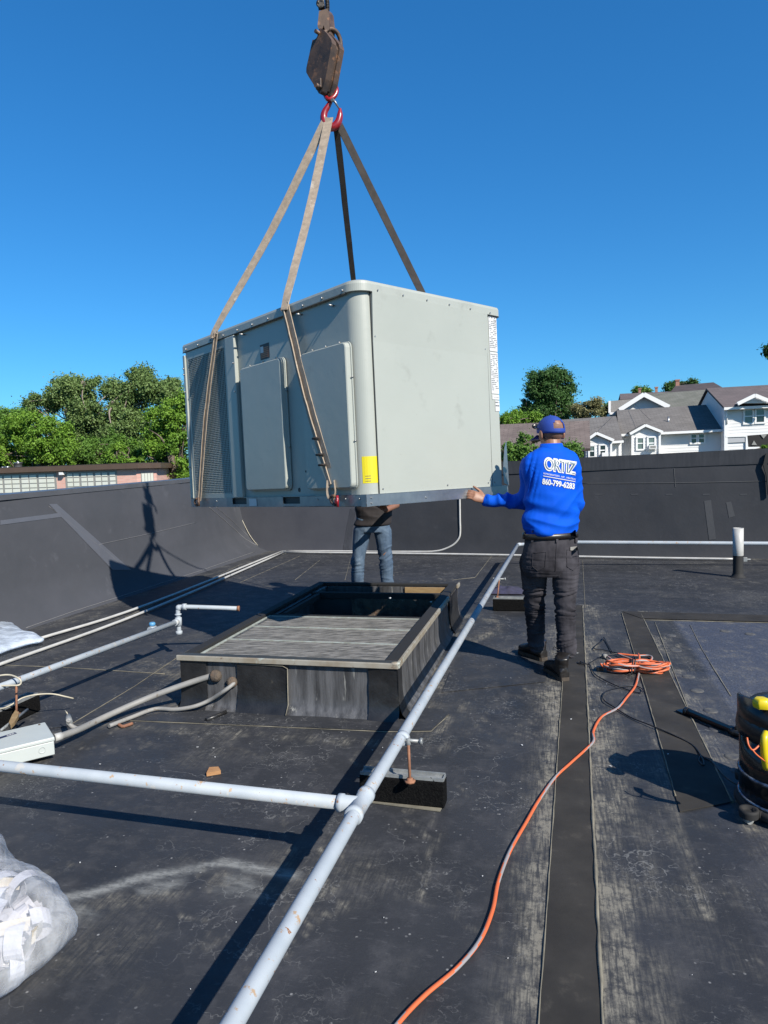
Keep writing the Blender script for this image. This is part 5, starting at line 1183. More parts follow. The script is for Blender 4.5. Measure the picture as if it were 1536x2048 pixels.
# loose white chips
b = MB()
spots_ = [(1188, 1420), (1213, 1368), (1336, 1508), (1155, 1306), (1221, 1532), (1142, 1438), (160, 1725), (427, 1496), (430, 1514), (395, 1494), (355, 1166), (983, 1134), (1044, 1490), (720, 1553), (736, 1548), (728, 1550), (965, 1752), (765, 1495), (745, 1500), (200, 1528)]
for (x, y) in spots_ + [(rnd.uniform(100, 1500), rnd.uniform(1160, 2000)) for _ in range(14)]:
    p = G(x, y, .004); s = rnd.uniform(.002, .005) if (x, y) not in spots_ else rnd.uniform(.006, .012); a = rnd.uniform(0, 3.1); e1 = Vector((math.cos(a), math.sin(a), 0)) * s * rnd.uniform(1, 1.8); e2 = Vector((-math.sin(a), math.cos(a), 0)) * s
    b.prism([p - e1 * .5, p - e2 * .5 + e1 * .1, p + e1 * .5, p + e2 * .4 - e1 * .2][::1], Z3 * .001)
tag(b.build('debris_chips', M['white'], org=(0, 0, 0)), kind='stuff')
# ================================================================== PEOPLE
def blobmesh(name, mb, voxel, smooth, m, parent, fn=None, iters=4, keep=False):
    me = bpy.data.meshes.new('tmp'); me.from_pydata([tuple(v) for v in mb.v], [], mb.f); o = bpy.data.objects.new('tmp', me); COL.objects.link(o)
    r = o.modifiers.new('r', 'REMESH'); r.mode = 'VOXEL'; r.voxel_size = voxel
    s = o.modifiers.new('s', 'SMOOTH'); s.iterations = smooth; s.factor = .5
    dg = bpy.context.evaluated_depsgraph_get(); me2 = bpy.data.meshes.new_from_object(o.evaluated_get(dg)); bpy.data.objects.remove(o); bpy.data.meshes.remove(me)
    n = len(me2.vertices); co = np.empty(n * 3, np.float32); me2.vertices.foreach_get('co', co); co = co.reshape(-1, 3)
    if fn is not None:
        nr = np.empty(n * 3, np.float32); me2.vertices.foreach_get('normal', nr); nr = nr.reshape(-1, 3)
        for i in range(n): co[i] += nr[i] * fn(Vector(co[i]), Vector(nr[i]))
    org = wpos(parent); co = co - np.array(org, dtype=np.float32)
    me2.vertices.foreach_set('co', co.ravel()); me2.name = name; me2.materials.clear(); me2.materials.append(m)
    me2.polygons.foreach_set('use_smooth', [True] * len(me2.polygons)); me2.update(); return link(name, me2, parent)
def ridge(p, fx_, fy_, fz_, s=0): return (1 - abs(mnoise.noise(Vector((p.x * fx_ + s, p.y * fy_, p.z * fz_))) * 2.2))
def add_hand(mb, wrist, palm_dir, normal, side, curl=.5, s=1.0, thumb=None, spread=.0):
    """wrist point, direction along the hand, palm normal (towards palm side), side vector towards thumb"""
    d = palm_dir.normalized(); n = (normal - d * normal.dot(d)).normalized(); t = (side - d * side.dot(d) - n * side.dot(n)).normalized()
    mb.loft([(wrist, t * .026 * s, n * .019 * s), (wrist + d * .03 * s, t * .034 * s, n * .017 * s), (wrist + d * .07 * s, t * .042 * s, n * .014 * s), (wrist + d * .092 * s, t * .039 * s, n * .012 * s)], 14)
    for k, (off, L) in enumerate(((.030, .070), (.010, .078), (-.010, .072), (-.029, .058))):
        p = wrist + d * .088 * s + t * off * s; r = (.0088, .009, .0086, .0078)[k] * s; a = 0; dd = d + t * off * spread
        for j, f in enumerate((.44, .32, .24)):
            a += curl * (.75, 1.0, .8)[j] * (1 + .1 * k); q = p + (dd * math.cos(a) + n * math.sin(a)).normalized() * L * f * s * 1.05; mb.cone(p, q, r, r * .92, 10); p = q; r *= .92
    th = thumb or (d * .55 + t * .8 + n * .25).normalized(); p = wrist + d * .025 * s + t * .028 * s; q = p + (t * .55 + d * .6 + n * .2).normalized() * .042 * s
    mb.cone(p, q, .014 * s, .0115 * s, 10); q2 = q + th * .034 * s; mb.cone(q, q2, .0112 * s, .010 * s, 10); mb.cone(q2, q2 + (th + n * .1).normalized() * .026 * s, .010 * s, .008 * s, 10)
def add_head(mb, c, f, s=1.0, tilt=0):
    """c: skull centre, f: facing direction (horizontal-ish)"""
    f = f.normalized(); l = Z3.cross(f).normalized(); u = f.cross(l)
    rot = Matrix((l, f, u)).transposed()
    def P(x, y, z): return c + (l * x + f * y + u * z) * s
    mb.ball(P(0, -.012, .018), .078 * s, .096 * s, .092 * s, 20, 0, rot); mb.ball(P(0, .012, -.04), .066 * s, .078 * s, .07 * s, 18, 0, rot)
    mb.ball(P(0, .035, -.085), .05 * s, .05 * s, .034 * s, 14, 0, rot); mb.ball(P(0, .072, -.098), .022 * s, .018 * s, .018 * s, 10, 0, rot)
    mb.cone(P(0, .088, -.0), P(0, .108, -.035), .008 * s, .014 * s, 10); mb.ball(P(0, .085, -.066), .024 * s, .012 * s, .008 * s, 10, 0, rot); mb.ball(P(0, .084, -.076), .020 * s, .012 * s, .007 * s, 10, 0, rot)
    mb.ball(P(.03, .078, .012), .022 * s, .012 * s, .008 * s, 8, 0, rot); mb.ball(P(-.03, .078, .012), .022 * s, .012 * s, .008 * s, 8, 0, rot)
    for sg in (1, -1):
        mb.ball(P(sg * .045, .05, -.03), .02 * s, .025 * s, .02 * s, 8, 0, rot)
        mb.ball(P(sg * .089, -.014, -.020), .011 * s, .021 * s, .036 * s, 12, 0, rot); mb.ball(P(sg * .078, -.008, -.04), .008 * s, .012 * s, .012 * s, 8, 0, rot)
    return P
def boot(root, heel, toe, up, s=1.0, sole_m=None, ankle=None):
    d = (toe - heel); L = d.length; d.normalize(); w = Z3.cross(d).normalized(); z = w.cross(d) * -1 if (w.cross(d)).z < 0 else w.cross(d)
    def P(x, y, zz): return heel + d * x * L + w * y + z * zz
    b = MB()
    rr = [(.02, .034, .03, .045), (.12, .038, .05, .05), (.3, .037, .055, .055), (.5, .043, .05, .045), (.7, .049, .04, .038), (.87, .045, .034, .030), (.98, .028, .026, .02)]
    b.loft([(P(x, 0, zc + .012), w * a, z * h_) for x, a, zc, h_ in rr], 16)
    an = ankle if ankle is not None else P(.2, 0, .2)
    b.loft([(P(.22, 0, .05), d * .062, w * .042), (P(.20, 0, .10), d * .056, w * .042), (P(.17, 0, .15), d * .054, w * .045), (an, d * .055, w * .048)], 16)
    bt = blobmesh('boot', b, .007, 2, M['leather'], root, lambda p, n: .002 * mnoise.noise(p * 45) + .0015 * ridge(p, 20, 20, 90))
    b = MB(); pts = []
    for x, a in ((0, .026), (.06, .036), (.2, .040), (.4, .038), (.55, .043), (.72, .052), (.86, .048), (.96, .033), (1.0, .012)): pts.append((x, a))
    poly = [P(x, a, 0) for x, a in pts] + [P(x, -a, 0) for x, a in pts[::-1]]; b.prism(poly, z * .026); so = b.build('sole', sole_m or M['sole'], bt, bev=.003)
    b = MB()
    for k in range(5):
        zz = .075 + k * .022; c = P(.44 - k * .045, 0, zz + .028); b.tube([c - w * .03, c + d * .006 + z * .004, c + w * .03], .003, 6)
    b.tube(spl([P(.24, .0, .19) + d * .05, P(.24, .03, .21) + d * .04, P(.2, .052, .18) + d * .02], 3), .0025, 5)
    b.build('laces', M['blackc'], bt, kind='stuff'); return bt

# ---------- man in blue, seen from behind
def PX(px, py, Y): return D(px, py, Y)
WY = 4.72
man = empty('person', G(1095, 1345, 0), 'man in bright blue shirt and cap steadying the hanging unit, back to the camera', 'person')
ty = R(14); fwd = Vector((-math.sin(ty), math.cos(ty), 0)); lat = Vector((math.cos(ty), math.sin(ty), 0))    # chest direction, his right
hy = R(20); hf = Vector((-math.sin(hy), math.cos(hy), -.06)).normalized()
hc_ = PX(1101.5, 864, WY + .04)
sh_l = PX(1062, 928, WY + .02); sh_r = PX(1141, 930, WY - .02)
el_l = PX(1050, 1001, WY + .14); wr_l = PX(971, 1001, WY + .16); el_r = PX(1152, 1005, WY + .03); wr_r = PX(1128, 1000, WY + .32)
hip = PX(1100, 1092, WY); hip_l = PX(1069, 1112, WY + .03); hip_r = PX(1128, 1112, WY - .02)
kn_l = PX(1069, 1205, WY + .13); kn_r = PX(1130, 1208, WY - .03)
an_l = PX(1073, 1289, 4.93); an_r = PX(1133, 1300, 4.63)
U_ = U(.80, -.012, 0)
# body
b = MB(); add_head(b, hc_, hf, 1.0)
b.cone(hc_ + Vector((0, -.015, -.06)), PX(1103, 905, WY + .0), .062, .068, 16)
b.loft([(PX(1103, 900, WY), lat * .08, fwd * .07), (PX(1103, 925, WY), lat * .16, fwd * .09), (PX(1104, 970, WY), lat * .155, fwd * .10), (PX(1103, 1060, WY), lat * .14, fwd * .09), (PX(1100, 1100, WY), lat * .14, fwd * .10)], 20)
b.cone(sh_l, el_l, .045, .038); b.cone(el_l, wr_l, .037, .027); b.cone(sh_r, el_r, .045, .038); b.cone(el_r, wr_r, .037, .027)
hd = (PX(948, 992, WY + .15) - wr_l).normalized()
add_hand(b, wr_l, hd + Vector((-.05, .10, .06)), Vector((.15, .55, -.35)) , Vector((.10, -.1, 1.0)), .42, 1.0, thumb=Vector((-.75, .1, .6)).normalized())
add_hand(b, wr_r, Vector((-.4, .8, .2)), Vector((-.8, -.2, 0)), Z3, .4)
for h_, k_, a_2 in ((hip_l, kn_l, an_l), (hip_r, kn_r, an_r)): b.cone(h_, k_, .075, .052); b.cone(k_, a_2, .05, .04)
body = blobmesh('body', b, .0052, 3, M['skin'], man)
# hair band on the nape
b = MB(); rot_ = Matrix((Z3.cross(hf).normalized(), hf, hf.cross(Z3.cross(hf).normalized()))).transposed()
b.ball(hc_ + Vector((0, -.012, .012)) , .0800, .0985, .089, 24, 0, rot_); b.build('hair', M['hair'], man)
hairo = bpy.data.objects['hair']
# shirt
b = MB()
prof = [(893, 1103, .060, .058), (899, 1103, .105, .075), (905, 1102, .152, .092), (913, 1102, .186, .104), (926, 1101.5, .204, .116), (955, 1102, .208, .124), (985, 1102, .202, .124), (1015, 1101, .190, .120), (1040, 1100, .198, .126), (1056, 1101, .207, .132), (1064, 1101, .205, .132), (1070, 1101, .190, .124)]
b.loft([(PX(x, y, WY), lat * a, fwd * c) for y, x, a, c in prof], 28)
b.cone(sh_l - Z3 * .01, el_l - Z3 * .0, .070, .068, 16); b.cone(el_l, wr_l + (el_l - wr_l).normalized() * .005, .070, .040, 16)
b.cone(sh_r, el_r, .066, .056, 16); b.cone(el_r, wr_r, .056, .036, 16)
pc = PX(1120, 950, WY - .12)
def shirtf(p, n):
    w = min(1, max(0, ((p - pc).length - .12) / .08)) if n.y < 0 else 1
    x, y = proj(p); v = 0
    if p.x > PX(1040, 1000, WY).x - .01:
        v += .024 * (ridge(Vector((p.x, p.y, p.z + .25 * p.x)), 2.0, 2, 11, 4) - .5) * min(1, max(0, (y - 985) / 40))                    # folds above the waist
        q = Vector((p.x * .8 + p.z * .6, 0, p.z * .8 - p.x * .6)); v += .015 * (ridge(q, 3, 1, 11, 9) - .5) * w
        a = math.exp(-((x - 1063) / 12) ** 2) * math.exp(-((y - 950) / 38) ** 2); v += -.010 * a * (math.sin((x + (y - 950) * .25) * .55) > .2)
    else:
        q = p * 1; v += .014 * (ridge(q, 14, 4, 9, 2) - .5)
    v += .0035 * mnoise.noise(p * 9) + .010 * mnoise.noise(Vector((p.x * 6 + p.z * 3, p.y * 6, p.z * 3.5))) * w if p.x > PX(1040, 1000, WY).x - .01 else .003 * mnoise.noise(p * 9)
    return v
shirt = blobmesh('shirt', b, .0075, 3, M['shirt'], man, shirtf)
b = MB()
for k in range(25):
    pass
def ringpts(c, A, B, n=28): return [c + A * math.cos(2 * math.pi * k / n) + B * math.sin(2 * math.pi * k / n) for k in range(n)]
b = MB(); vs = ringpts(PX(1103, 901, WY), lat * .090, fwd * .080) + ringpts(PX(1102.5, 887, WY + .0), lat * .073, fwd * .072) + ringpts(PX(1102.5, 887.5, WY), lat * .067, fwd * .067) + ringpts(PX(1103, 903, WY), lat * .074, fwd * .067)
b.add(vs, [(r * 28 + k, r * 28 + (k + 1) % 28, (r + 1) * 28 + (k + 1) % 28, (r + 1) * 28 + k) for r in range(3) for k in range(28)], 0, True); b.build('collar', M['shirt'], man)
b = MB(); cdir = (wr_l - el_l).normalized(); b.tube([wr_l - cdir * .03, wr_l - cdir * .004], [.038, .0365], 20); b.tube([wr_l - cdir * .003, wr_l + cdir * .001], [.0365, .030], 20, caps=False); b.build('cuff', M['shirt'], man)
# trousers
def jeanf(amp, knees, ankles):
    def f(p, n):
        v = .004 * mnoise.noise(p * 8)
        g = 0
        for k in knees: g = max(g, math.exp(-((p.z - k.z) / .13) ** 2) * .8)
        for k in ankles: g = max(g, math.exp(-((p.z - k.z) / .12) ** 2) * 1.1)
        g = max(g, .22)
        q = Vector((p.x, p.y, p.z + .5 * p.x * math.sin(p.z * 9) + .045 * mnoise.noise(p * 4.5))); g *= .55 + .9 * max(0, mnoise.noise(p * 6 + Vector((3, 1, 0))) + .35); v += amp * g * (ridge(q, 4, 4, 19, 3) - .5) + .5 * amp * g * (ridge(q, 9, 9, 34, 8) - .5); return v
    return f
b = MB()
b.loft([(PX(1101, 1066, WY), lat * .183, fwd * .118), (PX(1101, 1085, WY), lat * .19, fwd * .125), (PX(1099, 1110, WY), lat * .198, fwd * .135), (PX(1098, 1135, WY), lat * .196, fwd * .13), (PX(1098, 1150, WY), lat * .17, fwd * .10)], 26)
b.cone(PX(1068, 1125, WY + .02), kn_l, .102, .072, 18); b.cone(kn_l, an_l + Vector((0, 0, .03)), .076, .058, 18); b.cone(an_l + Z3 * .05, an_l - Z3 * .005, .062, .058, 16)
b.cone(PX(1131, 1125, WY - .01), kn_r, .100, .073, 18); b.cone(kn_r, an_r + Z3 * .03, .076, .060, 18); b.cone(an_r + Z3 * .06, an_r - Z3 * .0, .067, .064, 16)
jeans = blobmesh('trousers', b, .0065, 2, M['jeansb'], man, jeanf(.016, [kn_l, kn_r], [an_l, an_r]))
b = MB(); vs = []
for z_, k_ in ((1075, 1.0), (1075, 1.03), (1064, 1.03), (1064, 1.0)): vs += ringpts(PX(1101, z_, WY), lat * .196 * k_, fwd * .128 * k_)
b.add(vs, [(r * 28 + k, r * 28 + (k + 1) % 28, (r + 1) * 28 + (k + 1) % 28, (r + 1) * 28 + k) for r in range(3) for k in range(28)], 0, True); b.build('belt', M['leather'], man)
b = MB(); bh = BVHTree.FromPolygons([v.co + man.location for v in jeans.data.vertices], [tuple(p.vertices) for p in jeans.data.polygons])
def onsurf(bv, px, py, off):
    d = ray(px, py).normalized(); h = bv.ray_cast(CAMP, d); return (h[0] + h[1] * off) if h[0] is not None else D(px, py, WY - .13)
def surfpatch(bv, quad, nx, ny, off):
    vs = []
    for j in range(ny + 1):
        for i in range(nx + 1):
            s, t = i / nx, j / ny; x = (quad[0][0] * (1 - s) + quad[1][0] * s) * (1 - t) + (quad[3][0] * (1 - s) + quad[2][0] * s) * t; y = (quad[0][1] * (1 - s) + quad[1][1] * s) * (1 - t) + (quad[3][1] * (1 - s) + quad[2][1] * s) * t
            vs.append(onsurf(bv, x, y, off))
    return vs, [(j * (nx + 1) + i, j * (nx + 1) + i + 1, (j + 1) * (nx + 1) + i + 1, (j + 1) * (nx + 1) + i) for j in range(ny) for i in range(nx)]
for q in ([(1066, 1106), (1092, 1104), (1090, 1134), (1076, 1142), (1064, 1132)], [(1133, 1100), (1157, 1096), (1157, 1130), (1146, 1141), (1134, 1133)]):
    P = []
    for a, c in zip(q, q[1:] + q[:1]):
        for k in range(4): P.append(onsurf(bh, a[0] + (c[0] - a[0]) * k / 4, a[1] + (c[1] - a[1]) * k / 4, .002))
    b = MB(); b.tube(P + [P[0]], .0022, 5); b.build('pocket_seam', M['jeansb'], jeans)
v, f = surfpatch(bh, [(1139, 1094), (1156, 1092), (1156, 1101), (1139, 1101)], 5, 3, .008); b = MB(); b.add(v, f); b.build('phone', M['conduit'], man)
for x in (1066, 1113, 1150):
    v, f = surfpatch(bh, [(x - 2, 1060), (x + 2, 1060), (x + 2, 1085), (x - 2, 1085)], 1, 5, .012); b = MB(); b.add(v, f); b.build('belt_loop', M['jeansb'], jeans)
b = MB(); P = [onsurf(bh, 1113 - i * .4, 1086 + i * 8, .002) for i in range(8)]; b.tube(P, .0025, 5); b.build('seat_seam', M['jeansb'], jeans)
# boots
hl = G(1090, 1322, 0); tl = G(1040, 1303, 0); boot(man, hl + Z3 * .0, hl + (tl - hl).normalized() * .30, Z3, ankle=an_l + Z3 * .0)
hr = G(1131, 1363, 0); boot(man, hr, hr + Vector((-.05, .30, 0)), Z3, ankle=an_r + Z3 * .0)
# cap
capc = hc_ + Vector((0, -.004, .010)); hl_ = Z3.cross(hf).normalized(); hu = hf.cross(hl_)
b = MB(); vs = []; nr_, ns = 11, 40; ok = {}
for layer, sc_ in ((0, 1.0), (1, .965)):
    for i in range(nr_ + 1):
        t = R(100) * i / nr_
        for k in range(ns):
            a = 2 * math.pi * k / ns; rx = .0915 * sc_; ry = .109 * sc_; rz = .103 * sc_
            seam = 1 - .012 * (abs(math.sin(3 * a)) < .12)
            vs.append(capc + hl_ * rx * math.sin(t) * math.cos(a) * seam + hf * ry * math.sin(t) * math.sin(a) * seam + hu * (rz * math.cos(t) + (.012 * math.sin(a) if i > 8 else 0)))
fs = []
def opened(i, k):
    a = ((k + .5) / ns * 360 - 270 + 180) % 360 - 180
    return abs(a) < 26 and 6 <= i <= 8 and not (i == 6 and abs(a) > 18)
for layer in (0, 1):
    o_ = layer * (nr_ + 1) * ns
    for i in range(nr_):
        for k in range(ns):
            if opened(i, k): continue
            q = (o_ + i * ns + k, o_ + (i + 1) * ns + k, o_ + (i + 1) * ns + (k + 1) % ns, o_ + i * ns + (k + 1) % ns); fs.append(q if layer == 0 else q[::-1])
i = nr_
for k in range(ns): fs.append((i * ns + k, (nr_ + 1) * ns + i * ns + k, (nr_ + 1) * ns + i * ns + (k + 1) % ns, i * ns + (k + 1) % ns))
b.add(vs, fs, 0, True); capo = b.build('cap', M['cap'], man)
b = MB(); vs = []
for k in range(13):
    a = R(-62 + 124 * k / 12); base = capc + (hl_ * .090 * math.sin(a) + hf * .106 * math.cos(a)) - hu * .022; tip = capc + (hl_ * .098 * math.sin(a) + hf * (.115 + .068 * math.cos(a * 1.25))) - hu * (.040 + .018 * (math.sin(a) ** 2)); vs += [base, tip, tip - hu * .004, base - hu * .004]
b.add(vs, [(4 * k + j, 4 * k + (j + 1) % 4, 4 * k + 4 + (j + 1) % 4, 4 * k + 4 + j) for k in range(12) for j in range(4)] + [(0, 3, 2, 1), (48, 49, 50, 51)], 0, True); b.build('brim', M['cap'], capo)
b = MB(); b.ball(capc + hu * .104, .008, .008, .004, 8); b.build('button', M['cap'], capo)
b = MB(); P = [capc + (hl_ * .100 * math.cos(R(a)) + hf * .118 * math.sin(R(a))) + hu * (.012 + .03 * math.sin(R(a))) for a in range(0, 181, 12)]; b.tube(P, .0035, 6)
for sg in (-1, 1): b.ball(capc + hl_ * .042 * sg + hf * .124 + hu * .045, .03, .008, .02, 12, 0, rot_)
b.build('sunglasses', M['black'], capo)
# shirt print
sbv = BVHTree.FromPolygons([v.co + man.location for v in shirt.data.vertices], [tuple(p.vertices) for p in shirt.data.polygons])
def shirt_text(name, s, quad, mt, off, offset=0, subdiv=0, space=1.0):
    V_, F_ = text_mesh(s, 1.0, offset, 0, space); xs = [v.x for v in V_]; ys = [v.y for v in V_]; x0, x1, y0, y1 = min(xs), max(xs), min(ys), max(ys); vs = []
    for v in V_:
        a = (v.x - x0) / (x1 - x0); t = 1 - (v.y - y0) / (y1 - y0)
        X = (quad[0][0] * (1 - a) + quad[1][0] * a) * (1 - t) + (quad[3][0] * (1 - a) + quad[2][0] * a) * t; Y = (quad[0][1] * (1 - a) + quad[1][1] * a) * (1 - t) + (quad[3][1] * (1 - a) + quad[2][1] * a) * t
        vs.append(onsurf(sbv, X, Y, off))
    b = MB(); b.add(vs, F_); return b.build(name, mt, shirt)
shirt_text('shirt_print', 'ORTIZ', [(1087.5, 913), (1153.5, 923.5), (1151.5, 951), (1088, 941)], M['printw'], .0035, .055, space=.86)
shirt_text('shirt_print', 'ORTIZ', [(1090, 916), (1151.5, 926), (1149.5, 948.5), (1090.5, 938.5)], M['printb'], .0050, .0, space=.86)
shirt_text('shirt_print', 'ORTIZ', [(1091.6, 917), (1153, 927), (1151, 947.5), (1092, 937.5)], M['printw'], .0060, -.018, space=.86)
shirt_text('shirt_print', 'REFRIGERATION . A/C . HEATING', [(1087, 945), (1150.5, 957), (1150.2, 960.5), (1086.7, 948.3)], M['printw'], .004, .008)
v, f = surfpatch(sbv, [(1086.5, 951.2), (1150, 962.6), (1149.9, 964), (1086.4, 952.6)], 14, 1, .004); b = MB(); b.add(v, f); b.build('shirt_print', M['printw'], shirt)
shirt_text('shirt_print', '860-799-6283', [(1085, 956), (1149, 966.5), (1148, 979), (1084, 968.5)], M['printw'], .004, .04)

# ---------- second man behind the unit, facing the camera
W2 = 6.98
man2 = empty('person', G(745, 1222, 0), 'man in black shirt and blue jeans behind the curb, half hidden by the unit', 'person')
def P2(px, py, dy=0): return D(px, py, W2 + dy)
X2 = Vector((1, 0, 0)); Y2 = Vector((0, 1, 0))
hl2, hr2 = P2(727, 1052), P2(764, 1052); kl2, kr2 = P2(716, 1118, -.03), P2(772, 1118, -.03); al2, ar2 = P2(714, 1200), P2(776, 1200)
s2l, s2r = P2(712, 955), P2(782, 955)
zb = U(UW, UL_ * .6, 0).z
def under(px): # point under the far rail
    return D(px, 1012, 6.36)
wl2 = D(738, 1008, 6.50); wr2 = D(772, 1020, 6.52); e2l = P2(700, 1000, -.14); e2r = P2(792, 1010, -.12)
b = MB(); hc2 = P2(745, 893, -.02); add_head(b, hc2, Vector((-.1, -1, -.1)), 1.0); b.cone(hc2 - Z3 * .05, P2(746, 940), .06, .065, 14)
b.loft([(P2(746, 935), X2 * .08, Y2 * .07), (P2(746, 952), X2 * .17, Y2 * .10), (P2(746, 990), X2 * .165, Y2 * .11), (P2(746, 1040), X2 * .15, Y2 * .1), (P2(745, 1062), X2 * .15, Y2 * .1)], 20)
b.cone(s2l, e2l, .045, .038); b.cone(e2l, wl2, .037, .028); b.cone(s2r, e2r, .045, .038); b.cone(e2r, wr2, .037, .028)
for h_, k_, a_2 in ((hl2, kl2, al2), (hr2, kr2, ar2)): b.cone(h_, k_, .072, .05); b.cone(k_, a_2, .048, .038)
add_hand(b, wr2, Vector((-.25, -.85, .3)), Vector((0, -.3, 1)), Vector((-1, 0, 0)), .6, 1.0); add_hand(b, wl2, Vector((.1, -.9, .3)), Vector((0, -.3, 1)), Vector((1, 0, 0)), .6, 1.0)
blobmesh('body', b, .0065, 3, M['skin'], man2)
b = MB(); b.ball(hc2 + Vector((0, .012, .02)), .082, .1, .092, 18); b.build('hair', M['hair'], man2)
b = MB(); b.loft([(P2(746, 938), X2 * .09, Y2 * .08), (P2(746, 950), X2 * .19, Y2 * .11), (P2(747, 985), X2 * .19, Y2 * .13), (P2(747, 1020), X2 * .185, Y2 * .13), (P2(746, 1040), X2 * .19, Y2 * .135), (P2(744, 1050), X2 * .185, Y2 * .13)], 24)
b.cone(s2l, s2l.lerp(e2l, .8), .068, .066, 14); b.cone(s2r, s2r.lerp(e2r, .8), .068, .066, 14)
blobmesh('shirt', b, .010, 2, M['tee'], man2, lambda p, n: .016 * (ridge(Vector((p.x + p.z * .4, p.y, p.z)), 4, 2, 11, 3) - .5))
b = MB(); b.loft([(P2(745, 1030), X2 * .165, Y2 * .115), (P2(745, 1050), X2 * .178, Y2 * .12), (P2(745, 1064), X2 * .18, Y2 * .12)], 22)
b.cone(P2(725, 1062), kl2, .092, .068, 16); b.cone(kl2, al2, .070, .062, 16); b.cone(P2(765, 1062), kr2, .092, .068, 16); b.cone(kr2, ar2, .070, .062, 16)
blobmesh('trousers', b, .0085, 2, M['jeans'], man2, jeanf(.018, [kl2, kr2], [al2 + Z3 * .1, ar2 + Z3 * .1]))
for a_2, dx in ((al2, -.05), (ar2, .05)):
    h0 = Vector((a_2.x, a_2.y + .08, 0)); boot(man2, h0, h0 + Vector((dx, -.29, 0)), Z3, ankle=a_2 - Z3 * .02, sole_m=M['soled'])
# ================================================================== BACKGROUND
def fpoly(pts, k): return [KP(x, y, k) for x, y in pts]
def vperp(k): return MV
def wallbody(name, pts, k, depth, m, parent):
    P = fpoly(pts, k); b = MB(); b.prism(P, MV * depth); return b.build(name, m, parent)
def siding(pts, k, parent, course=.2, m=None, fwdv=None, name='siding', P=None):
    """clapboards over a convex outline: every course leans out at its foot"""
    P = P or fpoly(pts, k); o = P[0]; s = [((p - o).dot(HV), p.z) for p in P]; n_ = -MV
    zs = [q[1] for q in s]; z = min(zs); b = MB()
    def span(zz):
        xs = []
        for (a, c) in zip(s, s[1:] + s[:1]):
            if (a[1] - zz) * (c[1] - zz) < 0: xs.append(a[0] + (c[0] - a[0]) * (zz - a[1]) / (c[1] - a[1]))
        return (min(xs), max(xs)) if len(xs) >= 2 else None
    while z < max(zs) - .03:
        z2 = min(z + course, max(zs)); lo = span(z + .002); hi = span(z2 - .002)
        if lo and hi:
            def Q(x, zz, d): q = o + HV * x + n_ * d; q.z = zz; return q
            b.add([Q(lo[0], z, .028), Q(lo[1], z, .028), Q(hi[1], z2, .012), Q(hi[0], z2, .012), Q(lo[0], z, .0), Q(lo[1], z, .0)], [(0, 1, 2, 3), (0, 4, 5, 1)])
        z = z2
    return b.build(name, m or M['siding'], parent, kind='stuff')
def bar(p, q, k, w, parent, name='trim', m=None, th=.08, off=.05, vert=False):
    """trim board between two pixels on the facade plane; w in metres"""
    A, B_ = KP(p[0], p[1], k), KP(q[0], q[1], k); d = (B_ - A).normalized(); u = MV.cross(d).normalized(); b = MB(); b.obox(A - u * w / 2 - MV * (off + th), B_ - A, u * w, MV * th); return b.build(name, m or M['trim'], parent)
def window(x0, y0, x1, y1, k, parent, panes=((0, M['glasst']), (1, M['glasst'])), slope=-.04, fr=.10, ac=False):
    A = KP(x0, (y0 + y1) / 2, k); B_ = KP(x1, (y0 + y1) / 2 + slope * (x1 - x0), k); w = (B_ - A).dot(HV); zt = KP(x0, y0, k).z; zb_ = KP(x0, y1, k).z; h = zt - zb_
    o = A - MV * .05; o.z = zb_; b = MB(); f = .11
    for (xx, zz, ww, hh) in ((-.06, -.08, w + .12, f), (-.06, h - f + .05, w + .12, f), (-.06, .03, f, h - .06), (w - f + .06, .03, f, h - .06)): b.obox(o + HV * xx + Z3 * zz - MV * .06, HV * ww, MV * .09, Z3 * hh)
    fr_ = b.build('window', M['trim'], parent)
    b = MB(); b.obox(o + HV * .05 + Z3 * (h / 2 - .035) - MV * .03, HV * (w - .1), MV * .05, Z3 * .07); b.build('sash', M['trim'], fr_)
    for i, m in panes:
        b = MB(); z0_ = .03 if i == 0 else h / 2 + .035; b.obox(o + HV * .05 + Z3 * z0_ - MV * (.0 if i == 0 else .02), HV * (w - .1), MV * .02, Z3 * (h / 2 - .06)); b.build('pane', m, fr_)
    return fr_
def add_uv(o, u, v, org):
    me = o.data; uv = me.uv_layers.new(name='UVMap'); wp = wpos(o)
    for l in me.loops: p = me.vertices[l.vertex_index].co + wp - org; uv.data[l.index].uv = (p.dot(u), p.dot(v))
def roofslab(name, e0, e1, r1, r0, m, parent, th=.14, back=True):
    """slab from eave e0-e1 to ridge r0-r1 and the mirrored rear slope"""
    E0, E1, R1, R0 = (Vector(p) for p in (e0, e1, r1, r0)); n = (E1 - E0).cross(R0 - E0).normalized(); n = n if n.z > 0 else -n
    b = MB(); b.prism([E0, E1, R1, R0], -n * th); o = b.build(name, m, parent); add_uv(o, (E1 - E0).normalized(), (R0 - E0).normalized(), E0)
    if back:
        F0 = R0 + MV * ((R0 - E0).dot(MV)); F0.z = E0.z; F1 = R1 + MV * ((R1 - E1).dot(MV)); F1.z = E1.z; b = MB(); b.prism([R0, R1, F1, F0], -n * th * .5 - Z3 * .01); b.build(name, m, parent)
    return o
def house(label, px, k): return empty('house', Vector((KP(px, 900, k).x, KP(px, 900, k).y, GZ)), label, 'house', 'houses beyond the back parapet')
YB = 1140       # pixel row safely below the parapet for wall feet
def foot_y(px, k):   # row where the ground meets plane k
    p = KP(px, 900, k); q = Vector((p.x, p.y, GZ)); return proj(q)[1]

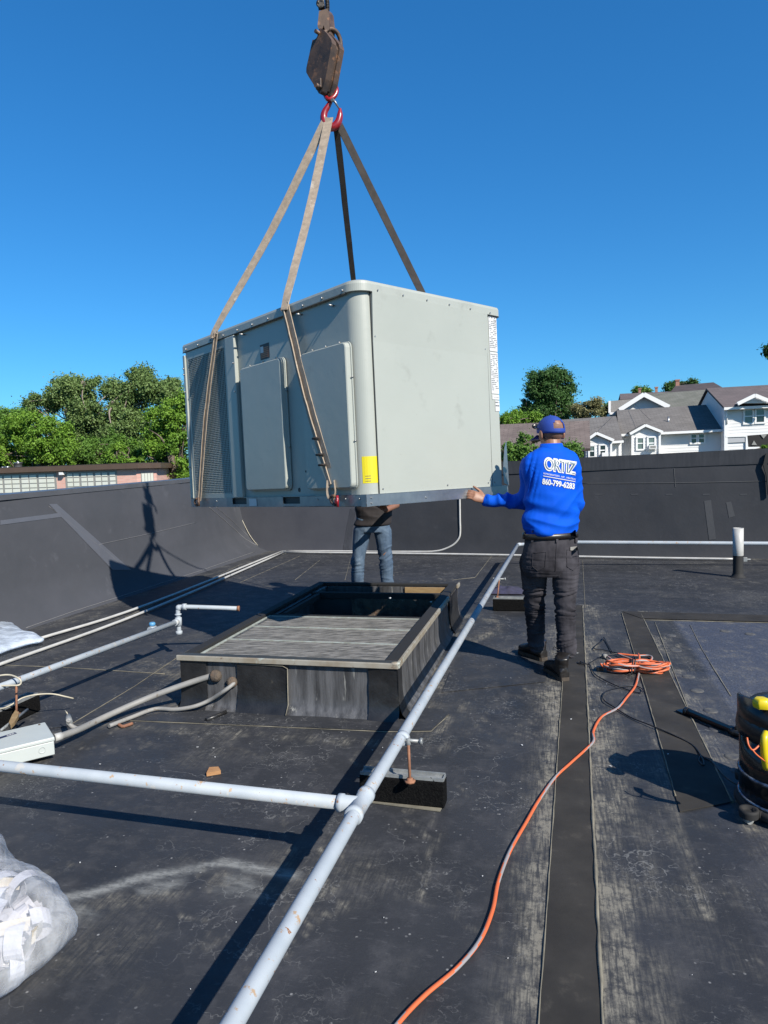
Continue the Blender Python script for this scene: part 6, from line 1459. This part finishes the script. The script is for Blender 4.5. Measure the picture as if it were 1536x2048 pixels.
# main white house with long grey roof
k = 50.0; hA = house('white sided house with long grey roof and small gabled bay, left of the tallest house', 1350, k)
fy = foot_y(1340, k); C_ = lambda L_: [(1200 + x / 4.571, 740 + y / 4.571) for x, y in L_]
(e0, e1) = C_([(175, 592), (1158, 545)]); (r0, r1) = C_([(152, 368), (1052, 312)])
wallbody('wall', [(1240.5, 866), (1447, 861), (1447, fy), (1240.5, fy + 2)], k, 9.5, M['siding'], hA)
siding([(1321, 864), (1446, 859.5), (1446, 935), (1321, 938)], k, hA); siding([(1240.5, 868), (1263, 867), (1263, 940), (1240.5, 940)], k, hA)
kr = k + 4.6; roofslab('roof', KP(*e0, k - .5), KP(*e1, k - .5), KP(*r1, kr), KP(*r0, kr), M['sh_grey'], hA)
bar((e0[0], e0[1] + 1.2), (e1[0], e1[1] + 1.2), k - .5, .16, hA, 'gutter')
# bay
kb = k - 1.1; bp = C_([(292, 600), (292, 585), (415, 520), (548, 575), (548, 600)])
bp = [(1263.8, foot_y(1290, kb)), (1263.8, 867), (1290.5, 853.5), (1319.5, 865.5), (1319.5, foot_y(1290, kb))]
wallbody('bay', bp, kb, 1.6, M['siding'], hA); siding([(1264.5, 935), (1264.5, 868), (1290.5, 855), (1319, 866.5), (1319, 935)], kb, hA)
for a, c in (((1259.5, 868), (1290.8, 850.5)), ((1290.2, 850.5), (1325, 864.5))): bar(a, c, kb - .15, .17, hA, 'rake_board', th=.12)
P = [KP(1258, 867, kb - .3), KP(1290.5, 849.5, kb - .3), KP(1326, 864, kb - .3)]; b = MB()
for (a, c) in ((0, 1), (1, 2)): b.prism([P[a], P[c], P[c] + MV * (3.2 if c == 1 or a == 1 else 1), P[a] + MV * 1.2] if a == 0 else [P[1], P[2], P[2] + MV * 1.2, P[1] + MV * 3.2], Z3 * .1)
b.build('bay_roof', M['sh_grey'], hA)
bar((1264.5, 868), (1264.5, 940), kb, .13, hA, 'corner_board'); bar((1319, 866), (1319, 940), kb, .13, hA, 'corner_board')
window(1273.5, 875, 1287.5, 899, kb, hA); wv_ = window(1295.5, 874, 1310, 899, kb, hA)
b = MB(); A = KP(1297, 898.5, kb); b.obox(A - MV * .45, HV * .45, MV * .5, Z3 * .27); ac = b.build('window_cooler', M['trim'], hA, bev=.01); b = MB(); b.obox(A - MV * .455 + HV * .05 + Z3 * .05, HV * .35, MV * .006, Z3 * .17); b.build('cooler_grille', M['mull'], ac)
window(1381, 867.5, 1393.5, 886.5, k, hA, ((0, M['glass']), (1, M['glass']))); window(1396, 867, 1409, 886, k, hA, ((0, M['glass']), (1, M['glass'])))
bar((1446.5, 860), (1446.5, 940), k, .16, hA, 'corner_board')
P0 = KP(1337, 846, k + 1.6); b = MB(); b.cyl(P0 - Z3 * .3, P0 + Z3 * .45, .06, seg=8); b.lathe(P0 - Z3 * .12, [(.28, 0), (.25, .05), (.1, .09)], 10); b.build('vent_stack', M['metalv'], hA)
b = MB(); q0, q1 = KP(1270, 822, k + 4.0), KP(1302, 850, k - 1); b.tube([q0 + Z3 * .5, (q0 + q1) / 2 + Z3 * .35, q1 + Z3 * .3], .009, 5)
tag(b.build('overhead_cable', M['blackc']), 'thin black service cable sagging over the long grey roof', 'cable')

# tall house at the right
k2 = 49.0; hB = house('tallest white house at the right edge with mauve roof and small white gable', 1500, k2); fy = foot_y(1500, k2)
Bx = 1449; A_ = KP(Bx, 815, k2); ex_ = KP(1536, 810, k2); XR = ex_ + HV * 7
b = MB(); b.obox(Vector((A_.x, A_.y, GZ)), HV * 10.5, MV * 9.6, Z3 * (A_.z - GZ)); b.build('wall', M['siding'], hB)
zb_ = KP(1450, 873, k2).z
P = [Vector((A_.x, A_.y, zb_)), Vector((A_.x, A_.y, zb_)) + HV * 10.5, Vector((A_.x, A_.y, A_.z)) + HV * 10.5, Vector((A_.x, A_.y, A_.z))]; siding(None, k2, hB, P=P)
P = [p - Z3 * (zb_ - KP(1450, 940, k2).z) for p in P[:2]] + [P[1] - Z3 * .12, P[0] - Z3 * .12]; siding(None, k2, hB, P=P, course=.22)
A2, B2 = C_([(1132, 338), (1536, 312)]); r0_, r1_ = C_([(1058, 162), (1536, 128)])
kr2 = k2 + 4.8; E0 = KP(*A2, k2 - .45); E1 = KP(*B2, k2 - .45); E1 = E0 + HV * 11.2; Rg = KP(*r0_, kr2); R0 = E0 + MV * 5.25; R0.z = Rg.z; 
R1 = R0 + HV * 11.2; roofslab('roof', E0, E1, R1, R0, M['sh_mauve'], hB)
gx = A_; b = MB(); b.prism([Vector((gx.x, gx.y, A_.z - .02)), Vector((gx.x, gx.y, A_.z - .02)) + MV * 9.6, Vector((gx.x, gx.y, Rg.z - .15)) + MV * 4.8], HV * .1); b.build('gable_wall', M['siding'], hB)
b = MB(); b.obox(E0 - MV * .1 - Z3 * .2, HV * 11.2, MV * .14, Z3 * .17); b.build('gutter', M['trim'], hB)
gp = C_([(1255, 308), (1412, 235), (1600, 312)]); gk = k2 - .75
b = MB(); b.prism(fpoly([(1476, 806.5), (1509, 791), (1548, 806)], gk), MV * 2.5); b.build('dormer', M['siding'], hB)
siding([(1481, 805.5), (1509, 793.5), (1541, 804.5)], gk, hB, course=.16)
for a, c in (((1474, 808), (1509, 791)), ((1508.5, 791), (1550, 807.5))): bar(a, c, gk - .1, .22, hB, 'rake_board', th=.15)
window(1487.5, 819, 1505.5, 847, k2, hB); window(1510.5, 817.5, 1529, 845.5, k2, hB, ((0, M['glass']), (1, M['glasst'])))
bar((1451, 815), (1451, 935), k2, .2, hB, 'corner_board'); b = MB(); b.cyl(KP(1453.5, 816, k2 - .15), KP(1454, 848, k2 - .15), .05, seg=8); b.build('downspout', M['trim'], hB)
bar((1450, 873), (1492, 871.5), k2, .12, hB, 'band_board', off=.06)
b = MB(); b.prism(fpoly([(1451.5, 876), (1491, 874), (1491, 884), (1451.5, 886)], k2 - .07), -MV * .02); b.build('garage_panel', mat('garage_grey', (.55, .57, .6), rough=.6), hB)
bar((1492.5, 872), (1492.5, 935), k2, .12, hB, 'trim')
# black banner/net in front
b = MB(); P = fpoly([(1495, 871), (1536, 868), (1580, 866), (1580, 893), (1536, 893), (1497, 894)], 30); b.prism(P, MV * .04); ob = b.build('tarp', M['blackm']); tag(ob, 'black printed tarp hanging in front of the tallest house at the right edge', 'tarp')
b = MB()
for q in ([(1503, 890), (1508, 881), (1514, 890)], [(1521, 869), (1527, 877), (1534, 869)]): b.prism(fpoly(q, 29.97), MV * .01)
b.build('tarp_mark', M['mull'], ob)
# middle gable house (behind, tan + olive roof)
k3 = 60.0; hC = house('white gabled house with long mossy olive roof behind the grey roof', 1290, k3); fy = foot_y(1290, k3)
gpx = C_([(185, 362), (398, 228), (618, 338)]); 
wallbody('wall', [(1242, fy), (1242, 818), (1286.8, 791), (1334, 814), (1334, fy)], k3, 9, M['siding'], hC); siding([(1243, 817), (1287, 792.5), (1333, 813.5)], k3, hC)
for a, c in (((1238, 820.5), (1287.3, 789.3)), ((1286.6, 789.3), (1337, 814.5))): bar(a, c, k3 - .3, .34, hC, 'rake_board', th=.3)
o0 = [KP(x, y, kk) for x, y, kk in ((1335, 815.5, k3 - .3), (1425, 812, k3 - .3), (1431, 778, k3 + 5), (1288, 788.5, k3 + 5))]
o = roofslab('roof', o0[0], o0[1] + HV * 0, o0[2], o0[3], M['sh_olive'], hC)
b = MB(); P = [KP(1287, 789, k3 - .35), KP(1238, 820, k3 - .35)]; b.prism([P[0], P[1], P[1] + MV * 9, P[0] + MV * 9], Z3 * .12); q = b.build('roof', M['sh_tan'], hC); add_uv(q, MV, Z3, P[0])
b = MB(); b.prism([KP(1287, 789, k3 - .35), KP(1336, 814.5, k3 - .35), KP(1336, 814.5, k3 - .35) + MV * 6, KP(1287, 789, k3 - .35) + MV * 6], Z3 * .1); q = b.build('roof', M['sh_olive'], hC); add_uv(q, MV, Z3, P[0])
P0 = KP(1414, 798, k3 + 2.4); b = MB(); b.cyl(P0 - Z3 * .2, P0 + Z3 * .5, .08, seg=8); b.cyl(P0 + HV * -.3, P0 + HV * .3, .04, seg=6); b.build('vent_stack', M['steel'], hC)
# tan lean roof left of it
k4 = 64; hD = house('low house with tan roof left of the white gable', 1235, k4)
P = fpoly([(1219, 826), (1262, 826), (1275, 797), (1218.5, 802)], k4); P[2] = KP(1272, 798, k4 + 4); P[3] = KP(1218.5, 802, k4 + 4)
roofslab('roof', P[0], P[1], P[2], P[3], M['sh_tan'], hD); wallbody('wall', [(1219, 826), (1262, 826), (1262, foot_y(1240, k4)), (1219, foot_y(1240, k4))], k4 + .3, 7, M['siding'], hD)
bar((1219, 827), (1243, 827), k4, .2, hD, 'gutter')
bar((1219, 802), (1219, 826), k4 + .1, .2, hD, 'rake_board')
# dark far roof with chimneys
k5 = 78; hE = house('farthest house with dark hipped roof and brick chimney', 1380, k5)
P = [KP(x, y, kk) for x, y, kk in ((1338, 788, k5), (1447, 776, k5), (1427, 764.5, k5 + 4.5), (1351, 771, k5 + 4.5))]; roofslab('roof', *P, M['sh_dark'], hE)
wallbody('wall', [(1340, 789), (1440, 780), (1440, foot_y(1400, k5)), (1340, foot_y(1400, k5))], k5 + .5, 8, M['siding'], hE)
def chimney(x0, x1, y0, y1, k, parent):
    A = KP(x0, y1, k); B_ = KP(x1, y1, k); zt = KP(x0, y0, k).z; b = MB(); w = (B_ - A).dot(HV); b.obox(A - Z3 * 1, HV * w, MV * w * .8, Z3 * (zt - A.z + 1)); b.obox(Vector((A.x, A.y, zt - .12)) - HV * .06 - MV * .06, HV * (w + .12), MV * (w * .8 + .12), Z3 * .14); return b.build('chimney', M['brick'], parent)
chimney(1351.5, 1359, 759.5, 770, k5 + 4.2, hE)
k6 = 86; hF = house('far house with low grey-brown roof and two small chimneys left of the dark hipped roof', 1260, k6)
P = [KP(x, y, kk) for x, y, kk in ((1240, 799, k6), (1352, 791, k6), (1352, 782.5, k6 + 4), (1240, 787.5, k6 + 4))]; roofslab('roof', *P, M['sh_mauve'], hF)
wallbody('wall', [(1241, 798), (1350, 791), (1350, foot_y(1300, k6)), (1241, foot_y(1300, k6))], k6 + .4, 8, M['siding'], hF); chimney(1310.5, 1315.5, 774, 786, k6 + 4, hF); chimney(1277, 1282, 777, 789, k6 + 4, hF)
# lower left white house (left bay)
k7 = 47.0; hG = house('lower white house with grey roof and small gabled bay beside the dark shingled shed', 1190, k7); fy = foot_y(1190, k7)
P = [KP(x, y, kk) for x, y, kk in ((1082, 892, k7 - .5), (1246, 881.5, k7 - .5), (1232, 832, k7 + 5), (1075, 842.5, k7 + 5))]; roofslab('roof', *P, M['sh_grey'], hG)
wallbody('wall', [(1100, 888), (1243, 882), (1243, fy), (1100, fy)], k7, 9, M['siding'], hG); siding([(1221, 883), (1243, 881.5), (1243, 940), (1221, 940)], k7, hG)
kb = k7 - 1.2; wallbody('bay', [(1172, foot_y(1190, kb)), (1172, 882), (1192.5, 868), (1223, 882), (1223, foot_y(1190, kb))], kb, 1.7, M['siding'], hG); siding([(1172, 940), (1172, 883), (1192.5, 869.5), (1222.5, 883), (1222.5, 940)], kb, hG)
for a, c in (((1168, 884), (1193, 866.3)), ((1192.4, 866.3), (1227.5, 881))): bar(a, c, kb - .15, .17, hG, 'rake_board', th=.12)
P = [KP(1166, 884.5, kb - .3), KP(1192.8, 865.5, kb - .3), KP(1229, 881, kb - .3)]; b = MB(); b.prism([P[0], P[1], P[1] + MV * 3, P[0] + MV * 1.2], Z3 * .1); b.prism([P[1], P[2], P[2] + MV * 1.2, P[1] + MV * 3], Z3 * .1); b.build('bay_roof', M['sh_grey'], hG)
window(1178, 891, 1190, 914, kb, hG, ((0, M['glass']), (1, M['glasst']))); window(1199, 889.5, 1212, 912, kb, hG, ((0, M['glass']), (1, M['glass'])))
b = MB(); A = KP(1203, 913, kb); b.obox(A - MV * .4, HV * .38, MV * .45, Z3 * .24); b.build('window_cooler', M['trim'], hG, bev=.01)
bar((1222, 883), (1222, 940), kb, .12, hG, 'corner_board'); bar((1239, 884), (1239, 940), k7, .13, hG, 'corner_board'); bar((1219, 885), (1247, 883), k7 - .5, .15, hG, 'gutter')
b = MB(); q0, q1 = KP(1233, 842, k7 + 3), KP(1180, 873, k7 - 1); b.tube([q0 + Z3 * .6, (q0 + q1) / 2 + Z3 * .2, q1 + Z3 * .4], .009, 5); tag(b.build('overhead_cable', M['blackc']), 'thin dark cable drooping in front of the lower grey roof', 'cable')
# shed with brown shingles
k8 = 36.0; shed = empty('shed', Vector((KP(1100, 900, k8).x, KP(1100, 900, k8).y, GZ)), 'brown shingled shed with dark red wall behind the man in blue', 'shed')
P = [KP(x, y, kk) for x, y, kk in ((1000, 899, k8 - .4), (1181, 896.5, k8 - .4), (1179, 841, k8 + 3.6), (1000, 849, k8 + 3.6))]; roofslab('roof', *P, M['sh_shed'], shed)
wallbody('wall', [(1002, 899), (1168, 897), (1168, foot_y(1100, k8)), (1002, foot_y(1100, k8))], k8, 7, M['redw'], shed); bar((1143, 898), (1168, 897), k8, .12, shed, 'fascia', m=M['mull'])
b = MB()
for i in range(5): A = KP(1147 + i * 5, 900, k8); b.obox(A - MV * .03 - Z3 * 1.5, HV * .03, MV * .03, Z3 * 1.5)
b.build('board_joints', M['blackm'], shed)

# ---- brick building on the left
kq = 27.5; bb = empty('brick_building', Vector((KP(200, 950, kq).x, KP(200, 950, kq).y, GZ)), 'low brick building with brown fascia and wide window banks beyond the left parapet', 'building')
Af = KP(-170, 960, kq); Bc = KP(272.5, 935, kq); ztop = KP(272, 937.5, kq).z; Cq = Bc + MV * 1.6; 
ww = mat('red_brick', (.40, .195, .15), (.46, .24, .19), 3, .85); 
nt = ww.node_tree; br = nt.nodes.new('ShaderNodeTexBrick'); br.inputs['Scale'].default_value = 1; br.inputs['Brick Width'].default_value = .22; br.inputs['Row Height'].default_value = .075; br.inputs['Mortar Size'].default_value = .008
br.inputs['Color1'].default_value = (.52, .27, .22, 1); br.inputs['Color2'].default_value = (.60, .34, .28, 1); br.inputs['Mortar'].default_value = (.45, .38, .33, 1)
uvn = nt.nodes.new('ShaderNodeUVMap'); nt.links.new(uvn.outputs[0], br.inputs['Vector']); nt.links.new(br.outputs[0], [n for n in nt.nodes if n.type == 'BSDF_PRINCIPLED'][0].inputs['Base Color'])
P = [Vector((q.x, q.y, GZ)) for q in (Af, Bc, Cq, Bc + MV * 12 - HV * 4, Af + MV * 12)]; b = MB(); b.prism(P, Z3 * (ztop - GZ)); o = b.build('wall', ww, bb); add_uv(o, HV, Z3, Vector((Af.x, Af.y, 0)))
zf0 = KP(272, 937, kq).z; zf1 = KP(272, 926.6, kq).z
b = MB(); ov = .25; Q = [Af - MV * ov, Bc - MV * ov + HV * ov, Cq + HV * ov, Bc + MV * 12 - HV * 4 + HV * ov, Af + MV * 12]; b.prism([Vector((q.x, q.y, zf0)) for q in Q], Z3 * (zf1 - zf0)); b.build('fascia', M['fascia'], bb)
b = MB(); b.prism([Vector((q.x, q.y, zf1)) + MV * .0 for q in Q], Z3 * .03); b.build('roof', M['patch'], bb)
def winbank(x0, x1, ytl, h, cols, rows, k, thick=1):
    A = KP(x0, ytl, k); B_ = KP(x1, ytl, k); w = (B_ - A).dot(HV); o = Vector((A.x, A.y, A.z - h)) - MV * .02; b = MB(); b.obox(o - HV * .05 - Z3 * .05, HV * (w + .1), MV * .03, Z3 * (h + .1)); f_ = b.build('window', M['mull'], bb)
    cw = w / cols; rh = h / rows
    for i in range(cols):
        for j in range(rows):
            b = MB(); b.obox(o + HV * (i * cw + .035 + (.03 if i % 2 == 0 else 0)) + Z3 * (j * rh + .022) - MV * .018, HV * (cw - .07 - .03), MV * .014, Z3 * (rh - .044)); b.build('pane', M['blindw'], f_)
winbank(-60, 111, 953, 1.5, 10, 7, kq); winbank(132.5, 232, 946.5, 1.5, 7, 7, kq)
# narrow window on the return
n_ = HV; A = Cq - MV * 1.3; b = MB(); b.obox(Vector((A.x, A.y, zf0 - 1.4)) + HV * .0, MV * 1.0, HV * .03, Z3 * 1.2); f_ = b.build('window', M['mull'], bb)
for i in range(4): b = MB(); b.obox(Vector((A.x, A.y, zf0 - 1.36)) + HV * .03 + MV * (.05 + i * .24), MV * .18, HV * .012, Z3 * 1.12); b.build('pane', M['blindw'], f_)
b = MB(); c = KP(128, 947, kq) - MV * .1; b.cbox(c, HV * .2, MV * .25, Z3 * .12); b.build('wall_lamp', M['trim'], bb)
cv = KP(36.5, 934, kq + 2); b = MB(); b.lathe(Vector((cv.x, cv.y, zf1)), [(.19, 0), (.19, .24), (.23, .245), (.23, .28), (.06, .30), (.05, .36)], 18); tag(b.build('roof_exhaust', M['metalv']), 'round shiny metal exhaust on the brick building roof', 'exhaust vent')
cv = KP(15, 936, kq + 2); b = MB(); b.lathe(Vector((cv.x, cv.y, zf1)), [(.12, 0), (.17, .08), (.1, .12), (.02, .13)], 14); b.lathe(Vector((cv.x - .25, cv.y, zf1)), [(.07, 0), (.07, .1), (.02, .11)], 10); tag(b.build('roof_vent', M['metalv']), 'low metal vent cap left of the round exhaust', 'roof vent')

# ================================================================== TREES
def leaves(name, centers, radii, n, size, m, parent, rs, aniso=(1, 1, 1), up=.35, tintf=None):
    idx = rs.choice(len(centers), n, p=radii[:, 0] ** 2 / np.sum(radii[:, 0] ** 2)); c = centers[idx]
    d = rs.normal(size=(n, 3)); d /= np.linalg.norm(d, axis=1)[:, None]; rr = np.abs(rs.normal(size=n)) * .55 + .15
    off = d * rr[:, None] * radii[idx]; p = c + off
    nrm = d * .6 + rs.normal(size=(n, 3)) * .6; nrm[:, 2] += up; nrm /= np.linalg.norm(nrm, axis=1)[:, None]
    a = np.cross(nrm, rs.normal(size=(n, 3))); a /= np.linalg.norm(a, axis=1)[:, None]; b_ = np.cross(nrm, a); s = size * rs.uniform(.6, 1.35, n)[:, None]
    V_ = np.stack([p - a * s, p - b_ * s * .55 + nrm * s * .15, p + a * s, p + b_ * s * .55 + nrm * s * .15], 1).reshape(-1, 3); F_ = np.arange(n * 4).reshape(-1, 4)
    org = np.array(wpos(parent)); me = npmesh(name, V_ - org, F_)
    t = rs.random(len(centers))[idx] * .5 + rs.random(n) * .5; at = me.attributes.new('tint', 'FLOAT', 'POINT'); at.data.foreach_set('value', np.repeat(t, 4).astype(np.float32)); me.materials.append(m)
    return link(name, me, parent)
def tree(name, label, lobes, Y, n, size, m, bark='bark', group='trees beyond the left parapet', clump=.33, trunkx=None, dens=26, seed=1, thick=.9, shell=.55, cat='tree', trunkr=.22):
    """lobes: (px, py, half width px, half height px); crown built of leaf clumps round them"""
    rs = np.random.RandomState(seed); sc_ = Y / FPX; L = [(np.array(D(x, y, Y + rs.uniform(-1, 1) * thick)), a * sc_, h * sc_) for x, y, a, h in lobes]
    cx = trunkx if trunkx is not None else lobes[0][0]; base = D(cx, 950, Y); root = empty(name, Vector((base.x, base.y, GZ)), label, cat, group); C_, R_ = [], []
    for c, a, h in L:
        K = max(8, int(dens * (a * h) * .9))
        for _ in range(K):
            d = rs.normal(size=3); d /= np.linalg.norm(d); r = rs.uniform(shell, 1.0) ** .7 * rs.uniform(.85, 1.12); q = c + d * r * np.array([a, a * thick, h]); C_.append(q); cr = clump * rs.uniform(.4, 1.15); R_.append([cr, cr, cr * .85])
        for _ in range(max(2, K // 9)):
            d = rs.normal(size=3); d[2] = abs(d[2]) * .8; d /= np.linalg.norm(d); C_.append(c + d * rs.uniform(1.05, 1.28) * np.array([a, a * thick, h])); cr = clump * rs.uniform(.25, .5); R_.append([cr, cr, cr])
    C_ = np.array(C_); R_ = np.array(R_); leaves('crown', C_, R_, int(n * 1.7), size * .76, m, root, rs)
    b = MB(); cz = np.mean([l[0][2] for l in L]); top = Vector((base.x, base.y, cz - .3)); tb = Vector((base.x, base.y, GZ)); mid = tb.lerp(top, .6) + Vector((rs.uniform(-.3, .3), 0, 0)); b.tube(spl([tb, mid, top], 4), list(np.linspace(trunkr * 1.3, trunkr * .6, 9)), 9)
    b.build('trunk', M[bark], root); b = MB()
    for c, a, h in L:
        for _ in range(3):
            e = Vector(c + rs.normal(size=3) * np.array([a, a, h]) * .4); s = tb.lerp(top, rs.uniform(.6, 1)); md = s.lerp(e, .5) + Vector(rs.normal(size=3) * .25); P = spl([s, md, e], 4); b.tube(P, list(np.linspace(trunkr * .38, .02, len(P))), 6)
    for _ in range(22):
        k_ = rs.randint(len(C_)); e = Vector(C_[k_]); s = Vector(L[rs.randint(len(L))][0]); 
        if (e - s).length < 4: P = spl([s, s.lerp(e, .5) + Vector(rs.normal(size=3) * .15), e], 3); b.tube(P, list(np.linspace(.05, .012, len(P))), 5)
    b.build('branches', M[bark], root, kind='stuff'); return root
# tall airy grey-green trees
tree('cottonwood_tree', 'tall airy grey-green tree with sky showing through, second tree from the unit', [(150, 790, 46, 34), (185, 840, 40, 45), (120, 770, 26, 18), (105, 800, 30, 22), (140, 880, 50, 40), (70, 812, 24, 18), (170, 765, 25, 14)], 44, 36000, .10, M['leaf_grey'], 'barkp', clump=.55, trunkx=150, dens=20, seed=2, thick=.8, shell=.35)
tree('cottonwood_tree', 'tallest grey-green tree just left of the hanging unit', [(290, 775, 44, 36), (250, 800, 38, 40), (330, 800, 40, 40), (285, 750, 24, 16), (230, 780, 26, 22), (345, 770, 16, 16), (250, 860, 60, 50)], 43, 42000, .10, M['leaf_grey'], 'barkp', clump=.55, trunkx=235, dens=21, seed=3, thick=.8, shell=.35)
tree('maple_tree', 'bright green leafy tree right beside the left edge of the unit', [(340, 850, 42, 50), (362, 905, 40, 60), (305, 900, 30, 45), (380, 820, 30, 30), (330, 950, 60, 30)], 36, 42000, .085, M['leaf_bright'], clump=.45, trunkx=345, dens=24, seed=4)
tree('maple_tree', 'broad bright green tree above the round metal exhaust', [(95, 880, 48, 40), (60, 855, 40, 26), (115, 915, 40, 30), (30, 905, 45, 35), (80, 845, 26, 14)], 37, 40000, .085, M['leaf_bright'], clump=.45, trunkx=80, dens=24, seed=5)
tree('maple_tree', 'green tree cut by the left edge of the picture, in front of the tall trees', [(5, 850, 45, 26), (-30, 880, 50, 50), (30, 835, 30, 14), (-10, 920, 60, 30)], 40, 24000, .09, M['leaf_mid'], clump=.5, trunkx=-10, dens=22, seed=6)
tree('shrub_tree', 'dark green undergrowth tree with one reddish branch, between the bright trees', [(190, 905, 40, 26), (240, 900, 40, 34), (215, 930, 60, 20), (160, 900, 24, 20)], 39, 26000, .085, M['leaf_mid'], clump=.4, trunkx=200, dens=24, seed=7)
tree('shrub_tree', 'low bright shrub against the brick building corner below the pale branch', [(232, 905, 16, 22), (245, 925, 20, 14)], 34, 7000, .08, M['leaf_bright'], clump=.3, trunkx=235, dens=30, seed=17)
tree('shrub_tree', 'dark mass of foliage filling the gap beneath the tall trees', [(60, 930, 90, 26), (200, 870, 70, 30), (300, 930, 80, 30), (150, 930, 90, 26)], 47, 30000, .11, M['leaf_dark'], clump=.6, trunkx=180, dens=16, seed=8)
GR = 'trees among the houses'
tree('maple_tree', 'large dark green tree standing alone above the roofs behind the man in blue', [(1095, 775, 38, 34), (1110, 810, 36, 34), (1078, 800, 32, 30), (1075, 765, 22, 16), (1113, 752, 18, 14), (1060, 822, 20, 14), (1128, 780, 18, 26), (1095, 838, 48, 18)], 58, 42000, .12, M['leaf_dark'], clump=.62, trunkx=1095, group=GR, dens=20, seed=9, thick=.8)
tree('maple_tree', 'light green tree just right of the unit above the shed roof', [(1028, 840, 22, 16), (1010, 850, 20, 22), (1050, 848, 22, 12), (1070, 838, 14, 8)], 46, 16000, .09, M['leaf_bright'], clump=.4, trunkx=1025, group=GR, dens=26, seed=10)
tree('crabapple_tree', 'small olive tree with pale yellowish top between dark tree and white house', [(1175, 818, 25, 14), (1190, 808, 12, 8), (1160, 822, 16, 10)], 56, 12000, .10, M['leaf_olive'], clump=.42, trunkx=1175, group=GR, dens=28, seed=11)
tree('shrub_tree', 'small dark green tree tip left of the tan roof', [(1210, 824, 12, 10), (1216, 815, 6, 6)], 66, 5000, .12, M['leaf_dark'], clump=.45, trunkx=1210, group=GR, dens=30, seed=12)
tree('maple_tree', 'far green treetop behind the two small chimneys', [(1277, 783, 18, 5), (1290, 782, 8, 4)], 95, 5000, .16, M['leaf_mid'], clump=.6, trunkx=1277, group=GR, dens=26, seed=13)
tree('maple_tree', 'far dark green treetop left of the brick chimney on the dark roof', [(1338, 774, 12, 7), (1346, 771, 8, 5), (1365, 768, 10, 4), (1385, 766, 8, 3)], 100, 6500, .16, M['leaf_dark'], clump=.6, trunkx=1345, group=GR, dens=26, seed=14)
tree('lilac_bush', 'flowering green bush in front of the shed, left of the blue cap', [(1048, 890, 18, 20), (1022, 905, 16, 16), (1060, 910, 20, 14), (1035, 920, 30, 12), (1140, 900, 10, 6)], 22, 15000, .05, M['leaf_mid'], clump=.22, trunkx=1040, group=GR, dens=30, seed=15, cat='bush', trunkr=.06)
tree('maple_tree', 'dark leafy branch tip touching the right edge of the sky', [(1540, 704, 8, 8), (1556, 712, 14, 14), (1580, 740, 26, 30)], 24, 5000, .07, M['leaf_dark'], clump=.2, trunkx=1575, group=GR, dens=30, seed=16)
tree('shrub_tree', 'small bright plant tip above the back parapet at the right edge', [(1530, 898, 7, 5), (1540, 905, 8, 8)], 16, 1500, .035, M['leaf_bright'], clump=.08, trunkx=1538, group=GR, dens=40, seed=18, trunkr=.02, cat='plant')
